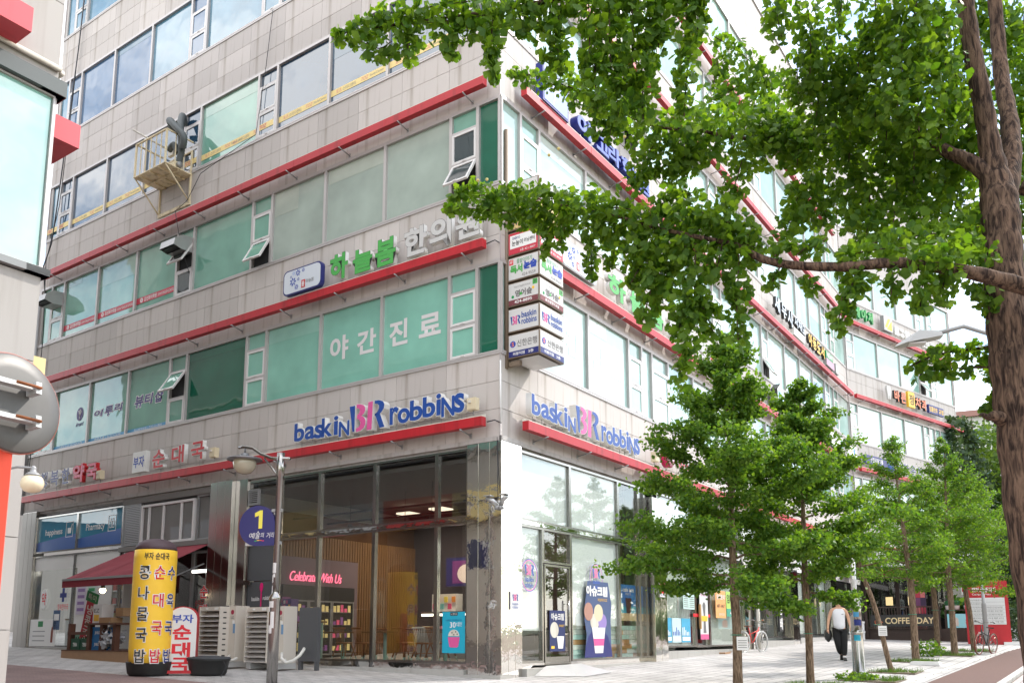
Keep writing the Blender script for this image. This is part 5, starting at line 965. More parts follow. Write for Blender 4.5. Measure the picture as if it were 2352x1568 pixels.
MB().prism(D(-.44, .42, .40), -.05, .02).build('disc', M_SNAVY, st); MB().prism(D(-.50, .44, .40), .10, .16).build('disc', mat('street sign deep navy', srgb(32, 30, 90), .3), st); MB().box(-.72, -.03, .02, .10, .04, .72).build('spacer', M_WHITE, st); MB().box(-.14, .08, -.03, .03, .68, .74).box(-.14, .08, -.03, .03, .04, .1).build('clamp', M_GREYMETAL, st)
MB().prism([(-.40, .36), (-.32, .36), (-.32, .72), (-.38, .72), (-.49, .67), (-.49, .59), (-.40, .62)], -.056, -.051).build('lettering', mat('sign lemon', srgb(240, 226, 90), .5), st)
for ch, a, b, lo, hi in (('예', -.60, -.47, .17, .28), ('술', -.46, -.36, .16, .31), ('의', -.35, -.27, .18, .28), ('거', -.22, -.13, .17, .28), ('리', -.12, -.05, .17, .28)): text('lettering', ch, a, b, lo, hi, -.054, M_WHITE, st, shear=.15)
for k, c in enumerate(((60, 180, 90), (240, 200, 60), (230, 110, 60), (210, 60, 120))): MB().box(-.48 + k * .055, -.43 + k * .055, -.056, -.051, .125 - abs(k - 1.5) * .01, .14 - abs(k - 1.5) * .01).build('stripe_print', mat('sign dash %d' % k, srgb(*c), .5), st)
# ------------------------------------------------------------------ restaurant front: deck, bench, crates, banner, awning, lamp
M_WOOD = mat('brown stained wood', srgb(92, 58, 42), .65, noise=.2, nscale=10); M_WOODL = mat('bare wood', srgb(166, 132, 102), .75, noise=.15, nscale=8)
dk = thing('entrance_deck', 'low wooden deck with bare wood facing in front of the soup restaurant', 'deck', FL @ T(-13.2, 0, .05)); MB().box(0, 3.6, -2.05, -.02, -.1, .34).build('facing', M_WOODL, dk)
for k in range(12): MB().box(.0, 3.6, -2.06 + k * .17, -1.9 + k * .17, .34, .365).build('plank', M_WOOD, dk)
bn = thing('bench_table', 'rough brown wooden bench rail with drink crates stored under it', 'bench', FL @ T(-13.1, -1.9, .415))
for x in (0, .95, 1.55, 2.15): MB().box(x, x + .13, -.06, .08, 0, .70 if x < .1 else .66).build('leg', M_WOOD, bn)
MB().box(-.03, .95, -.05, .05, .40, .48).build('rail', M_WOOD, bn); MB().box(.92, 2.4, -.14, .25, .66, .71).build('top_board', M_WOOD, bn)
def crate(x, y, z, w, m, lab, word, wm, bottles=0):
    t = thing('drink_crate', lab, 'crate', FL @ T(x, y, z), 'drink crates under the bench'); mb = MB(); h = .3; d = .32
    mb.box(0, w, 0, d, 0, .02).box(0, .02, 0, d, .02, h).box(w - .02, w, 0, d, .02, h).box(.02, w - .02, 0, .02, .02, h).box(.02, w - .02, d - .02, d, .02, h).box(-.005, w + .005, -.006, .0, .25, h + .002).box(-.005, w + .005, -.006, 0, .0, .03).build('body', m, t)
    if word: text('lettering', word, w * .25, w * .75, .09, .19, -.006, wm, t, off=.03)
    for k in range(bottles): MB().lathe([(.033, .02), (.033, .2), (.014, .28), (.014, .34)], 8).build('bottle', mat('bottle green', srgb(20, 90, 50), .1), t, T(.08 + (k % 3) * .13, .09 + (k // 3) * .14, 0))
crate(-12.92, -1.95, .415, .42, mat('crate green', srgb(18, 76, 52), .45), 'dark green beer crate nearest the bench end', 'TERRA', M_WHITE, 6); crate(-12.45, -1.95, .415, .42, mat('crate green', srgb(18, 76, 52), .45), 'second dark green beer crate beside the blue crates', 'TERRA', M_WHITE, 5)
crate(-11.98, -1.9, .415, .46, mat('crate blue', srgb(28, 110, 170), .45), 'lower blue soju crate behind the bench leg', 'JINRO', M_WHITE); crate(-11.98, -1.9, .72, .46, mat('crate blue', srgb(28, 110, 170), .45), 'upper blue soju crate stacked below the bench top', 'JINRO', M_WHITE)
M_CARD = mat('cardboard', srgb(176, 140, 104), .85, noise=.08, nscale=6)
for x, y, z, w, h, m, lab in ((-12.2, -1.8, 1.13, .42, .5, M_WHITE, 'white carton with yellow print on the bench top'), (-11.8, -1.85, 1.13, .55, .14, M_CARD, 'flat brown cardboard box on the bench top'), (-11.3, -1.7, 1.30, .35, .22, M_CARD, 'brown box behind the yellow pillar on the bench')):
    t = thing('carton', lab, 'box', FL @ T(x, y, z)); MB().box(0, w, 0, .34, 0, h).box(w * .46, w * .54, -.002, .342, 0, h + .002).build('body', m, t)
    if m is M_WHITE: MB().box(.06, .3, -.004, 0, .05, .22).build('print', M_YEL, t); text('lettering', 'EZ', .05, .3, .28, .38, -.004, M_PRINTK, t)
t = thing('plastic_bags', 'crumpled clear plastic bags under the right end of the bench', 'bag', FL @ T(-11.2, -1.8, .42)); t.name = 'plastic_bag'; clump('bag_film', None, None, (0, 0, 0), 160, .28, .6, .12, mat('plastic film', lin(.5, .5, .52), .25), 5).parent = t
bn2 = thing('banner', 'leaning red noodle banner with a green top hanging from the awning edge', 'banner', FL @ T(-12.98, -1.55, 2.05) @ RY(14))
MB().box(0, .62, 0, .006, -.28, 0).build('top_cloth', mat('banner green', srgb(30, 120, 60), .6), bn2); MB().box(.08, .58, 0, .006, -1.75, -.28).build('cloth', mat('banner red', srgb(178, 36, 50), .6), bn2)
text('lettering', '특미', .1, .52, -.22, -.06, -.004, M_CREAM, bn2)
for k, ch in enumerate('냉콩국수'): text('lettering', ch, .16, .46, -.62 - k * .29, -.36 - k * .29, -.004, M_CREAM, bn2, off=.02)
aw = thing('awning', 'wine red fabric awning sloping out over the restaurant entrance', 'awning', FL @ T(-13.4, 0, 3.3))
M_AWN = mat('wine red canvas', srgb(132, 38, 50), .8, noise=.08, nscale=6)
n = 16
for k in range(n):
    a, b = k / n * 3.75, (k + 1) / n * 3.75; s_ = .012 * math.sin(k * 1.3)
    MB().add([(a, -.02, .0), (b, -.02, 0), (b, -2.05, -.98 + s_), (a, -2.05, -.98), (a, -.02, -.012), (b, -.02, -.012), (b, -2.05, -.992 + s_), (a, -2.05, -.992)], [(0, 3, 2, 1), (4, 5, 6, 7)]).build('canvas_strip', M_AWN, aw)
MB().box(0, 3.75, -2.08, -2.04, -1.02, -.96).build('front_bar', M_GREYMETAL, aw); MB().box(0, 3.75, -2.066, -2.056, -1.2, -1.0).build('valance', M_AWN, aw)
for x in (.25, 3.5): MB().tube([(x, -.05, -.55), (x + .1, -1.1, -1.0), (x, -2.0, -1.02)], .02, 6).build('arm', M_GREYMETAL, aw)
bl = thing('hanging_bulb', 'lit round bulb hanging under the awning edge', 'lamp', FL @ T(-11.9, -1.75, 2.25)); MB().tube([(0, 0, 0), (0, 0, -.1)], .01, 5).lathe([(.05, -.2), (.055, -.12), (.03, -.1)], 10).build('socket', M_BLACK, bl); MB().lathe([(.02, -.33), (.07, -.29), (.085, -.24), (.06, -.2)], 12).build('bulb', mat('lit bulb', (1, .78, .5, 1), .5, emit=6), bl)
tl = thing('tube_light', 'lit white tube light above the restaurant door', 'lamp', FL @ T(-10.9, .3, 2.55)); MB().box(0, 1.9, 0, .08, 0, .08).build('tube', mat('lit tube', (1, .97, .9, 1), .5, emit=1.6), tl)
pl = thing('pharmacy_light', 'lit tube lamp inside the pharmacy window', 'lamp', FL @ T(-17.6, .9, 2.95)); MB().box(0, 1.4, 0, .12, 0, .06).build('tube', mat('lit tube', (1, .97, .9, 1), .5, emit=1.6), pl)
# pharmacy interior
sh = thing('display_shelf', 'pharmacy shelves full of small coloured packs behind the glass', 'shelf', FL @ T(-18.9, 1.6, .36)); MB().box(0, 4.8, .5, .55, 0, 2.6).build('back', M_WHITE, sh)
for k in range(5):
    MB().box(0, 4.8, .1, .5, .1 + k * .45, .14 + k * .45).build('shelf_board', M_WHITE, sh)
    for q in range(14): h = rng.uniform(.12, .32); MB().box(.1 + q * .33, .1 + q * .33 + rng.uniform(.14, .28), .14, .4, .14 + k * .45, .14 + k * .45 + h).build('pack', mat('pack %d' % (rng.randrange(6)), srgb(*rng.choice(((210, 190, 120), (70, 110, 170), (190, 80, 70), (220, 220, 215), (110, 160, 120), (200, 140, 90)))), .6), sh)
ct = thing('pharmacy_counter', 'pale counter inside the pharmacy', 'counter', FL @ T(-18.6, 1.0, .36)); MB().box(0, 4.0, 0, .5, 0, .95).build('body', M_WHITE, ct); MB().box(-.02, 4.02, -.03, .52, .95, 1.0).build('top', M_WOODL, ct)
for x, w_, m, lab in ((-16.25, .5, mat('idol poster', srgb(200, 190, 206), .6), 'pale poster of small figures in the pharmacy glass'), (-15.65, .45, mat('omega poster', srgb(190, 210, 200), .6), 'green edged health notice beside the pale poster')):
    t, w, h = poster(FL, x, x + w_, 1.45, 2.35, m, lab, -.014); 
    for k in range(4): MB().box(.06, w - .06, -.018, -.014, .1 + k * .2, .2 + k * .2).build('print', mat('print mauve', srgb(140, 110, 160), .6) if w_ > .47 else M_PRINTG, t)
t, w, h = poster(FL, -17.55, -17.15, .98, 1.6, mat('navy poster', srgb(50, 80, 120), .6), 'dark teal health poster on the pharmacy door'); MB().box(.05, .35, -.016, -.012, .3, .5).build('print', M_WHITE, t)
# ------------------------------------------------------------------ ice cream shop interior
M_OAK = mat('oak slat', srgb(132, 98, 64), .6, noise=.14, nscale=9); M_MAUVE = mat('mauve wall', srgb(122, 106, 118), .8)
ww = struct(MB().box(-.02, 6.4, .06, .1, 0, 4.0).build('shop_wall', mat('dark oak gap', srgb(80, 52, 30), .9), None, FL @ T(-7.95, .2, .16) @ RZ(90) @ T(0, -.1, 0)))
slat = MB().box(0, .075, .0, .06, 0, 1).mesh('slat', M_OAK)
for k in range(60):
    x = .05 + k * .105; up = 1.0 if .45 < x < 3.6 else 0
    o = link('slat', slat, ww, T(x, 0, 2.78 if up else 0) @ Matrix.Diagonal((1, 1, (.62 if up else 3.4), 1)))
MB().box(.45, 3.62, -.02, .058, 0, 2.77).build('feature_panel', M_MAUVE, ww)
bw = struct(MB().box(-8.0, -.4, 6.45, 6.55, .16, 4.9).build('shop_back_wall', mat('dark mauve wall', srgb(64, 56, 62), .9), None, FL))
for k in range(34): link('slat', slat, bw, FL @ T(-7.8 + k * .105, 6.38, .16) @ Matrix.Diagonal((1, 1, 3.4, 1)))
struct(MB().box(-8.2, -.4, .2, 6.5, 4.6, 4.7).build('shop_ceiling', mat('shop ceiling', lin(.12, .115, .11), .9), None, FL))
ne = thing('neon_sign', 'lit pink neon script reading Celebrate With Us on the mauve wall', 'neon sign', FL @ T(-7.95, .2, .16) @ RZ(90) @ T(.98, -.16, 2.12))
text('neon_tube', 'Celebrate With Us', 0, 1.95, 0, .26, 0, mat('neon pink', srgb(255, 110, 140), .4, emit=1.1), ne, depth=.02, shear=.35, off=-.012)
fg_ = thing('display_fridge', 'tall dark glass fronted fridge with coloured tubs set in the mauve wall', 'fridge', FL @ T(-7.95, .2, .16) @ RZ(90) @ T(.7, -.2, 0))
MB().box(0, 2.7, 0, .1, 0, 2.0).build('case', M_BLACK, fg_); MB().box(0, 2.7, -.02, 0, 1.62, 2.0).build('header', M_BLACK, fg_)
for d_ in range(3):
    MB().ring(.04 + d_ * .88, .9 + d_ * .88, .1, 1.6, .04, -.05, -.02).build('door_frame', M_GREYMETAL, fg_)
    for k in range(4):
        MB().box(.1 + d_ * .88, .84 + d_ * .88, -.02, .0, .2 + k * .36, .22 + k * .36).build('shelf_board', M_STEEL2, fg_)
        for q in range(5): MB().box(.12 + d_ * .88 + q * .145, .22 + d_ * .88 + q * .145, -.018, -.002, .22 + k * .36, .22 + k * .36 + rng.uniform(.1, .24)).build('pack', mat('tub %d' % rng.randrange(5), srgb(*rng.choice(((240, 150, 60), (236, 100, 140), (120, 190, 200), (240, 220, 150), (140, 90, 150)))), .5, emit=.12), fg_)
co = thing('ice_cream_counter', 'curved glass ice cream counter with a lit interior at the back of the shop', 'counter', FL @ T(-6.3, 4.6, .16))
MB().box(0, 4.2, 0, .8, 0, .78).build('base', mat('counter base', lin(.35, .37, .38), .5), co); MB().add([(0, 0, .78), (4.2, 0, .78), (4.2, .35, 1.3), (0, .35, 1.3)], [(0, 1, 2, 3)]).build('pane', G_CLEAR, co); MB().box(0, 4.2, .35, .8, 1.28, 1.33).build('top', M_STEEL2, co); MB().box(.05, 4.15, .3, .33, 1.2, 1.26).build('strip_light', mat('lit strip', (1, .93, .8, 1), .5, emit=3), co)
for k in range(12): MB().lathe([(.11, 0), (.12, .08)], 12).build('ice_cream_tub', mat('ice %d' % (k % 5), srgb(*((240, 220, 190), (200, 150, 130), (236, 150, 170), (170, 210, 190), (230, 200, 120))[k % 5]), .6), co, T(.25 + k * .33, .28, .82))
cb = thing('cake_stand', 'bright pink and orange cake boxes on the ice cream counter', 'boxes', FL @ T(-5.9, 4.95, 1.49)); cb['category'] = 'display box'
MB().box(0, .9, 0, .3, 0, .5).build('rack', M_WHITE, cb)
for k in range(6): MB().box(.05 + k * .14, .17 + k * .14, -.03, 0, .06 + (k % 2) * .2, .22 + (k % 2) * .2).build('pack', mat('bright %d' % (k % 4), srgb(*((236, 90, 140), (250, 160, 70), (120, 200, 200), (240, 220, 90))[k % 4]), .5), cb)
mbn = thing('menu_board', 'dark menu screen with an ice cream picture at the back of the shop', 'menu board', FL @ T(-5.9, 5.6, 2.25)); MB().box(0, 3.2, 0, .08, 0, .85).build('screen', mat('menu navy', srgb(30, 28, 70), .3, emit=.35), mbn); MB().box(.25, 1.3, -.01, 0, .08, .75).build('picture', mat('menu plum', srgb(90, 40, 90), .4, emit=.3), mbn); MB().prism([(.78 + .34 * math.cos(k * math.pi / 8), .36 + .28 * math.sin(k * math.pi / 8)) for k in range(16)], -.016, -.01).build('print_scoop', mat('menu cream', srgb(190, 178, 170), .5, emit=.25), mbn)
for k in range(4): MB().box(1.5, 3.0, -.01, 0, .12 + k * .17, .16 + k * .17).build('print_text', mat('menu text', srgb(150, 150, 190), .5, emit=.3), mbn)
M_CHW = mat('chair wood', srgb(158, 104, 60), .5, noise=.1, nscale=12); M_CHT = mat('chair mint tip', srgb(176, 214, 206), .5); M_CHWH = mat('chair white paint', lin(.66, .64, .6), .5)
def chair(label, tone):
    t = thing('spindle_chair', label, 'chair', None, 'spindle back chairs in the ice cream shop'); 
    MB().lathe([(.19, .43), (.215, .45), (.2, .47)], 18).build('seat', M_CHW, t)
    for sx in (-1, 1):
        for sy in (-1, 1):
            l_ = MB().tube([(sx * .12, sy * .12, .44), (sx * .205, sy * .2, .12)], [.02, .016], 7).build('leg', M_CHW, t); MB().tube([(sx * .205, sy * .2, .12), (sx * .235, sy * .23, 0)], [.0165, .012], 7).build('leg_tip', M_CHT, l_)
    MB().tube([(-.16, -.16, .22), (.16, .16, .22)], .009, 5).tube([(.16, -.16, .22), (-.16, .16, .22)], .009, 5).build('stretcher', M_CHW, t)
    for k in range(7):
        a = -.6 + k * .2; MB().tube([(math.sin(a) * .18, -.15, .46), (math.sin(a) * .27, -.23, .80)], .009, 5).build('spindle', tone, t)
    MB().tube([(math.sin(-.72 + k * .18) * .29, -.20 - .035 * math.cos(-.72 + k * .18), .81) for k in range(9)], [.022] * 9, 7).build('back_rail', tone, t); return t
CH = chair('oak spindle chair nearest the steel corner seen through the glass', M_CHW); CHW = chair('spindle chair with a white painted back behind the middle pane', M_CHWH)
spots = [(2.45, .95, 4, CH, 'oak spindle chair nearest the cyan poster behind the glass'), (3.5, 1.0, -8, CH, 'oak spindle chair beside the white backed chair behind the glass'), (2.9, 1.0, 10, CHW, None), (5.45, .95, 6, CH, 'oak spindle chair behind the second pane from the lamp pole'), (4.85, 1.0, -6, CH, 'oak spindle chair next to a shop mullion behind the middle table'),
         (6.7, .95, 12, CH, 'oak spindle chair half hidden behind the lamp pole'), (3.55, 2.6, 175, CHW, 'white backed spindle chair on the far side of the middle table'), (4.9, 2.7, 185, CH, 'oak spindle chair on the far side of the middle table'), (5.9, 2.6, 180, CH, 'oak spindle chair on the far side of the lamp pole table'), (2.3, 2.6, 175, CH, 'oak spindle chair deepest near the steel corner')]
used = set()
for (u_, v, a, src, lab) in spots:
    M = FL @ T(-u_, v, .162) @ RZ(a)
    if src.name in used: o = copy_tree(src, None, M)
    else: o = src; o.matrix_basis = M; used.add(src.name)
    if lab: o['label'] = lab
def table(u_, v, lab):
    t = thing('cafe_table', lab, 'table', FL @ T(-u_, v, .162), 'tables in the ice cream shop'); MB().box(-.62, .62, -.33, .33, .70, .735).build('tabletop', M_OAK, t); MB().tube([(-.1, 0, .02), (-.1, 0, .7)], .045, 10).box(-.35, .15, -.25, .25, 0, .02).build('pedestal', M_CHT, t)
table(6.2, 1.75, 'oak table left of the mullion behind the lamp pole'); table(4.75, 1.8, 'oak table with a mint pedestal in the middle of the shop window'); table(2.75, 1.75, 'oak table nearest the steel corner')
rk = thing('magazine_rack', 'mint slatted divider inside the shop beside the lamp pole', 'divider', FL @ T(-7.3, .55, .162))
for k in range(8): MB().box(k * .2, k * .2 + .05, 0, .05, 0, .95).build('slat', M_CHT, rk)
MB().box(-.03, 1.5, -.08, .13, .95, .99).build('top', M_OAK, rk)
for k, (x, z, w_, h_, c) in enumerate(((-7.95, 1.45, .55, .42, (226, 130, 160)), (-7.4, 1.4, .42, .38, (140, 60, 130)), (-6.98, 1.36, .30, .36, (90, 60, 140)), (-6.98, .98, .30, .36, (120, 60, 130)), (-7.3, .6, .55, .75, (190, 205, 215)))):
    t = thing('gift_box', ('pink patterned gift box at the left end of the stack by the shop glass', 'checked purple gift box in the middle of the stack by the shop glass', 'checked violet gift box on top of the right column', 'checked violet gift box below the right column top', 'pale carton with toy packs low by the shop glass')[k], 'box', FL @ T(x, .25, z), 'gift boxes by the shop glass'); MB().box(0, w_, 0, .25, 0, h_).build('body', mat('gift %d' % k, srgb(*c), .5), t)
    for q in range(9): MB().box(w_ * (.08 + .3 * (q % 3)), w_ * (.30 + .3 * (q % 3)), -.004, 0, h_ * (.08 + .3 * (q // 3)), h_ * (.30 + .3 * (q // 3))).build('print', (M_WHITE, M_LPINK, M_LBLUE, M_YEL)[(q + k) % 4], t)
for k, (u_, v) in enumerate(((6.0, 1.6), (4.6, 2.2), (3.2, 1.6), (1.8, 2.4), (2.4, 4.0))):
    t = thing('spot_light', ('black ceiling spotlight over the mauve wall end', 'black ceiling spotlight over the middle pane', 'black ceiling spotlight over the third pane', 'black ceiling spotlight near the steel corner', 'black ceiling spotlight deep in the shop')[k], 'spotlight', FL @ T(-u_, v, 3.5), 'ceiling spotlights in the shop'); MB().tube([(0, 0, 1.1), (0, 0, .2)], .008, 5).build('stem', M_BLACK, t); MB().lathe([(.06, 0), (.06, .22)], 10).build('can', M_BLACK, t)
tr = MB()
for v in (1.3, 2.6, 4.2): tr.box(-8.0, -.5, v, v + .05, 3.95, 4.0)
o = struct(tr.build('ceiling_beam', M_BLACK, None, FL))
for k, (u_, v) in enumerate(((6.4, 4.4), (5, 4.2), (3.4, 4.3), (2.0, 4.6))):
    ld = bpy.data.lights.new('added_fill_light', 'AREA'); ld.energy = 26; ld.size = .5; ld.color = (1, .82, .6); lo = bpy.data.objects.new('added_fill_light', ld); COL.objects.link(lo); lo.matrix_basis = FL @ T(-u_, v, 4.3)  # added fill lights and panels that brighten the interior, not fixtures of the shop
    t = thing('added_light_panel', ('added light panel on the lamp pole side', 'added light panel over the counter', 'added light panel right of the counter middle', 'added light panel towards the steel corner')[k], 'lamp', FL @ T(-u_, v, 4.33), 'added light panels in the shop'); MB().box(-.25, .25, -.25, .25, 0, .05).build('diffuser', mat('added panel glow', (1, .86, .66, 1), .5, emit=.7), t)
# ------------------------------------------------------------------ entrance ramp
rp = thing('ramp', 'checkered steel ramp up to the glass shop door', 'ramp'); a, b, c, d, e, f_ = uvp(-.17, 1.5, .19), uvp(-.17, 3.05, .16), uvp(-1.05, 2.95, .012), uvp(-1.12, 1.5, .012), uvp(-.17, 1.0, .005), uvp(-.17, 3.4, .012)
M_CHK = mat('checker plate', lin(.62, .61, .60), .35, metal=.5, bump=.9, bscale=45)
MB().add([a, b, c, d], [(0, 3, 2, 1)]).build('plate', M_CHK, rp); MB().add([a, d, e], [(0, 2, 1)]).build('side_plate', M_CHK, rp); MB().add([b, c, f_], [(0, 1, 2)]).build('side_plate', M_CHK, rp)
# ------------------------------------------------------------------ the pale building across the alley
M_PALE = mat('pale rendered stone', lin(.40, .38, .36), .8, noise=.09, nscale=70, streak=.12)
FO = frame(tuple(U * 3.95 + V * -7.98), V); FO2 = frame(tuple(U * 3.95 + V * -7.98), U)
ob = thing('opposite_building', 'pale stone building with a corner window cut off by the picture edge', 'building')
G_AQUA = film_mat('aqua corner glass', srgb(140, 192, 180), .20, .01)
for F, sgn in ((FO, -1), (FO2, 1)):
    X = lambda a, b: (a, b) if sgn > 0 else (-b, -a)
    for z0, z1 in ((-.6, 6.78), (10.42, 16.4), (16.5, 20.0)):
        x0, x1 = X(0.06, 24); MB().box(x0, x1, .03, .5, z0, z1).build('wall', M_JOINT, ob, F)
        rows = max(1, round((z1 - z0) / 1.35)); h = (z1 - z0) / rows
        for r_ in range(rows):
            for k in range(8): 
                p0_, p1_ = X(k * 3.0, k * 3.0 + 2.99); link('stone_panel', shared_box('stone_panel', M_PALE, 0, 2.98, 0, .035, 0, round(h - .014, 3)), ob, F @ T(p0_ + .005, 0, z0 + r_ * h + .007))
    x0, x1 = X(-.1, 24); MB().box(x0, x1, -.12, .3, 10.12, 10.40).build('window_head', mat('dark head', lin(.10, .115, .115), .6), ob, F); MB().box(x0, x1, -.1, .3, 6.80, 6.92).build('window_ledge', mat('grey flashing', lin(.25, .26, .26), .5), ob, F)
    for k in range(6):
        a, b = X(.03 + k * 3.2, 3.2 + k * 3.2); w = MB().ring(a, b, 6.93, 10.11, .03, -.02, .08).build('window', M_FRAME, ob, F); MB().box(a + .03, b - .03, .03, .04, 6.96, 10.08).build('pane', G_AQUA, w)
    a, b = X(.8 if sgn < 0 else .3, 18); MB().box(a, b, -.62, -.02, 10.62 if sgn < 0 else 9.55, 11.06 if sgn < 0 else 10.0).build('ledge', mat('faded red sheet', srgb(206, 74, 84), .5, streak=.15), ob, F)
    a, b = X(.0, 20); MB().tube([(a, -.06, 10.62), (b, -.06, 10.62)], .05, 8).build('conduit', M_CREAM, ob, F)
MB().prism([((U * a + V * b).x, (U * a + V * b).y) for a, b in ((4.4, -8.4), (4.4, -32), (27, -32), (27, -8.4))], -.6, 20, axis='z').build('core', M_DARK, ob)
for k in range(6): MB().box(*( .4 + k * 3.1, 3.2 + k * 3.1), -.03, .03, .6, 4.4).build('shop_pane', (M_CREAM, M_PALE, film_mat('reflected shopfront', srgb(150, 138, 122), .12))[k % 3], ob, FO2); MB().box(.3 + k * 3.1, 3.4 + k * 3.1, -.35, -.03, 4.6, 5.5).build('fascia', mat('fascia %d' % (k % 3), srgb(*((230, 210, 150), (190, 60, 60), (210, 215, 220))[k % 3]), .6), ob, FO2)
gl = thing('wall_lantern', 'cream globe lantern on a short bracket at the corner of the pale building', 'lamp', T(-7.1, -5.3, 2.92) @ Matrix.Scale(.76, 4)); MB().lathe([(.06, .0), (.15, .03), (.21, .12), (.22, .2), (.19, .29), (.14, .34)], 20).build('globe', mat('opal globe', srgb(236, 222, 190), .3, coat=.3), gl); MB().lathe([(.16, .34), (.13, .38), (.07, .42), (.05, .47), (.06, .5), (.02, .55)], 16).build('cap', M_GREYMETAL, gl); MB().tube([(0, 0, .5), (-.4, .15, .55), (-.9, .3, .5)], .025, 8).build('bracket', M_GREYMETAL, gl)
# traffic mirror seen from behind and the orange banner board
mi = thing('traffic_mirror', 'grey back of a round traffic mirror with two rusty bolted brackets', 'mirror', T(-4.04, -11.3, 2.68) @ RZ(64) @ RX(-6))
MB().lathe([(.42, .0), (.425, .012), (.41, .025), (.3, .034), (.05, .04)], 40).build('dish', mat('grey mirror back', lin(.13, .125, .12), .45, metal=.3, noise=.15, nscale=4), mi, RX(90)); MB().tube([(.42 * math.cos(R(k * 9)), 0, .42 * math.sin(R(k * 9))) for k in range(41)], .014, 6).build('rim', mat('mirror rim', srgb(190, 110, 96), .5), mi)  # dish colour darkened in place of the shade it hangs in
for z in (.12, -.17): MB().box(-.3, .12, -.16, -.09, z - .02, z + .02).box(.08, .13, -.18, -.05, z - .05, z + .05).build('bracket', mat('zinc bracket', lin(.6), .4, metal=.4), mi); MB().tube([(-.1, -.19, z), (.12, -.19, z)], .013, 6).build('bolt', M_RUST, mi)
orb = thing('banner_board', 'plain bright orange red banner board standing under the traffic mirror', 'banner', frame((-4.62, -11.55, 0), (.93, .36))); MB().box(-.4, .66, 0, .03, -.55, 2.33).build('cloth', mat('orange red cloth', srgb(246, 92, 70), .7, noise=.04, nscale=3), orb); MB().tube([(-.38, .03, -.6), (-.38, .03, 2.35)], .02, 6).build('pole', M_GREYMETAL, orb)
# things in the gap between the two buildings
def block(name, lab, cat, x, y, w, d, z0, z1, m, parts=()):
    t = thing(name, lab, cat, T(x, y, 0)); MB().box(0, w, 0, d, z0, z1).build('wall', m, t)
    for n_, b, mm in parts: MB().box(*b).build(n_, mm, t)
    return t
block('alley_building', 'small block with green and red panels far down the gap between the buildings', 'building', -28.5, 25, 9, 8, -3, 17.2, M_PALE, [('panel', (3.0, 8.8, -.12, 0, 13.9, 15.1), mat('alley green', srgb(40, 160, 60))), ('panel', (3.0, 8.8, -.12, 0, 12.3, 13.8), mat('alley red', srgb(176, 50, 60))), ('panel', (3, 8.8, -.12, 0, 11.1, 12.2), mat('alley green', srgb(40, 160, 60))), ('window', (5, 8.6, -.1, 0, 15.9, 17.0), G_NIGHT)])
t = block('roof_hut', 'grey sloped roof structure above the block down the gap', 'building', -27.5, 24.5, 7.5, 6, 17.25, 19.2, M_STONE2); MB().add([(-.1, -.1, 19.2), (7.6, -.1, 19.2), (7.6, 6.1, 19.2), (-.1, 6.1, 19.2), (2.6, 3, 21.2), (6.0, 3, 21.2)], [(0, 1, 5, 4), (1, 2, 5), (2, 3, 4, 5), (3, 0, 4)]).build('roof', M_STONE2, t)
t = thing('church_spire', 'pale green church spire with a thin cross in the gap between the buildings', 'church', T(-31.2, 42, 0)); MB().lathe([(1.0, 18), (.9, 27.5), (.15, 31.5)], 6, smooth=False).build('spire', mat('spire green', srgb(120, 190, 150), .6), t); MB().box(-.05, .05, -.05, .05, 31.3, 35.0).box(-.75, .75, -.05, .05, 33.6, 33.72).build('cross', M_RUST, t)
block('alley_shop', 'dim alley shop front with a dark red awning beyond the steel column', 'building', -22.5, 8.2, 4.4, 3, -.5, 4.9, mat('alley wall', lin(.3), .8), [('awning', (.2, 4.6, -1.0, 0, 2.6, 3.1), M_AWN), ('sign_band', (0, 4.6, -.2, 0, 4.2, 4.6), M_ORG), ('banner', (2.6, 4.2, -.6, -.58, -.2, 2.0), M_WHITE), ('print', (2.9, 3.9, -.62, -.6, 1.2, 1.6), mat('salmon print', srgb(220, 120, 110))), ('print', (2.9, 3.9, -.62, -.6, .2, .6), M_SKYB)])
# ------------------------------------------------------------------ coffee terrace at the bend
M_DKW = mat('dark terrace wood', srgb(58, 44, 38), .6, noise=.15, nscale=9)
pT = uvp(-.6, 27.6); FT = frame(tuple(pT), -U * 1.0)
ter = thing('coffee_terrace', 'dark wood coffee terrace with a glazed room and a red valance behind the street trees', 'terrace', FT)
MB().box(0, 5.0, 0, 6, -.5, .38).build('deck', M_DKW, ter)
for k in range(10): MB().box(0, 5.0, -.03, 0, -.4 + k * .085, -.32 + k * .085).build('plank', M_DKW, ter)
for x in (.0, 1.5, 3.0, 4.5): MB().box(x, x + .16, 2.2, 2.36, .38, 3.5).build('post', M_DKW, ter)
for a, b in ((.16, 1.5), (1.66, 3.0), (3.16, 4.5)): MB().box(a, b, 2.26, 2.28, .38, 3.0).build('pane', G_DIM, ter)
MB().box(-.1, 4.9, .9, 2.4, 3.05, 3.2).build('valance_beam', M_AWN, ter); MB().box(-.1, 4.9, .85, .9, 2.85, 3.2).build('valance', M_AWN, ter)
MB().add([(-.2, .2, 3.3), (5.0, .2, 3.3), (5.0, 3.4, 4.3), (-.2, 3.4, 4.3), (-.2, .2, 3.24), (5.0, .2, 3.24), (5, 3.4, 4.24), (-.2, 3.4, 4.24)], [(0, 1, 2, 3), (4, 7, 6, 5), (0, 4, 5, 1)]).build('roof', mat('grey awning', lin(.3), .7), ter)
MB().box(0, 4.9, 5.6, 5.7, .38, 4.2).build('back_wall', M_DARK, ter)
pat = MB(); pc = [mat('pat %d' % k, srgb(*c), .6) for k, c in enumerate(((176, 50, 70), (60, 40, 70), (200, 110, 110), (110, 60, 100)))]
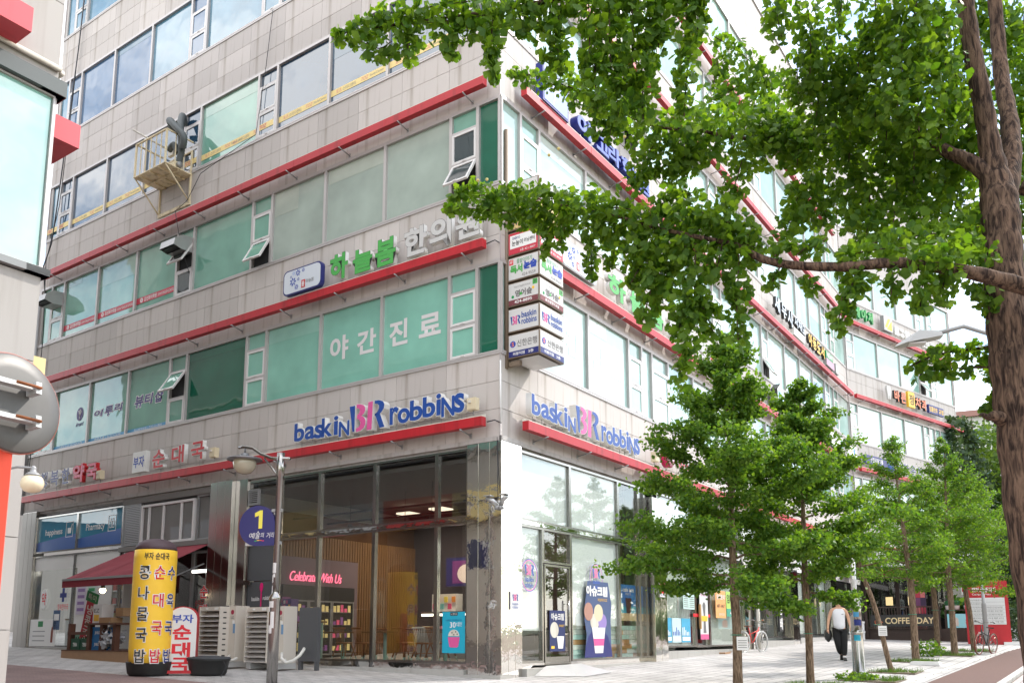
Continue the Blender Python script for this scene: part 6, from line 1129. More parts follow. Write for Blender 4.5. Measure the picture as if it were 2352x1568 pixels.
pb_ = MB().box(2.62, 3.05, .6, .66, .38, 2.95).build('patterned_panel', pc[1], ter)
for k in range(7):
    for q in range(2): z = .42 + k * .355; x = 2.64 + q * .2; MB().add([(x, .59, z), (x + .19, .59, z), (x + .19, .59, z + .34)], [(0, 1, 2)]).add([(x, .59, z), (x + .19, .59, z + .34), (x, .59, z + .34)], [(0, 1, 2)]).build('pattern_tile', pc[(k + q * 2) % 4], pb_)
for x in (.9, 1.9): t = thing('terrace_lamp', 'lit square lamp inside the coffee terrace, ' + ('nearer the facade' if x < 1 else 'nearer the patterned panel'), 'lamp', FT @ T(x, 3.0, 1.6)); MB().box(0, .3, 0, .1, 0, .4).build('shade', mat('lit warm shade', (1, .75, .4, 1), .5, emit=1.2), t)
cf = thing('terrace_fence', 'dark wooden fence carrying a black coffee shop sign with a cream cup', 'fence', FT @ T(.6, -.06, .38))
for x in (0, 3.0): MB().box(x, x + .09, -.09, 0, -.35, 1.0).build('post', M_DKW, cf)
MB().box(0, 3.09, -.09, .0, 1.0, 1.06).box(.09, 3.0, -.07, -.02, .08, .14).build('rail', M_DKW, cf)
for k in range(24): MB().box(.16 + k * .12, .19 + k * .12, -.06, -.03, .14, 1.0).build('slat', M_DKW, cf)
cs = thing('coffee_sign', 'black sign board with COFFEE DAY in cream letters and a cup outline', 'sign', FT @ T(.82, -.17, .55)); MB().box(0, 2.75, 0, .03, 0, .52).build('board', M_PRINTK, cs)
M_CRM = mat('cream print', srgb(226, 206, 160), .6); text('lettering', 'COFFEE DAY', .62, 2.62, .12, .40, -.004, M_CRM, cs, off=.02)
MB().tube([(.18, -.01, .26), (.2, -.01, .12), (.3, -.01, .09), (.42, -.01, .12), (.44, -.01, .26), (.18, -.01, .26)], .014, 5).tube([(.44, -.01, .24), (.52, -.01, .2), (.42, -.01, .14)], .012, 5).tube([(.26, -.01, .30), (.3, -.01, .36), (.26, -.01, .42)], .01, 5).tube([(.35, -.01, .30), (.39, -.01, .36), (.35, -.01, .42)], .01, 5).build('cup_print', M_ORG, cs)
cf2 = thing('terrace_fence', 'second dark terrace fence with an ice cream banner and potted plants on it', 'fence', FT @ T(3.85, -.02, .3))
for x in (0, 1.6): MB().box(x, x + .08, 0, .08, -.3, .95).build('post', M_DKW, cf2)
MB().box(0, 1.68, -.05, .12, .92, .97).build('rail', M_DKW, cf2); MB().box(.1, 1.3, -.03, -.01, .18, .78).build('banner', mat('ice banner', srgb(150, 220, 230), .6), cf2)
for x in (.4, .95): MB().prism([(x + .14 * math.cos(k * math.pi / 6), .5 + .14 * math.sin(k * math.pi / 6)) for k in range(12)], -.036, -.03).prism([(x - .12, .26), (x + .12, .26), (x + .15, .42), (x - .15, .42)], -.034, -.03).build('print_scoop', M_CREAM if x < .5 else M_ORG, cf2)
M_LF0 = leaf_mat('topiary', lin(.03, .13, .08), lin(.05, .19, .11), .3); M_LF1 = leaf_mat('broad leaf', lin(.04, .11, .03), lin(.09, .18, .05), .4)
def potted(M, lab, r_, h, n, m, ls, seed, pm=None):
    t = thing('potted_plant', lab, 'potted plant', M, 'potted plants on the terrace'); MB().lathe([(.09, 0), (.11, .16), (.12, .17)], 10).build('pot', pm or M_WHITE, t)
    rg = np.random.default_rng(seed); p = rg.normal(0, 1, (n, 3)); p /= np.linalg.norm(p, axis=1, keepdims=True); p = p * rg.uniform(.6, 1, (n, 1)) * np.array([r_, r_, h / 2]) + np.array([0, 0, .17 + h / 2]); leaf_cloud('foliage', p, ls, m, rg, t, True)
for k in range(4): potted(FT @ T(4.0 + k * .36, .02, 1.27), ('small round blue green potted bush, first on the terrace rail', 'small round blue green potted bush, second on the terrace rail', 'small round blue green potted bush, third on the terrace rail', 'small round blue green potted bush at the outer rail end')[k], .13, .24, 160, M_LF0, .04, k)
potted(FT @ T(4.3, .7, .38) @ Matrix.Scale(2.2, 4), 'broad leaved terrace plant rising behind the small potted bushes', .28, .5, 170, M_LF1, .16, 21, M_CARD); potted(FT @ T(5.0, .5, .35) @ Matrix.Scale(1.9, 4), 'leafy plant in a dark tub at the outer corner of the terrace', .25, .6, 200, M_LF1, .10, 22, M_BLACK)
for k, x in enumerate((1.0, 1.9, 3.1)):
    t = thing('terrace_chair', ('dark terrace chair behind the cup print', 'dark terrace chair behind the middle of the coffee sign', 'dark terrace chair near the patterned panel')[k], 'chair', FT @ T(x, .55, .38), 'dark chairs on the terrace'); MB().box(-.2, .2, -.2, .2, .42, .46).build('seat', M_DKW, t); MB().tube([(-.2, .2, .42), (-.2, .25, .85), (.2, .25, .85), (.2, .2, .42)], .018, 6).build('backrest', M_DKW, t)
    for a in (-.18, .18):
        for b in (-.18, .18): MB().tube([(a, b, 0), (a, b, .42)], .015, 5).build('leg', M_DKW, t)
stk = thing('delivery_boxes', 'two white foam boxes stacked at the terrace corner behind the steel pole', 'box', frame(tuple(uvp(-.9, 25.6)), -U)); stk.name = 'foam_box'; 
for z in (.0, .42): MB().box(0, .55, 0, .4, z + .01, z + .36).box(-.02, .57, -.02, .42, z + .33, z + .41).build('carton', M_WHITE, stk)
# red directory sign
rs = thing('directory_sign', 'tall red directory sign with a white list of tenants behind the dark bicycle', 'sign', frame(tuple(uvp(-5.55, 25.4)), (.9, -.43)))
MB().box(0, 1.55, 0, .38, -.1, 2.55).build('cabinet', M_RED, rs); MB().box(1.35, 1.50, .383, .386, .1, 2.4).build('side_strip', M_CREAM, rs); MB().box(1.552, 1.556, .1, .3, .1, 2.4).build('side_strip', mat('silver strip', lin(.5), .4), rs); MB().box(.1, 1.42, -.012, -.001, .78, 1.86).build('list_board', mat('list board', lin(.68), .5), rs)
text('lettering', '캠퍼스 플라자', .28, 1.15, 2.08, 2.28, -.006, M_WHITE, rs, off=.02); text('lettering', 'Campus Plaza', .28, .95, 1.94, 2.04, -.006, M_WHITE, rs)
MB().box(-.1, .1, -.02, 0, 2.0, 2.4).build('tab', mat('silver strip', lin(.5), .4), rs); text('lettering', '1', -.07, .05, 2.12, 2.32, -.025, M_RED, rs)
for k, s_ in enumerate(('(주)더블문교육', '(주)더블문교육', '정자세무회계 국민건강보험', '행복한치과의원 PC방', '메가스터디 김선희어학원', '헤어샵 이루리', '카페 부동산 약국')):
    z = 1.72 - k * .145; text('lettering', s_, .16, .7 if k < 2 else 1.32, z, z + .07, -.016, M_PRINTGR, rs); MB().box(.12, 1.4, -.016, -.012, z - .04, z - .034).build('print_line', M_PRINTGR, rs)
text('lettering', '배움', .4, .8, .36, .5, -.004, M_WHITE, rs, off=.02)
# poles, boxes, stones on the pavement
sp = thing('steel_pole', 'steel pole with stuck notices and a flared foot between the young trees', 'pole', T(*uvp(-5.95, 4.75)))
MB().lathe([(.19, 0), (.2, .03), (.15, .14), (.125, .18), (.12, .95), (.125, 1.0), (.10, 1.05), (.095, 1.06)], 18).build('foot', M_STEEL2, sp); MB().lathe([(.115, .9), (.115, 1.62), (.085, 1.68), (.06, 1.70), (.06, 3.2)], 16).build('shaft', M_STEEL2, sp); lp = sp
for a0, a1, z0, z1, r_, m in ((-140, -70, 1.48, 1.66, .118, M_PAPER), (-130, -60, 1.12, 1.24, .128, M_PRINTN), (-140, -80, .80, .92, .128, mat('poster cyan', srgb(24, 160, 190))), (-135, -80, 1.30, 1.40, .118, M_SKYB), (-150, -60, 1.86, 2.1, .064, M_PAPER)): wrap_patch(a0, a1, z0, z1, r_, m, 'notice')
t = thing('grey_pole', 'thin grey pole in front of the red directory sign', 'pole', T(*uvp(-6.35, 24.2))); MB().lathe([(.085, 0), (.085, 1.6), (.09, 1.62), (.06, 1.68), (.06, 3.0)], 12).build('shaft', M_GREYMETAL, t)
t = thing('white_block', 'white painted stone block lying in the weeds by the tree', 'block', frame(tuple(uvp(-6.35, 10.3)), (.75, -.66))); MB().prism([(-.36, 0), (.36, 0), (.36, .07), (.32, .10), (-.32, .10), (-.36, .07)], -.10, .10).build('stone', M_WHITE, t)
t = thing('white_block', 'white painted block lying beyond the red directory sign', 'block', frame(tuple(uvp(-7.2, 25.6)), (.9, -.43))); MB().prism([(-.4, 0), (.4, 0), (.4, .12), (-.4, .12)], -.12, .12).build('stone', M_WHITE, t)
tag(MB().tube([FR @ Vector((15.45, -.25, z)) for z in (.3, 1.6, 1.62, 3.4)], [.07, .07, .06, .06], 10).build('down_pipe', M_CREAM), 'cream down pipe beside the steel column behind the red bicycle', 'pipe')
t = thing('floor_pan', 'small brown dustpan left by the agency door step', 'dustpan', FR @ T(11.75, -.3, gz(FR, 11.75, -.3))); MB().box(0, .45, -.1, .1, 0, .05).tube([(.45, 0, .04), (.8, 0, .06)], .02, 6).build('pan', M_WOODL, t)
# cobra head street lamp
cl = thing('street_lamp', 'grey cobra head street lamp reaching in from behind the big trunk', 'street lamp', T(*uvp(-9.6, 3.3)))
base = Vector(uvp(-9.6, 3.3)); hd = Vector((8.1, -2.35, 6.35)) - base
MB().tube([(0, 0, 0), (0, 0, 4), (0, 0, 6.1)], [.11, .09, .07], 12).build('pole', M_GREYMETAL, cl); MB().tube([(0, 0, 6.0), (hd.x * .25, hd.y * .25, 6.55), (hd.x * .6, hd.y * .6, hd.z + .22), (hd.x * .86, hd.y * .86, hd.z + .12)], .045, 8).build('arm', M_GREYMETAL, cl)
hm = frame(tuple(hd), (hd.x, hd.y)); MB().add([(-.30, -.12, .04), (-.30, .12, .04), (.35, -.17, -.06), (.35, .17, -.06), (.55, -.05, -.10), (.55, .05, -.1), (-.28, -.1, .13), (-.28, .1, .13), (.1, -.12, .18), (.1, .12, .18), (.5, -.04, -.04), (.5, .04, -.04)], [(0, 2, 3, 1), (2, 4, 5, 3), (0, 1, 7, 6), (6, 7, 9, 8), (8, 9, 11, 10), (0, 6, 8, 2), (2, 8, 10, 4), (1, 3, 9, 7), (3, 5, 11, 9), (4, 10, 11, 5)]).build('lamp_head', mat('lamp shell', lin(.42), .4), cl, hm); MB().box(.0, .3, -.11, .11, -.075, -.05).build('lens', M_PAPER, cl, hm)
# ------------------------------------------------------------------ bicycles
def bicycle(M, col, lab, tyre, basket=True):
    b = thing('bicycle', lab, 'bicycle', M); r_ = .33
    def wheel(x):
        w = MB().tube([(r_ * math.cos(R(k * 12)), 0, r_ * math.sin(R(k * 12))) for k in range(31)], .02, 7, cap=False).build('wheel', tyre, b, T(x, 0, r_)); 
        MB().tube([((r_ - .03) * math.cos(R(k * 12)), 0, (r_ - .03) * math.sin(R(k * 12))) for k in range(31)], .011, 5, cap=False).build('rim', M_STEEL2, w)
        sp_ = MB()
        for k in range(18): a = R(k * 20); sp_.tube([(0, .02 * (-1) ** k, 0), ((r_ - .03) * math.cos(a), 0, (r_ - .03) * math.sin(a))], .0022, 3)
        sp_.tube([(0, -.04, 0), (0, .04, 0)], .025, 8); sp_.build('spokes', M_STEEL2, w); return w
    wheel(-.53); wheel(.53); t_ = .017
    MB().tube([(.40, 0, .82), (.05, 0, .36), (-.05, 0, .3)], t_, 8).tube([(-.05, 0, .3), (-.22, 0, .80)], t_, 8).tube([(.38, 0, .72), (-.15, 0, .58)], t_, 8).tube([(-.05, 0, .3), (-.53, .04, .33)], .01, 6).tube([(-.17, 0, .62), (-.53, .04, .33)], .01, 6).build('frame', col, b)
    MB().tube([(.38, 0, .92), (.42, 0, .72), (.45, .05, .62), (.53, .05, .33)], .014, 7).tube([(.45, -.05, .62), (.53, -.05, .33)], .014, 7).build('fork', col if not basket else M_WHITE, b)
    MB().tube([(.22, -.28, 1.04), (.36, -.22, 1.06), (.38, 0, .98), (.36, .22, 1.06), (.22, .28, 1.04)], .012, 7).build('handlebar', M_STEEL2, b)
    for s_ in (-.28, .28): MB().tube([(.22, s_, 1.04), (.12, s_ * 1.03, 1.02)], .017, 7).build('grip', M_RUST if basket else M_BLACK, b)
    MB().add([(-.34, -.09, .86), (-.34, .09, .86), (-.02, -.02, .87), (-.02, .02, .87), (-.36, -.07, .82), (-.36, .07, .82), (-.02, -.015, .84), (-.02, .015, .84)], [(0, 2, 3, 1), (4, 5, 7, 6), (0, 1, 5, 4), (0, 4, 6, 2), (1, 3, 7, 5), (2, 6, 7, 3)]).build('saddle', mat('brown leather', srgb(110, 66, 50), .5) if basket else M_BLACK, b)
    MB().tube([(-.05, -.06, .3), (.08, -.09, .16)], .012, 6).tube([(-.05, .06, .3), (-.16, .09, .44)], .012, 6).lathe([(.09, 0), (.09, .01)], 14, (-.05, .05, .3)).build('crank', M_STEEL2, b)
    if basket:
        bk_ = MB(); 
        for z in (.70, .82, .94): bk_.tube([(.44, -.15, z), (.70, -.15, z), (.70, .15, z), (.44, .15, z), (.44, -.15, z)], .005, 4)
        for x, y in ((.44, -.15), (.57, -.15), (.7, -.15), (.7, 0), (.7, .15), (.57, .15), (.44, .15)): bk_.tube([(x, y, .70), (x, y, .94)], .005, 4)
        bk_.build('basket', M_GREYMETAL, b)
        for x in (-.53, .53): MB().tube([(x + (r_ + .035) * math.cos(R(k)), 0, r_ + (r_ + .035) * math.sin(R(k))) for k in range(10, 171, 16)], .014, 6).build('mudguard', M_WHITE, b)
        MB().box(-.72, -.4, -.06, .06, .70, .715).build('carrier', M_STEEL2, b)
    MB().tube([(-.3, .05, .3), (-.32, .16, .01)], .008, 5).build('kick_stand', M_STEEL2, b); MB().box(-.86 if basket else -.7, -.84 if basket else -.68, -.02, .02, .5, .54).build('reflector', M_ORG, b); return b
bicycle(frame(tuple(uvp(-.75, 13.35)), V) @ RZ(-14), mat('red bike frame', srgb(214, 60, 56), .3), 'red bicycle with white mudguards and a wire basket leaning by the empty shop', mat('white tyre', lin(.55), .6))
bicycle(frame(tuple(uvp(-7.0, 17.4)), -V) @ RZ(-16) @ RX(-6), M_BLACK, 'dark bicycle with reddish brown tyres parked by the red directory sign', mat('brown tyre', srgb(120, 58, 44), .7), False)
# ------------------------------------------------------------------ the walking person
def skin_mesh(name, V_, E_, R_, m, parent, lev=2, root=0):
    me = bpy.data.meshes.new(name); me.from_pydata(V_, E_, []); o = bpy.data.objects.new(name, me); COL.objects.link(o)
    o.modifiers.new('s', 'SKIN'); 
    for k, r_ in enumerate(R_): sv = me.skin_vertices[0].data[k]; sv.radius = r_ if isinstance(r_, tuple) else (r_, r_); sv.use_root = (k == root)
    sb = o.modifiers.new('u', 'SUBSURF'); sb.levels = lev; sb.render_levels = lev
    dg = bpy.context.evaluated_depsgraph_get(); m2 = bpy.data.meshes.new_from_object(o.evaluated_get(dg)); bpy.data.objects.remove(o); m2.name = name
    m2.materials.clear(); m2.materials.append(m); m2.polygons.foreach_set('use_smooth', [True] * len(m2.polygons)); return link(name, m2, parent)
M_SKIN = mat('skin', srgb(206, 160, 130), .55); M_TANK = mat('white tank top', lin(.74, .74, .77), .8, bump=.3, bscale=9); M_TROU = mat('black trousers', lin(.010, .010, .011), .9, bump=.4, bscale=14)
pe = thing('person', 'person in a white tank top, black trousers and a face mask walking on the pavement', 'person', frame(tuple(uvp(-4.13, 10.75)), (.97, -.25)))
Vp = [(0, 0, .93), (0, 0, 1.10), (0, .005, 1.28), (0, .01, 1.42), (0, .0, 1.50), (0, -.015, 1.58), (0, -.02, 1.67), (0, -.01, 1.74),
      (-.17, .01, 1.41), (-.235, .02, 1.26), (-.275, .02, 1.12), (-.305, -.02, .93), (-.31, -.03, .86), (.17, .01, 1.41), (.235, .02, 1.26), (.265, .03, 1.12), (.29, -.02, .93), (.295, -.03, .86),
      (-.09, 0, .86), (-.085, -.03, .66), (-.07, -.05, .47), (-.02, .10, .30), (.03, .20, .16), (.09, 0, .86), (.10, -.02, .66), (.10, -.03, .47), (.095, .0, .26), (.09, .02, .08)]
Ep = [(0, 1), (1, 2), (2, 3), (3, 4), (4, 5), (5, 6), (6, 7), (3, 8), (8, 9), (9, 10), (10, 11), (11, 12), (3, 13), (13, 14), (14, 15), (15, 16), (16, 17), (0, 18), (18, 19), (19, 20), (20, 21), (21, 22), (0, 23), (23, 24), (24, 25), (25, 26), (26, 27)]
Rp = [(.11, .08), (.11, .08), (.13, .09), (.10, .08), .055, .07, (.085, .10), .06, .065, .05, .043, .03, (.02, .035), .065, .05, .043, .03, (.02, .035), .09, .08, .06, .055, .04, .09, .08, .06, .055, .04]
body = skin_mesh('body', Vp, Ep, Rp, M_SKIN, pe)
for sx, px, pz in ((-1, -.312, .80), (1, .297, .80)):
    hd_ = MB(); hd_.tube([(px, -.03, .86), (px, -.035, .79)], [.03, .036], 8)
    for k, (dx, ln) in enumerate(((-.026, .062), (-.009, .075), (.009, .07), (.025, .055))): hd_.tube([(px, -.035 + dx, pz), (px - sx * .006, -.04 + dx, pz - ln * .6), (px - sx * .018, -.04 + dx, pz - ln)], [.0095, .0085, .007], 6)
    hd_.tube([(px, -.065, .83), (px - sx * .012, -.085, .79), (px - sx * .016, -.085, .755)], [.011, .01, .008], 6); hd_.build('hand', M_SKIN, body)
skin_mesh('tank_top', [(0, 0, .80), (0, 0, 1.04), (0, .005, 1.26), (0, .01, 1.37), (-.12, .01, 1.44), (.12, .01, 1.44)], [(0, 1), (1, 2), (2, 3), (3, 4), (3, 5)], [(.18, .14), (.165, .125), (.19, .145), (.15, .13), (.065, .09), (.065, .09)], M_TANK, pe)
skin_mesh('trousers', [(0, 0, 1.02), (-.09, 0, .83), (-.088, -.03, .66), (-.07, -.05, .47), (-.02, .10, .30), (.025, .19, .18), (.09, 0, .83), (.10, -.02, .66), (.10, -.03, .47), (.095, .0, .26), (.09, .015, .13)], [(0, 1), (1, 2), (2, 3), (3, 4), (4, 5), (0, 6), (6, 7), (7, 8), (8, 9), (9, 10)], [(.185, .145), .125, .115, .092, .09, .068, .125, .115, .095, .088, .07], M_TROU, pe)
MB().lathe([(.06, -.09), (.09, -.04), (.105, .03), (.095, .09), (.05, .125)], 16, (0, .005, 1.67), .95, 1.08).build('hair', mat('black hair', lin(.012), .6), pe, T(0, .012, .018))
MB().prism([(-.075, 1.66), (-.03, 1.675), (.03, 1.675), (.075, 1.66), (.065, 1.60), (.03, 1.565), (-.03, 1.565), (-.065, 1.60)], -.135, -.06).build('face_mask', M_WHITE, pe)
for s_ in (-.035, .035): MB().lathe([(.004, -.006), (.011, 0), (.004, .006)], 8, (s_, -.118, 1.695)).build('eye', M_BLACK, pe); MB().lathe([(.012, -.03), (.02, 0), (.012, .03)], 8, (s_ * 2.7, -.01, 1.67), .5).build('ear', M_SKIN, pe)
for (x, y, z, rx) in ((.09, -.05, .05, 0), (.035, .16, .10, -35)):
    MB().add([(-.04, .09, -.04), (.04, .09, -.04), (.05, -.12, -.04), (-.05, -.12, -.04), (-.035, .09, .05), (.035, .09, .05), (.04, -.02, .035), (-.04, -.02, .035), (-.035, -.16, -.02), (.035, -.16, -.02)], [(0, 1, 2, 3), (4, 7, 6, 5), (0, 4, 5, 1), (1, 5, 6, 2), (0, 3, 7, 4), (6, 7, 8, 9), (2, 6, 9), (3, 8, 7), (2, 9, 8, 3)]).build('shoe', M_BLACK, pe, T(x, y, z) @ RX(rx)); MB().lathe([(.045, .0), (.042, .07)], 10).build('sock', M_WHITE, pe, T(x, y + .06, z + .02) @ RX(rx))
text('logo', '—', .06, .11, 1.28, 1.295, -.135, M_PRINTK, pe)
bag = thing('shoulder_bag', 'black bag hanging low at the walking person side', 'bag', pe.matrix_basis @ T(-.3, .12, .72)); MB().lathe([(.03, -.2), (.13, -.12), (.16, .0), (.13, .12), (.05, .17)], 14, sx=.7, sy=1.3).build('bag_body', M_BLACK, bag); MB().tube([(.05, -.02, .15), (.1, -.1, .5), (.13, -.02, .72), (.12, .1, .5), (.03, .05, .15)], .012, 5).build('strap', M_BLACK, bag)
# ------------------------------------------------------------------ trees
def bark_mat(name, c1, c2, sc=1.0):
    m = bpy.data.materials.new(name); m.use_nodes = True; t = m.node_tree; l = t.links.new; b = t.nodes['Principled BSDF']; b.inputs['Roughness'].default_value = .95; b.inputs['Specular IOR Level'].default_value = .15
    g = t.nodes.new('ShaderNodeTexCoord'); mp_ = t.nodes.new('ShaderNodeMapping'); mp_.inputs['Scale'].default_value = (28 * sc, 28 * sc, 4.5 * sc); l(g.outputs['Object'], mp_.inputs['Vector'])
    v = t.nodes.new('ShaderNodeTexNoise'); v.inputs['Scale'].default_value = 1.0; v.inputs['Detail'].default_value = 6; v.inputs['Roughness'].default_value = .62; v.inputs['Distortion'].default_value = .6; l(mp_.outputs[0], v.inputs['Vector'])
    r_ = t.nodes.new('ShaderNodeValToRGB'); r_.color_ramp.elements[0].position = .40; r_.color_ramp.elements[1].position = .62; r_.color_ramp.elements[0].color = c1; r_.color_ramp.elements[1].color = c2
    l(v.outputs['Fac'], r_.inputs['Fac']); l(r_.outputs['Color'], b.inputs['Base Color'])
    bp = t.nodes.new('ShaderNodeBump'); bp.inputs['Strength'].default_value = 1.0; bp.inputs['Distance'].default_value = .02; l(v.outputs['Fac'], bp.inputs['Height']); l(bp.outputs[0], b.inputs['Normal']); return m
M_BARK = bark_mat('ginkgo bark', srgb(50, 40, 37), srgb(118, 96, 82)); M_BARK2 = bark_mat('young bark', srgb(92, 76, 62), srgb(150, 128, 108), 1.6)
L_FG = leaf_mat('ginkgo leaf', lin(.055, .14, .018), lin(.15, .26, .03), .55, .35); L_YT = leaf_mat('young ginkgo leaf', lin(.05, .14, .022), lin(.155, .27, .04), .5, .3); L_PINE = leaf_mat('pine needles', lin(.03, .06, .035), lin(.07, .115, .06), .25, .2); L_BROAD = leaf_mat('broadleaf', lin(.04, .09, .025), lin(.10, .17, .045), .4)
FG_WOOD=[[(4.83,-10.7,-0.8,0.3),(4.75,-10.7,-0.09,0.25),(4.72,-10.7,0.82,0.215),(4.67,-10.7,1.76,0.2),(4.65,-10.7,2.55,0.19),(4.63,-10.7,3.15,0.18),(4.66,-10.65,3.79,0.172),(4.71,-10.6,4.41,0.166),(4.75,-10.55,4.83,0.165),(4.76,-10.5,5.17,0.13),(4.74,-10.5,5.49,0.098),(4.71,-10.5,5.95,0.09),(4.66,-10.5,6.47,0.083),(4.63,-10.5,7.04,0.08),(4.53,-10.6,7.59,0.075),(4.35,-10.7,8.34,0.05),(4.29,-10.7,9.35,0.03)],[(4.79,-10.5,4.81,0.12),(5.05,-10.3,5.38,0.1),(5.21,-10.1,5.97,0.085),(5.3,-9.9,6.6,0.075),(5.37,-9.8,7.29,0.07),(5.4,-9.8,8.14,0.06),(5.71,-9.7,9.9,0.03)],[(4.76,-10.55,4.97,0.11),(4.67,-10.5,5.2,0.085),(4.56,-10.4,5.38,0.07),(4.45,-10.3,5.52,0.06),(4.31,-10.1,5.82,0.05),(4.15,-9.9,6.08,0.045),(3.92,-9.6,6.24,0.038),(3.62,-9.4,6.31,0.032),(3.17,-9.3,6.3,0.027),(2.62,-9.5,6.16,0.022),(2.1,-9.7,6.13,0.018),(1.62,-9.8,6.12,0.014),(1.17,-9.7,6.46,0.01),(0.47,-9.7,6.74,0.006),(0.19,-9.7,6.8,0.004)],[(5.22,-11.0,3.41,0.1),(4.88,-11.1,3.66,0.085),(4.49,-11.2,3.74,0.075),(4.12,-11.2,3.85,0.062),(3.78,-11.15,3.94,0.055),(3.43,-11.1,4.0,0.048),(3.09,-11.0,4.01,0.045),(2.76,-10.85,4.08,0.04),(2.52,-10.75,4.16,0.038),(2.35,-10.7,4.25,0.034),(2.21,-10.6,4.4,0.026),(1.87,-10.5,4.53,0.022),(1.51,-10.2,4.78,0.018),(1.13,-9.8,5.12,0.014),(0.71,-9.4,5.42,0.01),(0.25,-9.0,5.7,0.007),(-0.25,-8.8,5.87,0.004)],[(4.53,-10.6,7.54,0.06),(3.45,-11.1,7.15,0.05),(2.1,-11.5,6.6,0.04),(1.14,-11.5,6.41,0.03),(0.38,-11.4,6.3,0.022),(-0.19,-11.3,6.27,0.015),(-0.78,-11.3,6.18,0.009),(-1.28,-11.3,6.11,0.004)],[(4.65,-10.7,2.51,0.11),(4.53,-10.7,2.67,0.075),(4.37,-10.8,2.7,0.05),(4.32,-10.8,2.69,0.03),(4.24,-10.85,2.7,0.02),(4.18,-10.9,2.68,0.008)],[(5.34,-10.0,5.26,0.05),(5.74,-9.8,5.77,0.04),(6.45,-9.5,6.25,0.03)],[(4.92,-10.3,3.54,0.02),(4.7,-10.1,3.57,0.012),(4.26,-10.1,3.49,0.007),(4.02,-10.1,3.38,0.003)],[(4.9,-10.3,3.32,0.015),(4.46,-10.1,3.36,0.008),(4.08,-10.1,3.34,0.003)],[(5.22,-11.0,3.41,0.1),(5.54,-10.9,2.89,0.13),(5.89,-10.7,1.38,0.16),(5.88,-10.6,-0.82,0.2)]]
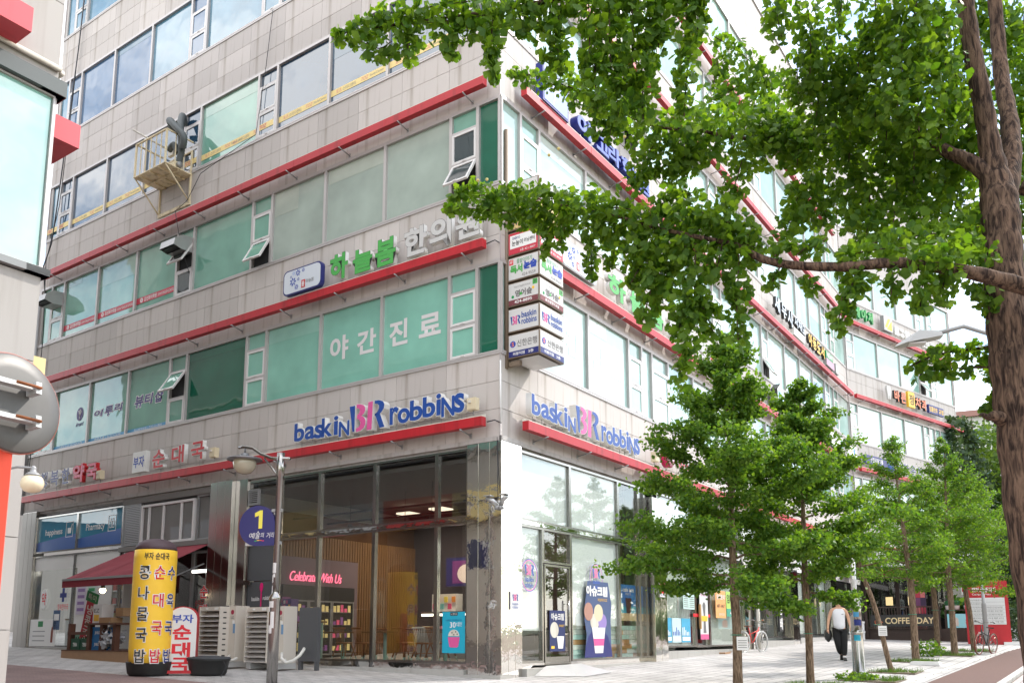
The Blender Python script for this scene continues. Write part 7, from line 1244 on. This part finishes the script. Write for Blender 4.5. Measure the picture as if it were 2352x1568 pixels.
FG_LEAF=[(1.0,[(-0.54,-8.7,5.9,0.06),(-0.39,-8.7,6.01,0.11),(-0.2,-8.8,5.97,0.15)]),(1,[(-0.62,-8.7,5.75,0.05),(-0.36,-8.8,5.7,0.12),(0.0,-8.9,5.61,0.15)]),(1.1,[(-0.25,-8.8,5.86,0.16),(0.15,-9.0,5.78,0.17),(0.53,-9.3,5.56,0.19),(0.93,-9.6,5.33,0.2),(1.35,-9.9,5.12,0.22)]),(1.1,[(0.0,-8.9,5.59,0.13),(0.39,-9.1,5.46,0.15),(0.72,-9.3,5.33,0.17)]),(1.2,[(0.93,-9.6,5.18,0.18),(1.34,-9.9,4.93,0.2),(1.77,-10.2,4.78,0.24),(2.14,-10.4,4.6,0.22),(2.39,-10.6,4.37,0.15)]),(1.2,[(1.44,-10.1,4.93,0.2),(1.75,-10.3,4.92,0.22),(2.08,-10.5,4.73,0.2),(2.33,-10.6,4.5,0.16)]),(1,[(1.6,-10.2,5.02,0.1),(1.78,-10.2,5.16,0.13),(1.91,-10.2,5.11,0.1)]),(1,[(1.86,-10.5,4.46,0.22),(1.66,-10.3,4.51,0.2),(1.37,-10.0,4.7,0.2)]),(1,[(0.58,-9.2,5.38,0.08),(0.52,-9.2,5.16,0.1),(0.48,-9.2,4.95,0.055)]),(1,[(0.72,-9.3,5.28,0.08),(0.68,-9.3,5.15,0.1),(0.65,-9.3,5.03,0.055)]),(1,[(0.98,-9.5,5.13,0.088),(0.97,-9.5,4.85,0.11),(0.97,-9.5,4.58,0.061)]),(1,[(1.19,-9.7,4.98,0.088),(1.19,-9.7,4.79,0.11),(1.18,-9.7,4.6,0.061)]),(1,[(1.36,-9.9,4.84,0.104),(1.37,-9.9,4.59,0.13),(1.36,-9.9,4.34,0.072)]),(1,[(1.59,-10.0,4.7,0.128),(1.43,-10.0,4.49,0.16),(1.31,-10.0,4.28,0.088)]),(1,[(1.63,-10.2,4.47,0.12),(1.48,-10.2,4.14,0.15),(1.38,-10.2,3.81,0.083)]),(1,[(1.52,-10.2,4.42,0.136),(1.57,-10.2,4.22,0.17),(1.57,-10.2,4.01,0.094)]),(1,[(1.86,-10.5,4.42,0.128),(1.83,-10.5,4.13,0.16),(1.83,-10.5,3.85,0.088)]),(1,[(1.85,-10.5,4.02,0.12),(1.74,-10.5,3.59,0.15),(1.66,-10.5,3.16,0.083)]),(1,[(1.84,-10.5,3.94,0.088),(1.93,-10.5,3.76,0.11),(1.98,-10.5,3.59,0.061)]),(1,[(1.75,-10.5,4.11,0.12),(1.71,-10.5,3.85,0.15),(1.67,-10.5,3.6,0.083)]),(1,[(2.23,-10.6,4.37,0.104),(2.22,-10.6,4.11,0.13),(2.18,-10.6,3.85,0.072)]),(1,[(2.19,-10.6,3.98,0.088),(2.19,-10.6,3.72,0.11),(2.19,-10.6,3.45,0.061)]),(1,[(2.08,-10.6,4.41,0.12),(2.04,-10.6,4.24,0.15),(1.99,-10.6,4.07,0.083)]),(1,[(2.59,-10.7,4.15,0.064),(2.53,-10.7,4.07,0.08),(2.5,-10.7,3.99,0.044)]),(1,[(2.77,-10.8,3.98,0.056),(2.82,-10.8,3.92,0.07),(2.85,-10.8,3.87,0.039)]),(1,[(3.14,-11.0,3.96,0.096),(3.1,-11.0,3.83,0.12),(3.03,-11.0,3.7,0.066)]),(1,[(3.01,-11.0,3.74,0.088),(2.98,-11.0,3.58,0.11),(2.94,-11.0,3.42,0.061)]),(1,[(3.26,-11.0,3.94,0.08),(3.2,-11.0,3.9,0.1),(3.12,-11.0,3.86,0.055)]),(1,[(3.42,-11.1,3.91,0.088),(3.41,-11.1,3.8,0.11),(3.39,-11.1,3.69,0.061)]),(1,[(3.67,-11.2,3.87,0.096),(3.61,-11.2,3.71,0.12),(3.59,-11.2,3.56,0.066)]),(1,[(3.87,-11.1,3.85,0.096),(3.84,-11.1,3.75,0.12),(3.78,-11.1,3.66,0.066)]),(1,[(4.45,-10.7,3.98,0.096),(4.49,-10.7,3.85,0.12),(4.52,-10.7,3.71,0.066)]),(1,[(4.37,-10.7,4.03,0.08),(4.34,-10.7,3.98,0.1),(4.32,-10.7,3.94,0.055)]),(0.5,[(2.5,-10.8,4.2,0.08),(2.63,-10.8,4.31,0.08)]),(0.5,[(2.7,-10.8,4.21,0.08),(2.83,-10.8,4.32,0.08)]),(0.5,[(2.86,-10.8,4.28,0.08),(2.99,-10.8,4.38,0.08)]),(1,[(3.05,-10.9,4.11,0.1),(3.25,-11.0,4.16,0.13),(3.55,-11.1,4.14,0.16)]),(1,[(3.57,-11.2,4.01,0.1),(3.94,-11.1,4.18,0.16),(4.47,-10.7,4.28,0.14)]),(1,[(3.43,-10.7,4.37,0.13),(3.92,-10.7,4.45,0.2),(4.73,-10.3,4.74,0.2)]),(0.7,[(3.56,-11.3,3.93,0.07),(3.96,-11.3,3.89,0.08)]),(1,[(0.1,-9.7,6.84,0.05),(0.28,-9.7,6.78,0.1),(0.57,-9.7,6.74,0.13),(0.85,-9.7,6.69,0.14)]),(1.1,[(0.8,-9.7,6.66,0.16),(1.17,-9.7,6.43,0.2),(1.52,-9.8,6.14,0.22),(1.94,-9.8,6.06,0.22)]),(1.1,[(1.87,-9.7,6.18,0.26),(2.62,-9.5,6.2,0.3),(3.32,-9.3,6.3,0.3),(4.05,-9.3,6.37,0.3)]),(1,[(3.41,-9.3,6.22,0.28),(4.0,-9.5,6.1,0.3),(4.47,-9.6,5.98,0.28),(4.99,-9.8,5.67,0.22)]),(1,[(2.09,-9.7,5.97,0.2),(1.9,-9.7,5.77,0.15),(1.57,-9.7,5.65,0.12)]),(1,[(1.66,-9.8,5.96,0.15),(1.51,-9.8,5.72,0.14),(1.39,-9.8,5.44,0.09)]),(1,[(1.08,-9.7,6.43,0.1),(0.99,-9.7,6.1,0.08)]),(1,[(2.21,-9.6,5.98,0.16),(1.83,-9.7,5.62,0.13)]),(0.9,[(1.22,-9.7,6.33,0.12),(1.17,-9.7,6.08,0.1)]),(1,[(2.63,-9.5,5.89,0.13),(2.53,-9.5,5.58,0.13),(2.4,-9.5,5.34,0.08)]),(1,[(3.36,-9.5,5.79,0.2),(3.13,-9.7,5.33,0.17),(2.91,-9.8,4.78,0.1)]),(1,[(3.23,-9.7,5.52,0.13),(3.24,-9.7,5.13,0.12)]),(1,[(3.58,-9.5,5.74,0.17),(3.4,-9.7,5.03,0.12)]),(1,[(3.77,-9.7,5.62,0.17),(3.61,-9.9,5.0,0.13)]),(1,[(3.88,-9.8,5.47,0.2),(3.74,-10.0,4.98,0.2),(3.66,-10.1,4.72,0.14)]),(1,[(4.11,-9.9,5.41,0.22),(3.92,-10.1,4.74,0.2)]),(1,[(4.37,-10.0,5.31,0.22),(4.25,-10.1,4.74,0.2)]),(1,[(4.73,-9.9,5.37,0.2),(4.57,-10.1,4.65,0.18)]),(1,[(5.07,-9.7,5.38,0.16),(5.05,-9.7,4.84,0.15)]),(0.9,[(4.41,-8.9,6.18,0.25),(5.31,-8.9,6.07,0.25)]),(0.9,[(3.4,-8.3,7.65,0.12),(3.03,-8.3,8.07,0.16),(2.71,-8.3,8.29,0.12)]),(0.9,[(2.68,-8.3,7.41,0.2),(3.12,-8.3,7.65,0.22),(3.56,-8.3,7.59,0.2)]),(0.9,[(2.4,-8.5,6.99,0.22),(2.94,-8.5,7.1,0.25),(3.47,-8.5,7.1,0.25)]),(0.8,[(2.75,-8.3,8.01,0.12),(2.68,-8.3,7.65,0.14)]),(1,[(2.71,-10.7,6.98,0.15),(2.68,-10.7,6.73,0.15),(2.71,-10.7,6.49,0.098)]),(1,[(3.04,-10.5,7.09,0.15),(3.07,-10.5,6.66,0.15),(3.04,-10.5,6.23,0.098)]),(1,[(3.0,-10.3,6.61,0.17),(2.99,-10.3,6.35,0.17),(2.99,-10.3,6.08,0.111)]),(1,[(3.32,-10.3,6.91,0.17),(3.3,-10.3,6.57,0.17),(3.24,-10.3,6.23,0.111)]),(1,[(3.29,-10.1,6.61,0.2),(3.27,-10.1,6.24,0.2),(3.2,-10.1,5.88,0.13)]),(1,[(3.55,-10.1,6.76,0.2),(3.55,-10.1,6.41,0.2),(3.53,-10.1,6.07,0.13)]),(1,[(3.48,-10.3,7.3,0.14),(3.49,-10.3,7.15,0.14),(3.44,-10.3,7.01,0.091)]),(1,[(3.65,-10.3,6.76,0.2),(3.6,-10.3,6.35,0.2),(3.57,-10.3,5.94,0.13)]),(1,[(3.74,-10.5,7.14,0.17),(3.72,-10.5,6.8,0.17),(3.65,-10.5,6.47,0.111)]),(1,[(3.75,-10.5,6.56,0.2),(3.69,-10.5,6.16,0.2),(3.65,-10.5,5.77,0.13)]),(1,[(3.82,-10.7,6.98,0.18),(3.82,-10.7,6.67,0.18),(3.77,-10.7,6.37,0.117)]),(1,[(3.77,-10.9,6.36,0.2),(3.74,-10.9,5.95,0.2),(3.67,-10.9,5.56,0.13)]),(1,[(3.96,-10.9,6.81,0.2),(3.89,-10.9,6.45,0.2),(3.87,-10.9,6.09,0.13)]),(1,[(3.96,-10.9,6.18,0.2),(3.88,-10.9,5.78,0.2),(3.86,-10.9,5.38,0.13)]),(1,[(4.28,-10.7,6.98,0.2),(4.21,-10.7,6.55,0.2),(4.17,-10.7,6.14,0.13)]),(1,[(4.27,-10.7,6.23,0.2),(4.24,-10.7,5.82,0.2),(4.16,-10.7,5.42,0.13)]),(1,[(4.61,-10.3,6.91,0.18),(4.59,-10.3,6.42,0.18),(4.57,-10.3,5.94,0.117)]),(1,[(4.8,-10.1,6.36,0.15),(4.79,-10.1,5.93,0.15),(4.75,-10.1,5.49,0.098)]),(1,[(3.72,-9.9,6.4,0.2),(3.66,-9.9,6.0,0.2),(3.62,-9.9,5.61,0.13)]),(1,[(3.98,-10.1,6.22,0.22),(3.94,-10.1,5.83,0.22),(3.89,-10.1,5.45,0.143)]),(1,[(4.24,-10.1,6.07,0.22),(4.21,-10.1,5.68,0.22),(4.18,-10.1,5.3,0.143)]),(1,[(4.7,-9.9,6.1,0.2),(4.64,-9.9,5.73,0.2),(4.6,-9.9,5.37,0.13)]),(1,[(3.07,-9.5,6.56,0.2),(3.02,-9.5,6.33,0.2),(2.95,-9.5,6.1,0.13)]),(1,[(3.31,-9.5,6.51,0.2),(3.27,-9.5,6.17,0.2),(3.23,-9.5,5.84,0.13)]),(1,[(2.98,-9.3,6.48,0.2),(2.96,-9.3,6.32,0.2),(2.87,-9.3,6.16,0.13)]),(1,[(5.72,-9.3,8.12,0.22),(5.73,-9.3,7.73,0.22),(5.7,-9.3,7.34,0.143)]),(1,[(5.94,-9.1,7.6,0.22),(5.96,-9.1,7.16,0.22),(5.91,-9.1,6.72,0.143)]),(1,[(5.9,-8.9,7.01,0.2),(5.95,-8.9,6.65,0.2),(5.94,-8.9,6.29,0.13)]),(1,[(6.12,-8.9,6.62,0.2),(6.12,-8.9,6.27,0.2),(6.03,-8.9,5.91,0.13)]),(1,[(5.88,-9.1,5.8,0.15),(5.89,-9.1,5.56,0.15),(5.88,-9.1,5.33,0.098)]),(1,[(5.87,-9.5,7.74,0.22),(5.85,-9.5,7.25,0.22),(5.88,-9.5,6.77,0.143)]),(1,[(5.64,-9.3,5.03,0.12),(5.68,-9.3,4.82,0.12),(5.67,-9.3,4.62,0.078)]),(1,[(5.42,-9.3,8.12,0.15),(5.47,-9.3,7.9,0.15),(5.44,-9.3,7.67,0.098)]),(1,[(5.65,-9.0,7.39,0.12),(5.64,-9.0,7.09,0.12),(5.57,-9.0,6.78,0.078)]),(1,[(5.54,-9.1,5.86,0.1),(5.51,-9.1,5.72,0.1),(5.47,-9.1,5.59,0.065)]),(1,[(4.51,-9.5,5.84,0.2),(4.46,-9.5,5.58,0.2),(4.37,-9.5,5.33,0.13)]),(1,[(-1.45,-11.3,6.03,0.04),(-1.36,-11.3,6.08,0.09),(-1.16,-11.3,6.12,0.13),(-0.78,-11.3,6.16,0.16),(-0.35,-11.3,6.21,0.16),(0.04,-11.4,6.21,0.17)]),(1,[(-1.17,-11.3,6.23,0.08),(-0.97,-11.3,6.27,0.12),(-0.58,-11.3,6.34,0.14),(-0.19,-11.3,6.4,0.16)]),(1,[(-1.24,-11.3,5.99,0.08),(-1.08,-11.3,5.92,0.1),(-0.97,-11.3,5.99,0.09)]),(1,[(0.0,-11.4,6.28,0.17),(0.38,-11.4,6.36,0.17),(0.95,-11.5,6.37,0.18)]),(1,[(0.95,-11.5,6.35,0.18),(1.52,-11.5,6.43,0.18),(2.1,-11.5,6.54,0.18)]),(0.8,[(2.1,-11.5,6.58,0.2),(3.15,-11.3,6.84,0.25),(4.37,-10.9,7.28,0.25)]),(1,[(-0.8,-11.3,6.18,0.09),(-0.82,-11.3,6.01,0.1),(-0.82,-11.3,5.83,0.05)]),(1,[(-0.47,-11.3,6.18,0.09),(-0.46,-11.3,6.03,0.1),(-0.46,-11.3,5.88,0.05)]),(1,[(-0.31,-11.3,6.23,0.09),(-0.3,-11.3,6.12,0.1),(-0.29,-11.3,6.01,0.05)]),(1,[(-0.06,-11.4,6.19,0.108),(-0.08,-11.4,5.98,0.12),(-0.08,-11.4,5.77,0.06)]),(1,[(-0.1,-11.4,5.85,0.072),(-0.09,-11.4,5.7,0.08),(-0.05,-11.4,5.54,0.04)]),(1,[(0.21,-11.4,6.32,0.099),(0.22,-11.4,6.15,0.11),(0.2,-11.4,5.99,0.055)]),(1,[(0.42,-11.4,6.36,0.117),(0.44,-11.4,6.09,0.13),(0.43,-11.4,5.81,0.065)]),(1,[(0.54,-11.4,6.36,0.099),(0.5,-11.4,6.0,0.11),(0.5,-11.4,5.65,0.055)]),(1,[(0.76,-11.5,6.32,0.126),(0.77,-11.5,5.97,0.14),(0.76,-11.5,5.62,0.07)]),(1,[(0.81,-11.5,5.74,0.117),(0.81,-11.5,5.47,0.13),(0.82,-11.5,5.21,0.065)]),(1,[(0.95,-11.5,6.32,0.135),(0.94,-11.5,5.91,0.15),(0.95,-11.5,5.49,0.075)]),(1,[(0.99,-11.5,5.57,0.117),(0.99,-11.5,5.35,0.13),(1.0,-11.5,5.13,0.065)]),(1,[(1.14,-11.5,6.32,0.135),(1.14,-11.5,5.86,0.15),(1.12,-11.5,5.41,0.075)]),(1,[(1.29,-11.5,6.32,0.126),(1.29,-11.5,5.91,0.14),(1.27,-11.5,5.49,0.07)]),(1,[(1.23,-11.5,5.53,0.117),(1.21,-11.5,5.32,0.13),(1.21,-11.5,5.11,0.065)]),(1,[(1.38,-11.5,6.24,0.09),(1.37,-11.5,6.01,0.1),(1.36,-11.5,5.78,0.05)]),(1,[(1.63,-11.5,6.32,0.117),(1.61,-11.5,6.03,0.13),(1.62,-11.5,5.74,0.065)]),(1,[(1.71,-11.5,6.32,0.09),(1.71,-11.5,6.11,0.1),(1.7,-11.5,5.91,0.05)]),(1,[(1.63,-11.5,5.82,0.099),(1.59,-11.5,5.48,0.11),(1.56,-11.5,5.14,0.055)]),(1,[(4.91,-10.1,3.56,0.08),(4.48,-10.1,3.54,0.1),(4.18,-10.1,3.47,0.09),(4.0,-10.1,3.38,0.06)]),(1,[(4.89,-10.1,3.41,0.08),(4.46,-10.1,3.36,0.09),(4.08,-10.1,3.33,0.07)]),(1,[(4.46,-10.5,2.82,0.05),(4.57,-10.5,2.96,0.09),(4.65,-10.5,3.03,0.09)]),(0.6,[(4.66,-10.3,3.21,0.03),(4.77,-10.3,3.28,0.05)])]

def smooth(pts, n=5):
    P = [np.array(p, float) for p in pts]; out = []
    for i in range(len(P) - 1):
        a, b, c, d = P[max(i - 1, 0)], P[i], P[i + 1], P[min(i + 2, len(P) - 1)]
        for k in range(n): t = k / n; out.append(.5 * ((2 * b) + (c - a) * t + (2 * a - 5 * b + 4 * c - d) * t * t + (3 * b - a - 3 * c + d) * t ** 3))
    out.append(P[-1]); return out
gk = thing('ginkgo_tree', 'large leaning ginkgo with a rough brown trunk and long leafy limbs over the corner', 'tree', T(4.8, -10.7, -.55)); off = Vector((-4.8, 10.7, .55))
rgk = np.random.default_rng(11)
for k, pts in enumerate(FG_WOOD):
    S = smooth(pts, 6); mb = MB(); n_ = 18 if k < 2 else 9
    mb.tube([Vector(p[:3]) + off for p in S], [max(p[3], .003) * (1 + .05 * math.sin(i * 1.7 + k)) for i, p in enumerate(S)], n_); mb.build('trunk' if k == 0 else 'limb', M_BARK, gk)
PP = []; tw = MB()
for d, pts in FG_LEAF:
    S = np.array(smooth(pts, 6)); seg = np.linalg.norm(np.diff(S[:, :3], axis=0), axis=1); Lh = seg.sum(); r_ = S[:, 3].mean()
    n_ = int(Lh * r_ * 1750 * d) + 20; i = rgk.choice(len(seg), n_, p=seg / Lh); t_ = rgk.random((n_, 1)); base = S[i] * (1 - t_) + S[i + 1] * t_
    # leaves sit in whorls on short spurs along the shoot
    wh = np.round(rgk.random(n_) * n_ / 9).astype(int); q = np.random.default_rng(len(PP)).normal(0, 1, (wh.max() + 1, 3))[wh] * .55 + rgk.normal(0, .5, (n_, 3))
    q /= np.maximum(1, np.linalg.norm(q, axis=1, keepdims=True) / 1.1); q[:, 2] -= .12; PP.append(base[:, :3] + q * base[:, 3:4] * .9 + np.array(off))
    tw.tube([Vector(p[:3]) + off for p in S[::2]], .006, 4, cap=False)
stuff(tw.build('twig', M_BARK, gk))
PP = np.concatenate(PP); stuff(leaf_cloud('foliage', PP, .075, L_FG, rgk, gk, droop=.5))
fr_ = MB()
for x, y, z in ((1.05, -11.5, 4.95), (.42, -11.3, 4.9), (-.2, -11.2, 4.72), (-.12, -11.25, 4.7), (.5, -11.35, 4.93)): fr_.lathe([(.004, -.014), (.012, -.006), (.014, 0), (.012, .008), (.004, .014)], 8, (x + off.x, y + off.y, z + off.z))
stuff(fr_.build('fruit', mat('ginkgo fruit', srgb(206, 190, 120), .6), gk))
def young_tree(pos, H, cb, Rm, seed, label, n_leaf=9000, top=(0, 0), ls=.05, tr=.085, lean=0, tagged=False, group='young ginkgo trees along the pavement', cat='tree', name='street_tree', lm=None, simple=False):
    t = thing(name, label, cat, T(*pos), group); rg = np.random.default_rng(seed)
    tp = [(0, 0, -.1, tr * 1.25), (lean * .15, 0, .25, tr), (lean * .55 + .02, .01, cb * .6, tr * .9), (lean + .0, 0, cb, tr * .85), (lean * .9 + top[0] * .4, top[1] * .4, cb + (H - cb) * .4, tr * .5), (lean * .7 + top[0], top[1], H, .01)]
    S = np.array(smooth(tp, 6)); MB().tube([p[:3] for p in S], list(S[:, 3]), 10).build('trunk', M_BARK2, t)
    P = []; lb = MB(); nb = int(26 + H * 2)
    for k in range(nb):
        f = (k + rg.random() * .6) / nb; z = cb * .93 + (H - cb * .93) * f ** 1.08; j = np.argmin(abs(S[:, 2] - z)); o = S[j, :3]
        pf = float(np.interp(f, [0, .12, .3, .5, .7, .88, 1], [.62, .92, 1.0, .74, .46, .24, .06])); Lb = Rm * pf * rg.uniform(.75, 1.12); az = k * 2.399 + rg.normal(0, .3); el = (.10 + .75 * f) + rg.normal(0, .12)
        d = np.array([math.cos(az) * math.cos(el), math.sin(az) * math.cos(el), math.sin(el)]); n_ = 7; pts = []
        for q in range(n_ + 1):
            u_ = q / n_; pts.append(o + d * Lb * u_ + np.array([0, 0, Lb * (.16 * u_ * u_ * f - .10 * u_ * (1 - f))]) + rg.normal(0, .02 * Lb, 3) * (q > 0))
        lb.tube(pts, [max(.004, .022 * (1 - .85 * q / n_) * (.6 + .6 * (1 - f))) for q in range(n_ + 1)], 5, cap=False)
        pts = np.array(pts); shoots = [(pts, 1.0)]
        for q in range(5):
            b0 = pts[rg.integers(2, n_)]; a2 = az + rg.choice((-1, 1)) * rg.uniform(.4, 1.0); l2 = Lb * rg.uniform(.25, .45); d2 = np.array([math.cos(a2), math.sin(a2), rg.uniform(-.1, .5)]); e2 = np.array([b0 + d2 * l2 * w for w in (0, .5, 1)]); shoots.append((e2, .7)); lb.tube(list(e2), [.007, .005, .003], 4, cap=False)
        for e, wgt in shoots:
            m_ = int(n_leaf / nb * 2.3 * (.30 if wgt == 1 else .14) * (Lb / Rm + .16) * 1.2); u_ = rg.uniform(.15 if wgt == 1 else .1, 1.02, m_) * (len(e) - 1); i = np.clip(u_.astype(int), 0, len(e) - 2); fr__ = (u_ - i)[:, None]
            c = e[i] * (1 - fr__) + e[i + 1] * fr__; sp_ = .055 + .06 * Lb * .5; P.append(c + rg.normal(0, sp_, (m_, 3)) * [1, 1, .6])
    lb.build('limb', M_BARK2, t); P = np.concatenate(P); stuff(leaf_cloud('foliage', P, ls, lm or L_YT, rg, t, simple=simple, droop=.15))
    return t
def tie(t, z, r_, lab=None, dx=0):
    MB().tube([(dx + r_ * math.cos(R(k * 30)), r_ * math.sin(R(k * 30)), z) for k in range(13)], .007, 4, cap=False).build('string', mat('green string', srgb(60, 150, 120), .7), t)
    if lab:
        n = thing('paper_tag', lab, 'tag', t.matrix_basis @ T(dx, -r_ - .01, z - .2) @ RZ(-10), 'paper tags tied to the young trees'); MB().box(-.02, .17, -.006, 0, -.06, .17).build('sheet', M_WHITE, n)
        for k in range(4): MB().box(.0, .15, -.009, -.006, -.02 + k * .04, -.01 + k * .04).build('print_line', M_PRINTGR, n)
t1 = young_tree(uvp(-5.0, .05), 6.4, 1.85, 1.9, 1, 'nearest young ginkgo with a paper tag on its trunk and a tall pointed crown', 24000, (.05, .1), .058, .085); tie(t1, 1.02, .095, 'white paper tag on the nearest young ginkgo')
t2 = young_tree(uvp(-5.6, 2.35), 5.9, 2.0, 1.85, 2, 'second young ginkgo with a bare trunk left of the walking person', 21000, (.1, 0), .058, .075); tie(t2, 1.0, .085)
t3 = young_tree(uvp(-6.15, 7.2), 3.7, 2.45, .8, 3, 'leaning young ginkgo with a crooked thin trunk and a paper tag', 1800, (-.2, 0), .05, .06, lean=-.62); tie(t3, 1.1, .07, 'white paper tag on the leaning young ginkgo', -.3)
t4 = young_tree(uvp(-5.85, 11.9), 6.3, 2.3, 1.75, 4, 'young ginkgo with a forked trunk in front of the coffee sign', 9000, (-.2, .1), .058, .10, simple=True); tie(t4, 1.3, .11)
t5 = young_tree(uvp(-6.3, 15.9), 6.8, 2.4, 1.9, 5, 'young ginkgo between the coffee sign and the dark bicycle', 9000, (.2, 0), .06, .10, simple=True); tie(t5, 1.4, .11)
t6 = young_tree(uvp(-5.65, 17.1), 5.7, 2.5, 1.9, 6, 'young ginkgo with a straight grey trunk in front of the terrace planters', 8000, (.1, .2), .06, .09, simple=True); tie(t6, 1.4, .11)
t7 = young_tree(uvp(-6.5, 19.0), 5.8, 2.3, 2.4, 7, 'furthest young ginkgo beside the dark bicycle and the red sign', 10000, (.4, 0), .06, .09, lean=-.15, simple=True)
# unseen roadside ginkgo, added behind the viewer to shade the plaza
nb0 = young_tree(uvp(-10.3, -17.5), 13, 3.2, 4.6, 31, 'unseen big ginkgo added behind the viewer for shade', 7000, (0, 0), .12, .22, simple=True, group='added shade trees', name='added_shade_tree', lm=L_FG)
# beyond: hillside trees, shrubs, apartment block
def forest_tree(x, y, h, r_, m, seed, lab, n=2600, ls=.34, name='hill_tree', pine=False, trk=None):
    z0 = ground_z(x, y); t = thing(name, lab, 'tree', T(x, y, z0), 'trees on the slope beyond the building'); rg = np.random.default_rng(seed)
    MB().tube([(0, 0, -.3), (.1, .1, h * .5), (.0, 0, h * .95)], [.22, .15, .03], 8).build('trunk', M_BARK, t)
    if pine:
        P = []
        for k in range(26):
            z = h * (.12 + .86 * (k / 26)); rr = r_ * (1 - (k / 26)) ** .8 + .25
            for q in range(11): a = rg.uniform(0, 6.28); c = np.linspace(.1, 1, 20)[:, None] * np.array([math.cos(a) * rr, math.sin(a) * rr, -.1 * rr]); P.append(c + [0, 0, z] + rg.normal(0, .16, c.shape))
        P = np.concatenate(P)
    else:
        cs = rg.normal(0, 1, (16, 3)); cs /= np.linalg.norm(cs, axis=1, keepdims=True); cs = cs * np.array([r_ * .62, r_ * .62, h * .28]) + [0, 0, h * .62]
        P = np.concatenate([c + (lambda d: d / np.linalg.norm(d, axis=1, keepdims=True) * rg.uniform(.55, 1, (n // 16, 1)))(rg.normal(0, 1, (n // 16, 3))) * r_ * .52 * [1, 1, .7] for c in cs])
    stuff(leaf_cloud('foliage', P, ls, m, rg, t, True, droop=.05)); return t
hill = MB(); 
for i in range(13):
    for j in range(9):
        x = 20 + i * 12; y = 48 + j * 13; hill.v.append((x, y, ground_z(x, y) * .4 + max(0, (y - 50)) * .10 + 1.2 * math.sin(i * 1.1) * math.cos(j)))
hill.f = [(i * 9 + j, (i + 1) * 9 + j, (i + 1) * 9 + j + 1, i * 9 + j + 1) for i in range(12) for j in range(8)]; hill.mi = [0] * len(hill.f); hill.sm = [True] * len(hill.f)
struct(hill.build('hillside', mat('hill ground', lin(.05, .075, .03), .95)))
for k, a in enumerate(((27.5, 34, 13.5, 3.0, L_PINE, 'tall dark pine close to the end of the building', True), (31, 39, 14.5, 3.2, L_PINE, 'dark pine right of the building end with a visible stem', True), (36, 44, 13, 4.2, L_BROAD, 'light green broadleaf beyond the pines', False), (31, 31, 8.5, 3.4, L_PINE, 'dark spreading pine low behind the young trees', True),
        (38.5, 38, 9.5, 4.0, L_BROAD, 'bushy green tree behind the red sign', False), (44, 48, 12, 5.0, L_BROAD, 'round green tree further up the slope', False), (28.5, 24.5, 5.2, 2.4, L_BROAD, 'low leafy tree right of the red directory sign', False), (33.5, 24, 6.5, 3.2, L_BROAD, 'leafy tree at the picture edge beyond the cycle path', False), (50, 60, 15, 6, L_PINE, 'dark tree far up the slope', False), (34, 50, 15, 4.0, L_PINE, 'grey green tree in front of the apartment block', False), (40, 31, 9, 4, L_PINE, 'dark tree beside the picture edge beyond the path', False), (33.5, 42, 15.5, 4.6, L_BROAD, 'tall green tree right behind the pines', False), (38.5, 45, 17, 5.2, L_PINE, 'tall dark rounded tree beside the big trunk', False), (43, 52, 19, 6, L_BROAD, 'large green tree below the apartment block', False), (35.5, 36.5, 10, 3.6, L_BROAD, 'mid green tree at the foot of the slope', False))):
    forest_tree(a[0], a[1], a[2], a[3], a[4], 50 + k, a[5], 3200, .30 if a[4] is L_BROAD else .26, 'pine_tree' if a[6] else 'hill_tree', a[6])
for k, (x, y, r_, h, lab) in enumerate(((24.6, 18.8, 1.5, 1.6, 'clipped dark green shrub right of the red directory sign'), (27.2, 18.2, 1.8, 2.0, 'rounded dark green shrub at the picture edge'), (23.2, 21.5, 1.3, 1.9, 'dark green shrub behind the red directory sign'))):
    clump('shrub', lab, 'shrub', (x, y, ground_z(x, y)), 2200, r_, h, .10, L_PINE if k != 1 else L_BROAD, 90 + k, 'shrubs beyond the red sign')
p = uvp(-5.75, 14.6); clump('weed_bush', 'small leafy bush growing in the tree pit before the fourth trunk', 'bush', tuple(p), 420, .42, .5, .07, L_YT, 99)
p = uvp(-6.0, 4.3); clump('weed_tuft', 'low grassy tuft at the foot of the steel pole', 'weeds', tuple(p), 320, .45, .16, .06, L_YT, 98)
ap = thing('apartment_block', 'pale apartment block with a brown roof edge high behind the slope', 'building', frame((62, 97, 0), (.9, -.42)))
MB().box(0, 26, 0, 12, 0, 30.0).build('wall', mat('apartment wall', lin(.55, .55, .53), .8), ap); MB().box(-.6, 26.6, -.6, 12.6, 30.0, 30.8).build('roof_edge', mat('apartment roof', srgb(150, 112, 104), .8), ap)
for r_ in range(5):
    for c in range(6):
        w = MB().ring(1 + c * 4.2, 3.8 + c * 4.2, 15.0 + r_ * 2.9, 16.8 + r_ * 2.9, .12, -.1, .02).build('window', M_WHITE, ap); MB().box(1.1 + c * 4.2, 3.7 + c * 4.2, -.03, .01, 15.1 + r_ * 2.9, 16.7 + r_ * 2.9).build('pane', G_BLUE, w)

# park trees over the road: they only show as reflections in the glass and steel
for k, (u_, v, h) in enumerate(((-27, -12, 12), (-28, -4, 13), (-27, 3, 11), (-28.5, 10, 13), (-27, 18, 12), (-28, 26, 13))):
    q = uvp(u_, v); forest_tree(q.x, q.y, h, 4.2, L_BROAD if k % 2 else L_FG, 70 + k, ('park tree across the road, first of its row', 'park tree across the road, second of its row', 'park tree across the road, third of its row', 'park tree across the road, fourth of its row', 'park tree across the road, fifth of its row', 'park tree across the road, last of its row')[k], 2600, .36, 'park_tree')
